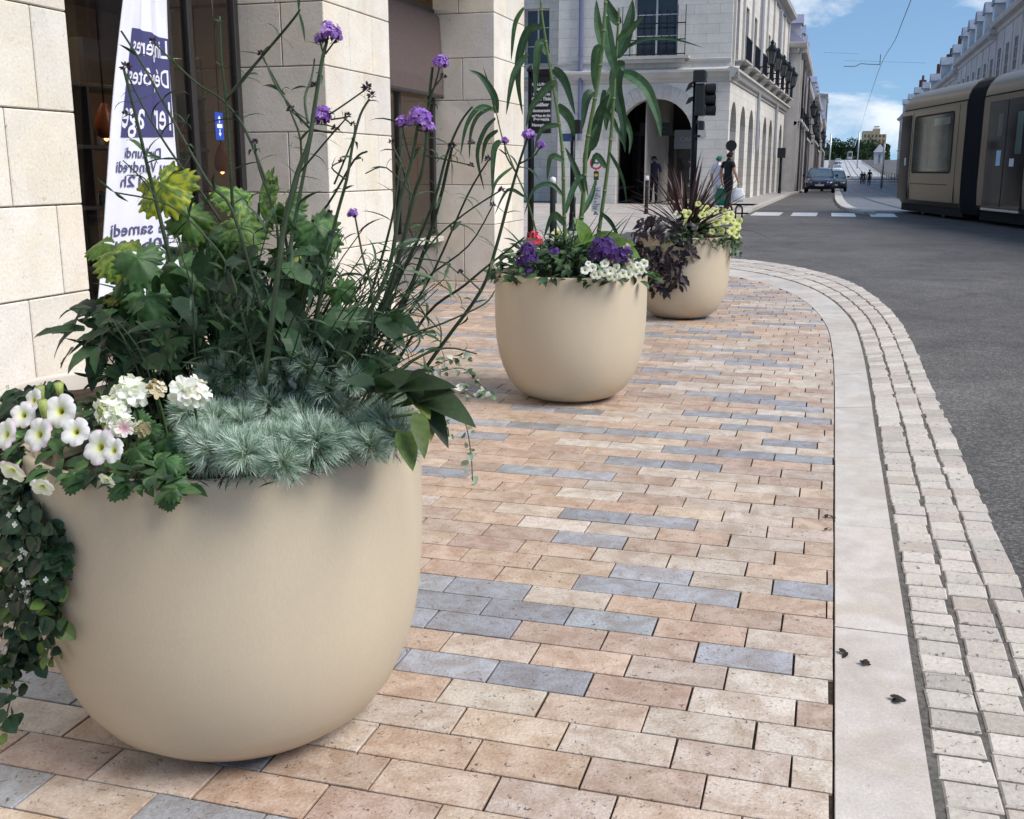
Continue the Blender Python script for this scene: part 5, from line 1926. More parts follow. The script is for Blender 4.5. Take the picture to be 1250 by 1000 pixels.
m.tube([B0 + FU * 5.42 + FN * .12 + V((0, 0, 2.3)), B0 + FU * 5.42 + FN * .12 + V((0, 0, 9.0))], .085, 10)
for z in (3.2, 5.3, 7.4):
    m.tube([B0 + FU * 5.42 + FN * .12 + V((0, 0, z)), B0 + FU * 5.42 + FN * .12 + V((0, 0, z + .08))], .105, 10)
m.build('drainpipe', ab)
for i, u_ in enumerate((8.95, 18.0)):
    m = MB('paint', (.33, .35, .39))
    m.tube([B0 + SU * u_ + SN * .12 + V((0, 0, 2.1 - .2 * i)), B0 + SU * u_ + SN * .12 + V((0, 0, 9.0))], .075, 8)
    m.build('drainpipe', ab)
m = MB('slate', (.16, .17, .19))
m.loft([[B0 + FU * -.4 + V((0, -.4, 9.58)), B0 + FU * 6.3 + V((0, -.4, 9.58)), B0 + FU * 6.3 + SU * LB + V((0, 0, 9.58)), B0 + SU * LB + SN * .4 + V((0, 0, 9.58))],
        [B0 + FU * 1.0 + V((0, 1.2, 11.8)), B0 + FU * 6.3 + V((0, 1.2, 11.8)), B0 + FU * 6.3 + SU * LB + V((0, 0, 11.8)), B0 + SU * LB - SN * 1.0 + V((0, 0, 11.8))]])
m.build('roof', ab)
# shop fronts inside the passage
m = MB('paint', (.12, .10, .085))
for x_ in (-7.85, -7.1, -6.35, -5.6):
    m.box(x_, x_ + .1, 44.9, 45.0, 0, 2.6)
m.box(-8.1, -4.2, 44.9, 45.0, 2.602, 2.75); m.box(-8.1, -4.2, 44.92, 45.0, 0, .35)
m.use('paint', (.55, .42, .30)); m.box(-7.95, -7.87, 41.0, 41.1, 0, 3.0)
m.use('paint', (.40, .38, .36)); m.box(-8.05, -7.95, 41.2, 44.8, .5, .6)
m.build('shopfront', ab)
m = MB('pane', (.06, .06, .065))
m.quad((-8.1, 44.96, .35), (-4.2, 44.96, .35), (-4.2, 44.96, 2.6), (-8.1, 44.96, 2.6))
m.build('shop_pane', ab)
m = MB('paint', (.16, .17, .18))
m.box(-5.95, -4.95, 42.0, 42.06, 2.02, 2.72)
sg = m.build('shop_sign', ab)
text_mesh(sg, 'lettering', [('CAFE', 1)], (-5.45, 41.985, 2.3), (1, 0, 0), (0, 0, 1), .24, 'paint', (.34, .36, .38))
m = MB('paint', (.05, .055, .06))
m.box(-7.5, -6.2, 43.2, 43.26, 2.55, 3.05)
sg = m.build('shop_sign', ab)
text_mesh(sg, 'lettering', [('OPTIC', 1)], (-6.85, 43.185, 2.7), (1, 0, 0), (0, 0, 1), .25, 'paint', (.22, .24, .25))

# --- neighbour standing back to the left of it
nb = thing('corner_house', 'grey white house set back behind the direction board with a moulded floor band', 'building', (-10.06, 42.5, 0))
m = MB('masonry_front')
O2 = V((-10.06, 42.6, 0))
wall_holes(m, O2, FU, FN, 0, 12, 0, 9.5, [(1.0, 2.0, 5.3, 7.4), (4.0, 5.0, 5.3, 7.4), (7, 8, 5.3, 7.4)], .25)
m.quad((-10.06, 40.0, 0), (-10.06, 42.6, 0), (-10.06, 42.6, 9.5), (-10.06, 40.0, 9.5))
m.build('wall', nb)
for a in (1.0, 4.0, 7.0): window(nb, O2, FU, FN, a, a + 1, 5.3, 7.4, .25)
m = MB('far_stone', (.48, .46, .43))
band(m, O2, FU, FN, 0, 12, CORN)
m.build('cornice', nb)
m = MB('slate', (.17, .18, .2)); m.box(-22.1, -10.08, 42.3, 52, 9.52, 9.9); m.build('roof', nb)


def town_house(name, label, x, y0, y1, h, side, floors, bays, tint, roof_h, dormers=0, end=True, lamps=0, ground=True, chims=0, win_w=.42, group=None, porch=0.0, roof_col=(.2, .215, .25), cx=0.0):
    """House in a row along the street. side=+1: on the left bank facing +x; -1: on the right bank facing -x."""
    zb = min(ground_z(0, y0), ground_z(0, y1)) - .3
    t = thing(name, label, 'building', (x, y0, ground_z(0, y0)), group)
    u = V((0, 1, 0)); n = V((side, 0, 0)); o = V((x, y0, 0)); L = y1 - y0
    m = MB('far_stone', tint)
    holes = []; bw = L / bays
    fh = (h - .7) / floors
    for fl in range(floors):
        for b in range(bays):
            c = bw * (b + .5)
            z0 = fl * fh + (.35 if fl else .15) + ground_z(0, y0) * (1 if fl == 0 else 1)
            z1 = z0 + fh * (.66 if fl else .72)
            holes.append((c - bw * win_w / 2, c + bw * win_w / 2, z0 + (0.55 if fl and not side else .12), z1, fl))
    RV = .2 if side > 0 else .07
    wall_holes(m, o, u, n, 0, L, zb, h + ground_z(0, y0), [q[:4] for q in holes], RV)
    D = 9
    for (yy, s_) in ((y0, -1), (y1, 1)):
        m.quad((x, yy, zb), (x - side * D, yy, zb), (x - side * D, yy, h + ground_z(0, y0)), (x, yy, h + ground_z(0, y0)))
    m.quad((x - side * D, y0, zb), (x - side * D, y1, zb), (x - side * D, y1, h + ground_z(0, y0)), (x - side * D, y0, h + ground_z(0, y0)))
    m.build('wall', t)
    for q in holes:
        window(t, o, u, n, *q[:4], RV, (.45, .45, .45), (.03, .035, .045) if q[4] else (.02, .02, .022), False, 1 if y0 < 100 else 0)
    m = MB('far_stone', tuple(c * .96 for c in tint))
    g0 = ground_z(0, y0); H = h + g0
    band(m, o, u, n, -.3, L + (.0), [(0, H - .45), (.08, H - .42), (.12, H - .2), (.42, H - .12), (.5, H + .06), (.5, H + .14), (0, H + .16)])
    zf = fh + .15 + g0
    band(m, o, u, n, 0, L, [(0, zf - .1), (.12, zf - .06), (.2, zf + .1), (0, zf + .14)])
    if end: band(m, V((x, y0, 0)), V((-side, 0, 0)), V((0, -1, 0)), -.5, D, [(0, H - .45), (.08, H - .42), (.12, H - .2), (.42, H - .12), (.5, H + .06), (.5, H + .14), (0, H + .16)])
    for b in range(bays + 1):
        q = min(max(bw * b - .14, 0), L - .28)
        pts = [o + u * a + n * d + V((0, 0, z)) for d in (0, .2 if side > 0 else .04) for (a, z) in ((q, zb), (q + .28, zb), (q + .28, H - .46), (q, H - .46))]
        m.add(pts, [(4, 5, 6, 7), (0, 4, 7, 3), (1, 2, 6, 5)])
    m.build('cornice', t)
    if side > 0:
        for k in range(3):
            q = L * (k + .5) / 3 + R.uniform(-1, 1)
            dp_ = MB('metal', R.choice([(.05, .05, .055), (.22, .22, .24), (.10, .10, .11)]))
            dp_.tube([(x + .30, y0 + q, zb + .4), (x + .30, y0 + q, H - .5)], .07, 6)
            dp_.build('drainpipe', t)
        for b in range(bays):
            c = y0 + bw * (b + .5)
            m = MB('far_stone', tuple(c_ * .9 for c_ in tint))
            m.box(x + .005, x + .40, c - bw * .30, c + bw * .30, zf + .16, zf + .30)
            bl = m.build('balcony', t)
            m = MB('metal', (.03, .03, .034))
            m.tube([(x + .38, c - bw * .29, zf + .95), (x + .38, c + bw * .29, zf + .95)], .03, 4)
            for j in range(9):
                m.tube([(x + .38, c - bw * .29 + bw * .58 * j / 8, zf + .30), (x + .38, c - bw * .29 + bw * .58 * j / 8, zf + .95)], .018, 4)
            m.build('rail', bl)
            m = MB('paint', (.045, .045, .055))
            m.box(x + .02, x + .10, c - bw * .36, c - bw * .21, zf + .32, zf + fh * .72); m.box(x + .02, x + .10, c + bw * .21, c + bw * .36, zf + .32, zf + fh * .72)
            m.build('shutters', t)
    m = MB('slate', roof_col)
    e = side * 1.3
    m.loft([[(x + side * .35, y0 - .02, H + .15), (x - side * D, y0 - .02, H + .15), (x - side * D, y1, H + .15), (x + side * .35, y1, H + .15)],
            [(x - e, y0 + .4, H + roof_h), (x - side * (D - 1), y0 + .4, H + roof_h), (x - side * (D - 1), y1 - .1, H + roof_h), (x - e, y1 - .1, H + roof_h)]])
    m.build('roof', t)
    for k in range(dormers):
        c = y0 + L * (k + .5) / dormers
        w = min(.75, L / dormers * .3)
        dm = MB('far_stone', tuple(q * .95 for q in tint))
        x0 = x + side * .05; x1 = x - side * 1.6
        X0, X1 = min(x0, x1), max(x0, x1)
        dm.box(X0, X1, c - w, c + w, H + .2, H + roof_h * .72)
        dd = dm.build('dormer', t)
        dr = MB('slate', roof_col)
        dr.loft([[(x0 + side * .1, c - w - .12, H + roof_h * .72), (x0 + side * .1, c + w + .12, H + roof_h * .72), (x0 + side * .1, c + w * .5, H + roof_h * 1.0), (x0 + side * .1, c - w * .5, H + roof_h * 1.0)],
                 [(x1, c - w - .12, H + roof_h * .72), (x1, c + w + .12, H + roof_h * .72), (x1, c + w * .5, H + roof_h * 1.0), (x1, c - w * .5, H + roof_h * 1.0)]])
        dr.build('dormer_roof', dd)
        dp = MB('pane', (.03, .035, .045))
        dp.quad((x0 + side * .012, c - w * .6, H + .35), (x0 + side * .012, c + w * .6, H + .35), (x0 + side * .012, c + w * .6, H + roof_h * .62), (x0 + side * .012, c - w * .6, H + roof_h * .62))
        dp.build('pane', dd)
    for k in range(chims):
        c = y0 + L * (k + .6) / chims
        cm = MB('far_stone', (.11, .045, .034))
        cm.bbox(x - side * 2.2, x - side * 1.4, c - .5, c + .5, H + roof_h * .5, H + roof_h + 2.0, .03) if side < 0 else cm.bbox(x - 2.2, x - 1.4, c - .5, c + .5, H + roof_h * .5, H + roof_h + 2.0, .03)
        for j in range(2):
            cm.lathe([(.16, 0), (.19, .05), (.15, .1), (.13, .6)], 8, (x - side * 1.8, c - .25 + .5 * j, H + roof_h + 2.0), (.12, .06, .045), True)
        cm.build('chimney', t)
    for k in range(lamps):
        lantern(t, (x + side * .2, y0 + L * (k + .5) / lamps, zf + .5), (side, 0, 0), 1.0)
    return t


WT = (.62, .60, .57)
rowL = [(64.6, 84, -2.40, 8.1, 'tall white corner house with deep cornice and wall lanterns past the arcade'), (84, 104, -2.62, 7.7, 'white house with pilasters following the corner house with the deep cornice'), (104, 128, -2.25, 8.0, 'pale slate roofed house about halfway along the terrace of the arcade side'),
        (128, 158, -2.5, 7.6, 'grey white house near the far end of the terrace on the arcade side'), (158, 196, -2.2, 8.2, 'last small looking white house of the terrace before the balconies')]
for i, (a, b, x_, h_, lab) in enumerate(rowL):
    town_house('town_house', lab, x_, a, b, h_, 1, 2, max(3, int((b - a) / 3.4)), vary(WT, .05), 1.9, 4 if i < 3 else 3, True, 2 if i < 3 else 1, True, 0, .38, 'white terrace houses of the arcade side', roof_col=(.24, .25, .36))
town_house('balcony_block', 'slim pale modern block with stacked dark balconies beyond the white terrace', -2.4, 200, 224, 13.5, 1, 4, 3, (.58, .57, .56), .4, 0, True, 0, True, 0, .4)
rowR = [(51.5, 74, 9.0, 9.75, 'big white house with its bright end wall and tall windows above the tram', 3), (74, 96, 9.0, 9.6, 'white house with blue grey dormers next to the bright end wall house', 5),
        (96, 118, 9.1, 9.2, 'pale house with chimney stacks rising over the tram roof', 2), (118, 140, 9.1, 8.6, 'low roofed pale house between the chimney house and the street end', 2), (140, 176, 9.0, 8.8, 'last grey house of the tram side row beside the tram nose', 3)]
for i, (a, b, x_, h_, lab, dn) in enumerate(rowR):
    town_house('town_house', lab, x_, a, b, h_, -1, 3 if i < 2 else 2, max(4, int((b - a) / 2.9)), vary((.62, .61, .61), .05), 2.6, dn, True, 0, True, [0, 0, 2, 2, 1][i], .40, 'houses of the tram side row', roof_col=(.20, .24, .32))
town_house('facing_house', 'long white house front across the road mirrored in the shop glass', 17.0, 8, 46, 8.6, -1, 3, 11, (.64, .62, .59), 2.4, 4, True, 0, True, 2, .42)
# --- beige tower block, white kiosk, far trees
tw = thing('tower_block', 'sandy beige apartment block standing above the trees at the end of the street', 'building', (26, 520, 4))
m = MB('far_stone', (.55, .43, .28))
def PXc(px, Y): return PY(px, 207, Y).x
for (a, b, top, yy) in ((1050, 1063, 160, 520), (1063, 1071, 157, 521), (1071, 1079, 164, 523)):
    x0, x1 = PXc(a, yy), PXc(b, yy)
    m.box(x0 + .02, x1 - .02, yy, yy + 16, 2, PY(1060, top, yy).z)
m.box(PXc(1064, 522), PXc(1070, 522), 524, 530, 20, PY(1060, 154, 522).z)
m.build('wall', tw)
for r_ in range(5):
    for k in range(6):
        px = 1052 + k * 4.5
        yy = 520 if px < 1063 else (521 if px < 1071 else 523)
        mm = MB('pane', (.10, .08, .06))
        z = PY(px, 168 + r_ * 6, yy).z
        x0 = PXc(px, yy)
        if PXc(px + 2.2, yy) > PXc(1078, yy): continue
        mm.box(x0, x0 + .9, yy - .05, yy + .1, z, z + 1.3)
        mm.build('window', tw)
kk = thing('kiosk', 'small white pavilion with pointed dark roof at the street end by the tram nose', 'building', (PXc(1073, 300), 300, ground_z(0, 300)))
m = MB('far_stone', (.62, .62, .64))
x0, x1 = PXc(1066, 300), PXc(1079, 300)
zb = ground_z(0, 300)
z1 = PY(1070, 186, 300).z
m.box(x0, x1, 300, 304, zb - 1, z1)
m.build('wall', kk)
m = MB('slate', (.28, .29, .33))
xm = (x0 + x1) / 2
m.add([(x0 - .3, 299.6, z1 + .01), (x1 + .3, 299.6, z1 + .01), (x1 + .3, 304.4, z1 + .01), (x0 - .3, 304.4, z1 + .01), (xm, 302, z1 + 2.2)], [(0, 1, 4), (1, 2, 4), (2, 3, 4), (3, 0, 4), (3, 2, 1, 0)])
m.build('roof', kk)
m = MB('pane', (.25, .25, .28))
m.box(xm - .25, xm + .25, 299.95, 300.1, zb + .2, z1 - .4)
m.build('door', kk)


def far_tree(px, Y, ztop_px, w_px, lab, col):
    x = PXc(px, Y); zg = 3.0 if Y > 400 else ground_z(0, Y)
    zt = PY(px, ztop_px - 4, Y).z
    w = w_px * Y / F / 1.4
    t = thing('street_tree', lab, 'tree', (x, Y, zg), 'trees at the end of the street')
    m = MB('stem', (.05, .04, .03))
    h = zt - zg
    m.tube([(x, Y, zg - 2), (x + .2, Y, zg + h * .3), (x - .1, Y, zg + h * .6)], [w * .08, w * .06, w * .03], 7)
    for k in range(5):
        a = U(0, 6.3)
        m.tube([(x + .2, Y, zg + h * .3), (x + w * .6 * cos(a), Y + w * .6 * sin(a), zg + h * U(.5, .8))], [w * .04, w * .015], 5)
    m.build('trunk', t, True)
    c = MB('crown_leaf')
    blobs = [(x + U(-.6, .6) * w, Y + U(-.6, .6) * w, zg + h * U(.38, .82), w * U(.3, .5)) for _ in range(13)]
    for (bx, by, bz, br) in blobs:
        tone = U(.7, 1.25)
        for i in range(110):
            d = rdir()
            p = V((bx, by, bz)) + d * br * U(.6, 1.05)
            p.z = min(p.z, zt)
            s_ = h * U(.018, .035)
            u = rdir(); v = u.cross(rdir()).normalized()
            c.add([p + u * s_, p + v * s_, p - u * s_, p - v * s_], [(0, 1, 2, 3)], tuple(q * tone for q in vary(col, .25, RP)))
    c.build('crown', t)


for (px, Y, top, w, lab) in ((1020, 470, 170, 18, 'dark green tree at the street end nearest the white terrace'), (1030, 520, 176, 16, 'low tree in the gap between the two taller dark trees'), (1044, 490, 171, 20, 'broad dark tree crown in the middle of the street end'),
                             (1066, 330, 172, 22, 'rounded dark tree before the beige tower block'), (1078, 360, 178, 10, 'small tree squeezed beside the last tram side house'), (1013, 440, 184, 10, 'small bushy tree under the stacked balconies'), (1054, 430, 186, 12, 'low bush like tree below the beige tower')):
    far_tree(px, Y, top, w, lab, (.025, .055, .02))
m = MB('crown_leaf')
for i in range(2600):
    px = U(1004, 1086); Y = U(500, 640)
    p = PY(px, U(181, 200), Y); s_ = U(.4, 1.0)
    u = rdir(); v = u.cross(rdir()).normalized()
    m.add([p + u * s_, p + v * s_, p - u * s_, p - v * s_], [(0, 1, 2, 3)], vary((.035, .06, .03), .4, RP))
tag(m.build('treeline', loc=(20, 560, 4)), 'far belt of dull green trees closing the end of the street', 'trees', kind='stuff')
# ------------------------------------------------------------------ tram
TK = ray(716, 207).x / ray(716, 207).y
TA = V((-TK, -1, 0)).normalized()          # along the tram, towards us
TI = V((-TA.y, TA.x, 0)).normalized()      # into the body
if TI.x < 0: TI = -TI
TP = V((1.74, 35.36, -.015))
tram = thing('tram', 'bronze coloured articulated tram crossing the street on its rails', 'tram', TP)
TB = (.12, .093, .060)


def tp(u, v, z): return TP + TA * u + TI * v + V((0, 0, z))


W = 2.4
SIDE = [(0.10, .30), (0.02, .42), (0, .9), (0, 2.86), (.012, 2.93)]
ROOF = [(.012, 2.965), (.03, 3.08), (.10, 3.24), (.22, 3.38), (.40, 3.47), (.62, 3.50)]


def ring(u, ins, prof, z_squeeze=1.0):
    """Full cross-section at u, narrowed by ins at both sides."""
    a = [tp(u, v + ins, z) for v, z in prof]
    b = [tp(u, W - v - ins, z) for v, z in reversed(prof)]
    return a + b


def body(u0, u1, nose=False, name='car_body'):
    m = MB('tram_paint', TB)
    st = [(u0, .0)] if not nose else [(u0 - .12, .75), (u0 - .04, .45), (u0 + .12, .22), (u0 + .35, .08), (u0 + .7, .015), (u0 + 1.1, 0)]
    st += [(u1, .0)]
    m.loft([ring(u, i, SIDE) for u, i in st])
    o = smooth_by_angle(m.build(name, tram), 25)
    r = MB('tram_paint', (.19, .155, .105))
    r.loft([ring(u, i, ROOF) for u, i in st])
    smooth_by_angle(r.build('roof_fairing', o), 25)
    s_ = MB('rubber', (.012, .012, .012))
    s_.loft([ring(u + (.01 if k == 0 else -.01), i + .02, [(.0, 2.925), (.0, 2.972)]) for k, (u, i) in enumerate(st)])
    s_.build('roof_seam', o)
    k_ = MB('rubber', (.015, .015, .016))
    k_.loft([ring(u, i + .12, [(.0, .08), (.0, .31)]) for u, i in st])
    k_.build('skirt', o)
    return o


def side_panel(par, name, u0, u1, z0, z1, mat, col, proud=.006, rnd=0.0, n=1):
    m = MB(mat, col)
    pts = []
    for (a, b) in ((u0, z0), (u1, z0), (u1, z1), (u0, z1)):
        pts.append((a, b))
    if rnd:
        P = []
        for (cx_, cz_, a0) in ((u0 + rnd, z0 + rnd, pi), (u1 - rnd, z0 + rnd, 1.5 * pi), (u1 - rnd, z1 - rnd, 0), (u0 + rnd, z1 - rnd, .5 * pi)):
            for k in range(5):
                a = a0 + k * pi / 8
                P.append((cx_ + rnd * cos(a), cz_ + rnd * sin(a)))
        pts = P
    k = len(pts)
    A = [tp(a, -proud, b) for a, b in pts]; B = [tp(a, .01, b) for a, b in pts]
    m.add(A + B, [tuple(range(k))] + [(i, (i + 1) % k, k + (i + 1) % k, k + i) for i in range(k)])
    return m.build(name, par)


c1 = body(0, 6.02, True)
side_panel(c1, 'cab_door', .52, 1.48, .42, 2.80, 'tram_pane', (.022, .022, .026), .008, .05)
wn = side_panel(c1, 'window', 1.78, 5.18, 1.16, 2.74, 'rubber', (.02, .02, .02), .006, .12)
side_panel(wn, 'pane', 1.83, 5.13, 1.21, 2.69, 'tram_pane', (.03, .04, .036), .010, .10)
# seats, passenger shapes and reflections painted as pale panels on the pane
m = MB('tram_pane', (.06, .08, .07))
for (u0, u1, z0, z1) in ((3.3, 4.95, 1.25, 2.55), (2.6, 3.2, 1.25, 2.5)):
    m.add([tp(u0, -.0112, z0), tp(u1, -.0112, z0), tp(u1 - .2, -.0112, z1), tp(u0 + .1, -.0112, z1)], [(0, 1, 2, 3)])
m.build('painted_reflection', wn)
m = MB('tram_pane', (.18, .23, .20)); m.add([tp(3.6, -.0122, 2.42), tp(4.9, -.0122, 2.42), tp(4.9, -.0122, 2.60), tp(3.6, -.0122, 2.60)], [(0, 1, 2, 3)])
m.build('destination_panel', wn)
side_panel(c1, 'panel_seam', 1.75, 5.0, .86, .878, 'rubber', (.03, .027, .02), .004)
side_panel(c1, 'panel_seam', 1.62, 1.64, .42, 2.86, 'rubber', (.05, .045, .035), .004)
side_panel(c1, 'panel_seam', 5.52, 5.54, .42, 2.86, 'rubber', (.05, .045, .035), .004)
m = MB('paint', (.25, .5, .62)); m.add([tp(1.05, -.0095, 1.38), tp(1.2, -.0095, 1.38), tp(1.2, -.0095, 1.6), tp(1.05, -.0095, 1.6)], [(0, 1, 2, 3)]); m.build('sticker', c1)
# bellows
m = MB('rubber', (.028, .028, .032))
n_ = 15
rings = []
for i in range(n_ * 2 + 1):
    u = 6.02 + (7.22 - 6.02) * i / (n_ * 2)
    rings.append(ring(u, .10 if i % 2 else .02, [(0.06, .18), (0, .5), (0, 2.9), (.08, 3.2), (.22, 3.36), (.5, 3.46)]))
m.loft(rings)
m.build('bellows', tram)
c2_ = body(7.22, 21.0, False)
def tram_door(u0, u1):
    d = side_panel(c2_, 'door', u0, u1, .40, 2.80, 'tram_pane', (.014, .016, .02), .008, .04)
    mid = (u0 + u1) / 2
    side_panel(d, 'door_edge', mid - .02, mid + .02, .42, 2.78, 'rubber', (.01, .01, .01), .011)
    side_panel(d, 'door_step', u0, u1, .33, .385, 'metal', (.55, .55, .55), .02)
    return d
d1 = tram_door(7.62, 9.92)
for (u_, z_, w_, h_, c_) in ((8.30, 1.35, .26, .34, (.30, .52, .75)), (9.1, 1.33, .26, .17, (.55, .6, .68)), (9.35, 1.60, .35, .9, (.10, .14, .13)), (8.25, 2.0, .28, .5, (.06, .075, .07))):
    side_panel(d1, 'sticker' if c_[0] > .2 else 'reflection_panel', u_, u_ + w_, z_, z_ + h_, 'paint' if c_[0] > .2 else 'tram_pane', c_, .0105)
for (a, b) in ((10.6, 13.2), (13.6, 16.2)):
    w2 = side_panel(c2_, 'window', a, b, 1.16, 2.74, 'rubber', (.02, .02, .02), .006, .12)
    side_panel(w2, 'pane', a + .05, b - .05, 1.21, 2.69, 'tram_pane', (.03, .04, .036), .010, .10)
tram_door(16.8, 19.1)
side_panel(c2_, 'panel_seam', 10.25, 10.27, .42, 2.86, 'rubber', (.05, .045, .035), .004)
for u_ in (2.4, 4.2, 12, 14):
    m = MB('metal', (.06, .06, .06))
    for v in (.3, W - .3):
        q = tp(u_, v, .30)
        r_ = MB
        ring_ = [[q + TA * (.29 * cos(2 * pi * k / 18)) + V((0, 0, .29 * sin(2 * pi * k / 18))) + TI * d for k in range(18)] for d in (-.06, .06)]
        m.loft(ring_)
    m.build('wheel_set', tram)

# ------------------------------------------------------------------ cars
def car(x, y, rz, label, col, scale=1.0, kind='hatch'):
    """Road car facing -y: nose at y, body behind it."""
    z0 = ground_z(0, y) - .02
    t = thing('car', label, 'car', (x, y, z0), 'cars queueing in the street', rz)
    wl = WLOC[t.name]
    S = scale

    def pt(a, b, c): return V((x + a * S, y + b * S, z0 + c * S))
    m = MB('car_paint', col)
    # stations: distance from nose, half width, sill z, shoulder z, hood/top z
    ST_ = [(0.0, .62, .32, .50, .56), (.08, .74, .22, .56, .66), (.35, .82, .20, .66, .76), (1.0, .86, .20, .78, .88), (1.45, .87, .20, .84, .93), (2.4, .87, .20, .88, .93), (3.4, .86, .20, .90, .95), (3.95, .80, .24, .88, .95), (4.08, .70, .34, .80, .88)]
    rings = []
    for (b, w, a0, a1, a2) in ST_:
        half = [(w * .80, a0), (w * .97, a0 + .12), (w, (a0 + a1) / 2), (w * .97, a1), (w * .86, a2 - .02), (w * .45, a2 + .01)]
        rings.append([pt(q, b, c) for q, c in half] + [pt(-q, b, c) for q, c in reversed(half)])
    m.loft(rings)
    bd = smooth_by_angle(m.build('body', t), 40)
    cab = MB('car_paint', col)
    CB = [(1.15, .74, .90), (1.95, .60, 1.38), (2.6, .60, 1.45), (3.3, .57, 1.40), (3.85, .66, .94)]
    # roof shell
    rr = []
    for (b, w, zt) in CB[1:4]:
        rr.append([pt(-w, b, zt - .04), pt(-w * .8, b, zt), pt(0, b, zt + .02), pt(w * .8, b, zt), pt(w, b, zt - .04), pt(w * .9, b, zt - .07), pt(0, b, zt - .06), pt(-w * .9, b, zt - .07)])
    cab.loft(rr)
    for s_ in (1, -1):
        cab.tube([pt(.76 * s_, 1.18, .90), pt(.595 * s_, 1.97, 1.36)], .035 * S, 6)
        cab.tube([pt(.60 * s_, 2.6, 1.39), pt(.78 * s_, 2.62, .92)], .04 * S, 6)
        cab.tube([pt(.57 * s_, 3.3, 1.36), pt(.70 * s_, 3.86, .92)], .06 * S, 6)
    smooth_by_angle(cab.build('roof', t), 40)
    g_ = MB('pane', (.10, .14, .17))
    g_.add([pt(-.72, 1.17, .92), pt(.72, 1.17, .92), pt(.57, 1.95, 1.36), pt(-.57, 1.95, 1.36)], [(0, 1, 2, 3)])
    g_.build('windscreen', t)
    g_ = MB('pane', (.02, .024, .028))
    for s_ in (1, -1):
        g_.add([pt(.77 * s_, 1.25, .92), pt(.76 * s_, 3.8, .94), pt(.585 * s_, 3.25, 1.34), pt(.60 * s_, 2.0, 1.35)], [(0, 1, 2, 3)])
    g_.add([pt(-.68, 3.88, .94), pt(.68, 3.88, .94), pt(.55, 3.35, 1.34), pt(-.55, 3.35, 1.34)], [(0, 1, 2, 3)])
    g_.build('side_window', t)
    for s_ in (1, -1):
        h = MB('pane', (.62, .66, .68))
        pts = [pt(s_ * q, b, c) for q, b, c in ((.42, -.005, .52), (.72, .10, .53), (.74, .14, .66), (.44, .04, .64))]
        pb_ = [p + V((0, .06, 0)) for p in pts]
        h.add(pts + pb_, [(0, 1, 2, 3), (0, 4, 5, 1), (1, 5, 6, 2), (2, 6, 7, 3), (3, 7, 4, 0)])
        h.build('headlight', t)
        mr = MB('car_paint', tuple(c * .5 for c in col))
        mr.loft([[pt(s_ * (.84 + .02), 1.55 + d, .92 + e) for d, e in ((-.05, 0), (.06, 0), (.06, .13), (-.05, .13))], [pt(s_ * 1.02, 1.57 + d, .93 + e) for d, e in ((-.04, 0), (.05, 0), (.05, .13), (-.04, .13))]])
        mr.build('mirror', t)
        for b in (.75, 3.3):
            w = MB('rubber', (.016, .016, .017))
            w.lathe([(.20 * S, -.09 * S), (.29 * S, -.09 * S), (.31 * S, -.05 * S), (.31 * S, .05 * S), (.29 * S, .09 * S), (.20 * S, .09 * S)], 20, pt(s_ * .77, b, .31), None, False, 'x')
            wt = w.build('wheel', t, True)
            ri = MB('metal', (.4, .4, .42))
            ri.lathe([(.02 * S, s_ * .095 * S), (.19 * S, s_ * .07 * S), (.205 * S, s_ * .09 * S)], 20, pt(s_ * .77, b, .31), None, False, 'x')
            ri.build('rim', wt)
    gr = MB('rubber', (.015, .015, .017))
    gr.add([pt(-.40, -.012, .52), pt(.40, -.012, .52), pt(.42, .03, .63), pt(-.42, .03, .63)], [(0, 1, 2, 3)])
    gr.add([pt(-.60, .0, .27), pt(.60, .0, .27), pt(.62, -.012, .38), pt(-.62, -.012, .38)], [(0, 1, 2, 3)])
    gr.build('grille', t)
    pl = MB('paint', (.62, .62, .60))
    pl.box(x - .25 * S, x + .25 * S, y - .035 * S, y - .02 * S, z0 + .40 * S, z0 + .50 * S)
    pl.build('number_plate', t)
    em = MB('metal', (.75, .75, .76))
    em.lathe([(.045 * S, -.01 * S), (.06 * S, -.015 * S), (.06 * S, 0.0), (.045 * S, 0.0)], 20, pt(0, -.015, .58), None, False, 'y')
    em.tube([pt(-.03, -.022, .60), pt(0, -.022, .55), pt(.03, -.022, .60)], .006 * S, 4)
    em.build('emblem', t)
    return t


car(PY(1000, 230, 66).x, 66, 0, 'navy blue hatchback with lit pale windscreen leading the queue of cars', (.012, .02, .06), 1.0)
car(PY(1018, 222, 77).x, 77, 0, 'dark car partly hidden just behind the navy hatchback', (.03, .035, .035))
car(PY(1021.5, 214, 150).x, 150, 0, 'white car third in the queue behind the dark car', (.6, .6, .6))
car(PY(1022, 208, 215).x, 215, 0, 'white car fourth in the queue before the street climbs', (.62, .62, .63))
car(PY(1023, 203, 300).x, 300, 0, 'small pale car farthest up the street in the queue', (.5, .52, .55))
car(PY(1011, 209, 150).x, 160, 0, 'pale parked car against the white terrace', (.5, .5, .5))

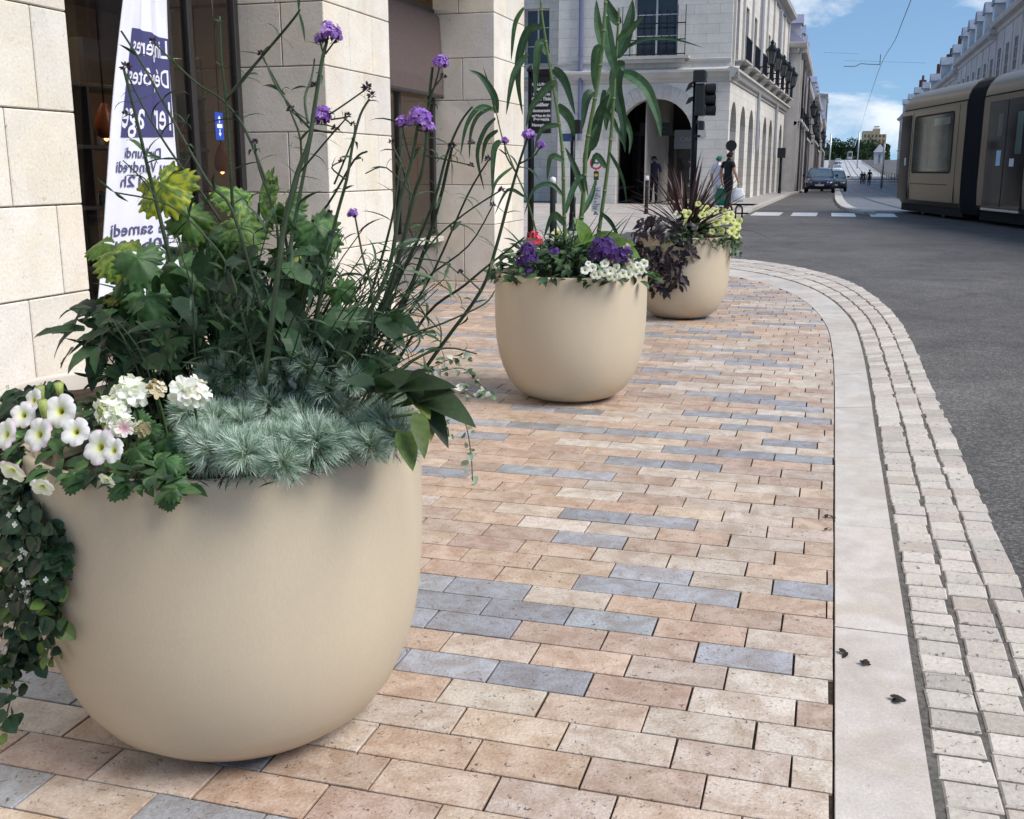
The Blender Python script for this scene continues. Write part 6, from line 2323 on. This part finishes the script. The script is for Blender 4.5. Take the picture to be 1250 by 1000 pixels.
# far tram climbing the bridge
ft = thing('far_tram', 'tiny pale tram at the top of the rising street', 'tram', (PXc(1036.5, 425), 425, ground_z(0, 425)))
m = MB('tram_paint', (.5, .48, .45)); x0 = PXc(1036.5, 425); z0 = ground_z(0, 425)
m.loft([[(x0 - .85 + i, yy, z0 + .3), (x0 + .85 - i, yy, z0 + .3), (x0 + .85 - i, yy, z0 + 2.9), (x0 + .6 - i, yy, z0 + 3.2), (x0 - .6 + i, yy, z0 + 3.2), (x0 - .85 + i, yy, z0 + 2.9)] for yy, i in ((424.6, .12), (425.2, 0), (450, 0))])
m.build('car_body', ft)
m = MB('pane', (.03, .03, .035)); m.box(x0 - .62, x0 + .62, 424.5, 424.59, z0 + 1.3, z0 + 2.7); m.build('windscreen', ft)

# ------------------------------------------------------------------ signs, posts, lights
def post(name, label, cat, x, y, h, r, col, base=True, group=None, z=0.0):
    t = thing(name, label, cat, (x, y, z), group)
    m = MB('metal', col)
    m.tube([(x, y, z), (x, y, z + h)], r, 10)
    if base: m.lathe([(r * 2.2, 0), (r * 2.2, .03), (r * 1.4, .08), (r * 1.2, .35), (r, .38)], 12, (x, y, z), None, True)
    m.build('pole', t, True)
    return t


BK = (.018, .02, .022)
# direction board
pb0 = PY(648, 200, 15.0)
tb = post('direction_board', 'black finger post board listing shops in white letters beside the third pillar', 'sign', pb0.x, 15.0, PY(648, 88, 15).z, .045, BK)
zt, zb2 = PY(664, 92, 15).z, PY(664, 163, 15).z
x0, x1 = PY(651, 130, 15).x, PY(673, 130, 15).x
m = MB('paint', (.02, .021, .024))
m.bbox(x0, x1, 14.96, 15.02, zb2, zt, .006)
pn = m.build('panel', tb)
m = MB('metal', (.05, .05, .055))
m.bbox(x0 - .02, x1 + .02, 14.95, 15.03, zt + .002, zt + .08, .005)
m.lathe([(.06, 0), (.07, .03), (.03, .08), (.001, .10)], 12, (pb0.x, 15, PY(648, 88, 15).z), None, True)
m.build('cap', tb)
text_mesh(pn, 'lettering', [('Prêt à Porter', .8), ('Cadeaux', .9), ('Chaussures', .85), ('Cafés Thés', 1), ('Coiffeur', 1), ('Restaurants', .85), ('et Salon de thé', .7), ('Bagagerie', .95), ('Maroquinerie', .8)], ((x0 + x1) / 2, 14.953, zt - .14), (1, 0, 0), (0, 0, 1), .062, 'paint', (.75, .75, .75), spacing=1.12, offset=.004)
# slim post with black box and little blue street plate
xb = PY(699, 200, 22).x
tb = post('information_post', 'slim black post with a box and small blue plate behind the reeds', 'post', xb, 22.0, PY(699, 148, 22).z, .05, BK)
m = MB('paint', BK); q = PY(704, 155, 22); m.bbox(q.x - .10, q.x + .10, 21.9, 22.1, q.z - .14, q.z + .14, .01); m.build('box', tb)
m = MB('paint', (.05, .10, .20)); q = PY(691, 168, 22); m.bbox(q.x - .12, q.x + .14, 21.93, 21.95, q.z - .08, q.z + .08, .004); m.build('plate', tb)
# round prohibition sign with yellow plate
ys_ = 30.0
q = PY(728, 199, ys_)
tb = post('road_sign', 'round white road sign with red rim above a small black and yellow plate', 'sign', q.x, ys_ + .03, q.z + .1, .03, (.25, .25, .26))
m = MB('paint', (.62, .06, .07)); m.lathe([(.001, -.012), (.18, -.012), (.185, -.006), (.185, .006)], 32, (q.x, ys_ - .02, q.z), None, False, 'y'); dsc = m.build('disc', tb)
m = MB('paint', (.75, .75, .74)); m.lathe([(.001, -.016), (.13, -.016), (.13, -.01)], 32, (q.x, ys_ - .02, q.z), None, False, 'y'); wd = m.build('white_field', dsc)
m = MB('paint', (.06, .06, .07))
yy = ys_ - .040
m.box(q.x - .07, q.x - .005, yy - .002, yy, q.z - .02, q.z + .035); m.box(q.x + .005, q.x + .075, yy - .002, yy, q.z - .03, q.z + .02)
m.box(q.x - .09, q.x - .075, yy - .002, yy, q.z - .03, q.z + .01)
m.build('pictogram', wd)
q = PY(728, 214, ys_)
m = MB('paint', (.03, .03, .03)); m.bbox(q.x - .07, q.x + .07, ys_ - .035, ys_ - .01, q.z - .13, q.z + .11, .006); pl = m.build('plate', tb)
m = MB('paint', (.70, .50, .05)); m.box(q.x - .045, q.x + .045, ys_ - .04, ys_ - .037, q.z - .03, q.z + .04); m.build('yellow_mark', pl)
q = PY(728, 240, ys_)
m = MB('paint', (.55, .55, .55)); m.bbox(q.x - .13, q.x + .16, ys_ - .035, ys_ - .01, q.z - .42, q.z + .30, .006); pl = m.build('plate', tb)
m = MB('paint', (.08, .08, .09))
for k in range(9):
    zz2 = q.z + .22 - k * .07
    a = R.uniform(-.10, -.02); b = R.uniform(.02, .12)
    m.tube([(q.x + a, ys_ - .04, zz2), (q.x, ys_ - .04, zz2 + R.uniform(-.03, .03)), (q.x + b, ys_ - .04, zz2 + R.uniform(-.02, .02))], .010, 4)
m.build('line_map', pl)
# bollards
for (px, py, Y, lab) in ((790, 215, 31, 'black bollard with white cap before the arched passage'), (675, 217, 19.5, 'black bollard with white cap behind the reeds by the direction board'), (700, 240, 24, 'plain dark bollard behind the reed stems')):
    q = PY(px, py, Y)
    t = thing('bollard', lab, 'bollard', (q.x, Y, 0), 'bollards along the side street')
    m = MB('rubber', (.012, .013, .014)); m.lathe([(.075, 0), (.07, .03), (.055, .1), (.05, q.z - .12)], 16, (q.x, Y, 0), None, True); m.build('post', t, True)
    m = MB('paint', (.75, .75, .74) if '700' not in str(px) else BK); m.lathe([(.056, q.z - .118), (.06, q.z - .05), (.05, q.z), (.001, q.z + .02)], 16, (q.x, Y, 0), None, True); m.build('cap', t, True)
# traffic light seen from the side and behind
YT = 21.5
q0 = PY(846.5, 200, YT)
tl_ = post('traffic_light', 'black traffic light with stacked heads and cameras beside the arched passage', 'traffic light', q0.x, YT, PY(846, 88, YT).z, .06, BK)
def tlbox(name, px0, px1, py0, py1, y0, y1, b=.02):
    a, c = PY(px0, py1, YT), PY(px1, py0, YT)
    m = MB('paint', BK); m.bbox(a.x, c.x, y0, y1, a.z, c.z, b)
    return m.build(name, tl_)
hd = tlbox('signal_head', 849, 862, 103, 142, YT - .2, YT + .12)
tlbox('upper_box', 847, 863, 86, 101.5, YT - .18, YT + .14)
hd2 = tlbox('repeater_head', 853, 860, 148, 159, YT - .15, YT + .05, .01)
tlbox('push_button', 847, 855, 165, 168, YT - .08, YT + .05, .005)
for i, py in enumerate((109, 122, 135)):
    m = MB('paint', (.012, .012, .013))
    q = PY(862, py, YT)
    m.lathe([(.10, 0), (.105, .18), (.10, .18), (.095, .02)], 16, (q.x, YT - .04, q.z), None, False, 'x'); m.build('visor', hd)
for py, k in ((106, 1), (123, .8)):
    q = PY(843.5, py, YT)
    m = MB('paint', BK)
    m.loft([[(q.x - .09, YT - .12, q.z - .09 * k), (q.x - .01, YT - .12, q.z - .04), (q.x + .05, YT - .12, q.z + .09 * k), (q.x - .03, YT - .12, q.z + .05)], [(q.x - .09, YT + .02, q.z - .09 * k), (q.x - .01, YT + .02, q.z - .04), (q.x + .05, YT + .02, q.z + .09 * k), (q.x - .03, YT + .02, q.z + .05)]])
    m.tube([(q.x + .02, YT - .05, q.z), (q0.x, YT, q.z)], .015, 5)
    m.build('camera_housing', tl_)
m = MB('paint', (.65, .65, .65)); a, c = PY(853, 147, YT), PY(861, 145, YT); m.box(a.x, c.x, YT - .17, YT - .15, a.z, c.z)
a, c = PY(851, 102.8, YT), PY(862, 101.9, YT); m.box(a.x, c.x, YT - .21, YT + .1, a.z, c.z); m.build('backing_strip', tl_)
# round disc on a dark post behind the walking man
q = PY(893, 178, 38.6)
tb = post('disc_sign', 'black round sign back on a dark post at the arcade corner above the walking man', 'sign', q.x, 38.6, q.z, .05, (.02, .02, .022))
m = MB('paint', (.012, .012, .013)); m.lathe([(.001, -.02), (.18, -.02), (.19, 0), (.18, .02), (.001, .02)], 28, (q.x, 38.5, q.z), None, False, 'y'); m.build('disc', tb)
# slim lamp or signal on the far footway, dark service door post
q = PY(952, 188, 57)
tb = post('signal_post', 'thin dark signal post standing against the end of the arcade', 'post', PY(951.5, 230, 57).x, 57.0, q.z + .2, .06, BK)
m = MB('paint', BK); m.bbox(q.x - .12, q.x + .28, 56.85, 57.1, q.z - .2, q.z + .3, .02); m.build('head', tb)
# handrail and low black cycle stand behind the yellow petunias
hr = thing('cycle_stand', 'black low cycle stand half hidden behind the yellow petunias', 'cycle stand', (PY(893, 262, 27).x, 27, 0))
m = MB('metal', BK)
for dx in (-.15, .1):
    b = PY(893, 262, 27)
    m.tube(sm([(b.x + dx, 27, 0), (b.x + dx, 27, .32), (b.x + dx + .06, 27.05, .38), (b.x + dx + .14, 27.1, .32), (b.x + dx + .14, 27.1, 0)], 4), .022, 6)
m.tube([(b.x - .3, 27.05, .20), (b.x + .4, 27.05, .20)], .02, 6)
m.build('frame', hr)
br = thing('bridge_railing', 'dark railing along the rising street beyond the tram nose', 'railing', (PXc(1070, 120), 120, ground_z(0, 120)))
m = MB('metal', (.06, .06, .07))
for k in range(30):
    yy = 110 + k * 7; xx_ = 6.9; z = ground_z(0, yy)
    m.tube([(xx_, yy, z), (xx_, yy, z + 1.0)], .04, 4)
    for h in (.5, 1.0): m.tube([(xx_, yy, z + h), (xx_, yy + 7, ground_z(0, yy + 7) + h)], .03, 4)
m.build('rail', br)
for (px, Y, lab, h) in ((1077.5, 96, 'pale slender mast at the tram stop beside the two dark walkers', 3.6), (1046, 250, 'far thin lamp post before the middle tree', 8), (1012, 210, 'far thin lamp post by the stacked balconies', 7)):
    x_ = PXc(px, Y)
    post('street_post', lab, 'post', x_, Y, h, .09 if Y < 150 else .14, (.5, .5, .52), False, 'posts along the far street', ground_z(0, Y))

# overhead contact wire with its cross span
ow = thing('overhead_wire', 'tram contact wire with a small bracket running above the street', 'wire', PY(1048, 165, 330))
m = MB('metal', (.10, .10, .11))
pts = [PY(1101, 28, 38), PY(1092, 50, 46), PY(1075, 80, 60), PY(1062, 118, 95), PY(1055, 141, 150), PY(1049, 164, 300)]
m.tube(sm([PY(1112, 0, 32)] + pts, 4), .012, 5)
m.build('wire', ow)
m = MB('metal', (.14, .14, .15))
b = PY(1074, 79, 60.5)
m.tube([b + V((0, 0, .5)), b], .02, 5)
m.tube(sm([b, PY(1060, 78.5, 60.8), PY(1050, 78, 61), PY(1044, 81, 61.2), PY(1030, 81, 61.5)], 3), .018, 5)
m.build('bracket', ow)
m = MB('metal', (.35, .36, .38))
for (a, b) in (((1005, 64), (1048, 66)), ((1030, 74), (1130, 77))):
    m.tube([PY(*a, 62), PY(*b, 62)], .008, 4)
m.build('span_wire', ow)
# ------------------------------------------------------------------ people
def person(label, x, y, z, h, rz, J, shirt, trousers, skin, hair, shoes=(.02, .02, .02), sleeve=.55, hair_style='short', dress=False, group=None):
    """One continuous skinned body; J overrides joints (height 1 = full height, x right, y forward)."""
    t = thing('person', label, 'person', (x, y, z), group)
    jt = dict(pelvis=(0, 0, .52), waist=(0, 0, .61), chest=(0, .005, .72), neckb=(0, -.005, .825), neck=(0, .008, .862), head=(0, .018, .915), top=(0, .012, .955),
              shl=(-.105, -.005, .80), ell=(-.135, -.02, .635), wrl=(-.14, .03, .49), hal=(-.138, .045, .45),
              shr=(.105, -.005, .80), elr=(.135, -.02, .635), wrr=(.14, .03, .49), har=(.138, .045, .45),
              hil=(-.052, 0, .50), knl=(-.055, .02, .28), anl=(-.058, 0, .045), tol=(-.065, .085, .02),
              hir=(.052, 0, .50), knr=(.055, .02, .28), anr=(.058, 0, .045), tor=(.065, .085, .02))
    jt.update(J)
    rad = dict(pelvis=(.085, .062), waist=(.076, .055), chest=(.095, .064), neckb=(.055, .042), neck=(.032, .032), head=(.044, .056), top=(.034, .042), shl=(.040, .040), ell=(.027, .027), wrl=(.018, .02), hal=(.012, .024),
               shr=(.040, .040), elr=(.027, .027), wrr=(.018, .02), har=(.012, .024), hil=(.056, .058), knl=(.039, .041), anl=(.025, .028), tol=(.022, .020), hir=(.056, .058), knr=(.039, .041), anr=(.025, .028), tor=(.022, .020))
    ed = [('pelvis', 'waist'), ('waist', 'chest'), ('chest', 'neckb'), ('neckb', 'neck'), ('neck', 'head'), ('head', 'top'), ('chest', 'shl'), ('shl', 'ell'), ('ell', 'wrl'), ('wrl', 'hal'), ('chest', 'shr'), ('shr', 'elr'), ('elr', 'wrr'), ('wrr', 'har'),
          ('pelvis', 'hil'), ('hil', 'knl'), ('knl', 'anl'), ('anl', 'tol'), ('pelvis', 'hir'), ('hir', 'knr'), ('knr', 'anr'), ('anr', 'tor')]
    ks = list(jt)
    P = {k: V(jt[k]) * h for k in ks}
    me = bpy.data.meshes.new('body_skeleton')
    me.from_pydata([P[k] for k in ks], [(ks.index(a), ks.index(b)) for a, b in ed], [])
    o = bpy.data.objects.new('body_skeleton', me)
    COL.objects.link(o)
    o.modifiers.new('skin', 'SKIN')
    if not me.skin_vertices: me.skin_vertices.new()
    for i, k in enumerate(ks):
        me.skin_vertices[0].data[i].radius = (rad[k][0] * h, rad[k][1] * h)
        me.skin_vertices[0].data[i].use_root = (k == 'pelvis')
    sb = o.modifiers.new('sub', 'SUBSURF'); sb.levels = 2; sb.render_levels = 2
    ev = o.evaluated_get(bpy.context.evaluated_depsgraph_get())
    m2 = ev.to_mesh()
    vs = [v.co.copy() for v in m2.vertices]; fs = [list(f.vertices) for f in m2.polygons]
    ev.to_mesh_clear()
    bpy.data.objects.remove(o)
    seg = {('pelvis', 'waist'): 'T', ('waist', 'chest'): 'S', ('chest', 'neckb'): 'S', ('neckb', 'neck'): 'K', ('neck', 'head'): 'K', ('head', 'top'): 'K', ('chest', 'shl'): 'S', ('chest', 'shr'): 'S', ('shl', 'ell'): 'A', ('shr', 'elr'): 'A', ('ell', 'wrl'): 'K', ('elr', 'wrr'): 'K', ('wrl', 'hal'): 'K', ('wrr', 'har'): 'K',
           ('pelvis', 'hil'): 'T', ('pelvis', 'hir'): 'T', ('hil', 'knl'): 'T', ('hir', 'knr'): 'T', ('knl', 'anl'): 'T', ('knr', 'anr'): 'T', ('anl', 'tol'): 'F', ('anr', 'tor'): 'F'}

    def colour(p):
        best, bk, bt = 1e9, None, 0
        for (a, b), c in seg.items():
            A, B = P[a], P[b]; d = B - A
            tt = max(0, min(1, (p - A).dot(d) / d.length_squared))
            q = (p - A - d * tt).length / (rad[a][0] * (1 - tt) + rad[b][0] * tt)
            if q < best: best, bk, bt = q, c, tt
        if bk == 'A': return ('cloth', shirt) if bt < sleeve else ('skin', skin)
        if bk == 'S': return ('cloth', shirt)
        if bk == 'T': return ('cloth', shirt if (p.z > .555 * h or (dress and p.z > .25 * h)) else trousers)
        if bk == 'F': return ('rubber', shoes)
        return ('skin', skin)
    rot = Matrix.Rotation(rz, 3, 'Z')
    W_ = lambda p: rot @ p + V((x, y, z))
    m = MB('cloth')
    for f in fs:
        c = sum((vs[i] for i in f), V((0, 0, 0))) / len(f)
        mt, cl = colour(c)
        m.use(mt)
        m.add([W_(vs[i]) for i in f], [tuple(range(len(f)))], cl)
    # face: nose, brows/eyes, mouth, ears
    hd = P['head']
    m.use('skin')
    m.loft([[W_(hd + V((a * h, b * h, c * h))) for a, b, c in ((-.009, .050, -.018), (.009, .050, -.018), (.004, .052, .012), (-.004, .052, .012))], [W_(hd + V((a * h, b * h, c * h))) for a, b, c in ((-.005, .068, -.016), (.005, .068, -.016), (.002, .056, .010), (-.002, .056, .010))]], skin)
    for s_ in (1, -1):
        m.lathe([(.001, -.006 * h), (.005 * h, 0), (.001, .006 * h)], 6, W_(hd + V((s_ * .019 * h, .050 * h, .008 * h))), (.02, .015, .012), True)
        m.lathe([(.002, -.014 * h), (.009 * h, 0), (.002, .014 * h)], 6, W_(hd + V((s_ * .052 * h, .0, 0))), skin, True)
    m.tube([W_(hd + V((-.014 * h, .049 * h, -.030 * h))), W_(hd + V((.014 * h, .049 * h, -.030 * h)))], .003 * h, 5, (skin[0] * .7, skin[1] * .5, skin[2] * .5))
    # hands: four fingers of different lengths curled a little, and a thumb from the side of the palm
    for sd, ha, wr in ((-1, 'hal', 'wrl'), (1, 'har', 'wrr')):
        d = (P[ha] - P[wr]).normalized()
        ac = V((0, 1, 0)); ac = (ac - d * ac.dot(d)).normalized()
        inn = d.cross(ac) * (1 if d.cross(ac).x * sd < 0 else -1)
        for i, ln in enumerate((.042, .047, .044, .034)):
            b = P[ha] + ac * h * (.013 - .0088 * i) + d * .006 * h
            m.tube([W_(b), W_(b + d * ln * .45 * h), W_(b + d * ln * .8 * h + inn * .008 * h), W_(b + d * ln * h + inn * .018 * h)], [.0052 * h, .005 * h, .0045 * h, .003 * h], 6, skin)
        b = P[ha] + ac * .018 * h - d * .012 * h
        m.tube([W_(b), W_(b + ac * .012 * h + d * .016 * h), W_(b + ac * .014 * h + d * .034 * h + inn * .006 * h)], [.006 * h, .0055 * h, .0035 * h], 6, skin)
    bd = m.build('body', t, True)
    hm = MB('cloth', hair)
    tops = []
    for i in range(9):
        a = pi * i / 16
        tops.append((.058 * h * sin(pi / 2 - a + .0001) if i else .058 * h, 0))
    rings = []
    for k in range(7):
        th = (pi / 2) * k / 6
        r_ = cos(th)
        ring_ = []
        for j in range(16):
            a = 2 * pi * j / 16
            fr = sin(a)            # +y is the face
            zlow = (.022 if fr > .35 else -.025) if hair_style == 'short' else (.022 if fr > .35 else -.075)
            zz3 = zlow * (1 - sin(th)) + .058 * sin(th)
            ring_.append(W_(hd + V((.056 * h * r_ * cos(a), (.064 * r_ * sin(a) - .004) * h, zz3 * h))))
        rings.append(ring_)
    hm.loft(rings)
    hm.build('hair', t, True)
    return t, W_, P


SK = (.40, .24, .17)
xm = PY(887, 255, 34.5).x
t, W_, P = person('man in black t-shirt walking by the arcade with a bag in each hand', xm, 34.5, 0, 1.83, radians(-38), dict(
    knl=(-.055, .09, .29), anl=(-.055, .03, .06), tol=(-.06, .11, .03), knr=(.05, .0, .28), anr=(.055, -.11, .07), tor=(.06, -.03, .02),
    ell=(-.15, -.03, .64), wrl=(-.145, .0, .49), hal=(-.142, .012, .45), elr=(.15, .0, .64), wrr=(.165, .07, .50), har=(.165, .09, .46), head=(.006, .022, .915)), (.018, .02, .024), (.016, .017, .02), (.42, .23, .16), (.015, .012, .01))


def carrier(lab, c, w, h, d, col, name='carrier_bag', name_cat='bag'):
    """Soft carrier bag with bulging sides and two loop handles."""
    t = thing(name, lab, name_cat, (c.x, c.y, c.z - h))
    m = MB('cloth', col)
    rings = []
    for k in range(7):
        q = k / 6
        z = c.z - h + h * q
        b = (.8 + .35 * sin(pi * min(1, q * 1.1))) * (1 - .15 * q)
        ring_ = []
        for j in range(16):
            a = 2 * pi * j / 16
            rx = w * .5 * b * (1 + .06 * sin(3 * a + q * 4)); ry = d * .5 * b * (1 - .45 * q)
            ring_.append((c.x + rx * cos(a), c.y + ry * sin(a), z + .01 * sin(5 * a) * q))
        rings.append(ring_)
    m.loft(rings)
    m.build('sack', t, True)
    m = MB('cloth', tuple(q * .9 for q in col))
    for s_ in (-1, 1):
        m.tube(sm([(c.x - w * .22, c.y + s_ * d * .15, c.z - .01), (c.x - w * .05, c.y, c.z + .13), (c.x + w * .05, c.y, c.z + .13), (c.x + w * .22, c.y + s_ * d * .15, c.z - .01)], 3), .008, 5)
    m.build('handle', t)
    return t


hl, hr_ = W_(P['hal']), W_(P['har'])
carrier('green shopping bag held low by the man in the black t-shirt', hl - V((0, 0, .16)), .42, .52, .2, (.02, .20, .11))
carrier('white patterned plastic bag in the hand of the man in the black t-shirt', hr_ - V((0, 0, .16)), .38, .42, .22, (.62, .66, .68))
xw = PY(875, 250, 35.3).x
person('person in white top and green cap walking close behind the man with the bags', xw, 35.3, 0, 1.72, radians(-30), dict(), (.62, .62, .70), (.55, .55, .62), SK, (.02, .13, .08), sleeve=.9, dress=True)
xa = PY(795, 245, 40.8).x
person('man in dark blue shirt standing under the arched passage', xa, 41.3, 0, 1.80, radians(175), dict(), (.03, .035, .055), (.02, .022, .03), (.22, .13, .10), (.012, .01, .01), sleeve=.95)
xs = PY(839, 250, 36.5).x
person('person in white shirt standing at the arch pier behind the maroon leaves', xs, 37.5, 0, 1.66, radians(100), dict(), (.66, .66, .68), (.03, .03, .04), SK, (.05, .035, .02), sleeve=.9)
for (px, Y, lab, hgt, sh) in ((1052.5, 112, 'tiny dark clothed walker on the far tram stop kerb by the slanting railing', 1.3, (.04, .04, .055)), (1056, 113, 'second tiny dark walker beside a grey bag at the far tram stop', 1.25, (.05, .055, .07)), (1062, 104, 'tiny person in black nearest the pale mast at the far tram stop', 1.5, (.02, .02, .025))):
    person(lab, PXc(px, Y), Y, ground_z(0, Y) + .05, hgt, radians(170 if px < 1060 else 20), dict(), sh, (.03, .03, .04), SK, (.03, .025, .02), sleeve=.95, group='walkers at the far tram stop')

# ------------------------------------------------------------------ light, sky, exposure
SAZ = V((1.0, -0.14, 0)).normalized()
SEL = radians(47)
sun = bpy.data.lights.new('sun', 'SUN')
sun.energy = 3.3
sun.angle = radians(32)
sun.color = (1.0, .95, .89)
so = bpy.data.objects.new('sun', sun)
COL.objects.link(so)
dirv = V((SAZ.x * cos(SEL), SAZ.y * cos(SEL), sin(SEL)))
so.rotation_mode = 'QUATERNION'
so.rotation_quaternion = dirv.to_track_quat('Z', 'Y')
so.location = (20, 0, 40)

wd_ = bpy.data.worlds.new('World')
scene.world = wd_
wd_.use_nodes = True
nt = wd_.node_tree
for n in list(nt.nodes): nt.nodes.remove(n)
L = nt.links
out = nt.nodes.new('ShaderNodeOutputWorld')
sky = nt.nodes.new('ShaderNodeTexSky')
sky.sky_type = 'NISHITA'
sky.sun_disc = False
sky.sun_elevation = SEL
sky.sun_rotation = atan2(SAZ.x, SAZ.y)
sky.air_density = 1.2
sky.dust_density = 0.3
sky.ozone_density = 3.0
tc = nt.nodes.new('ShaderNodeTexCoord')
up_ = nt.nodes.new('ShaderNodeMapping')
up_.inputs['Location'].default_value = (0, 0, 0.16)
L.new(tc.outputs['Generated'], up_.inputs[0])
L.new(up_.outputs[0], sky.inputs[0])
mp = nt.nodes.new('ShaderNodeMapping')
mp.inputs['Scale'].default_value = (2.4, 2.4, 5.5)
mp.inputs['Location'].default_value = (0.3, 0.0, 0.15)
L.new(tc.outputs['Generated'], mp.inputs[0])
n1 = noise(nt, mp.outputs[0], 2.1, 8, .58, .35)
cl = ramp(nt, n1, [(.545, 0.0), (.64, .7), (.76, 1.0)])
n2 = noise(nt, mp.outputs[0], 5.0, 6, .6)
shade = ramp(nt, n2, [(.3, (7.4, 7.7, 8.1)), (.7, (9.0, 9.1, 9.2))])
mx = mixc(nt, 'MIX', cl, mixc(nt, 'MULTIPLY', 1.0, sky.outputs[0], (1.0, 1.1, 1.14)), shade)
bg = nt.nodes.new('ShaderNodeBackground')
bg.inputs[1].default_value = 0.095
L.new(mx, bg.inputs[0])
L.new(bg.outputs[0], out.inputs[0])

scene.view_settings.view_transform = 'Standard'
scene.view_settings.look = 'None'
scene.view_settings.exposure = 0.5
scene.view_settings.gamma = 1.0
scene.view_settings.use_curve_mapping = False
scene.cycles.max_bounces = 8
scene.cycles.transparent_max_bounces = 16
scene.cycles.use_denoising = True
scene.cycles.caustics_reflective = False
scene.cycles.caustics_refractive = False
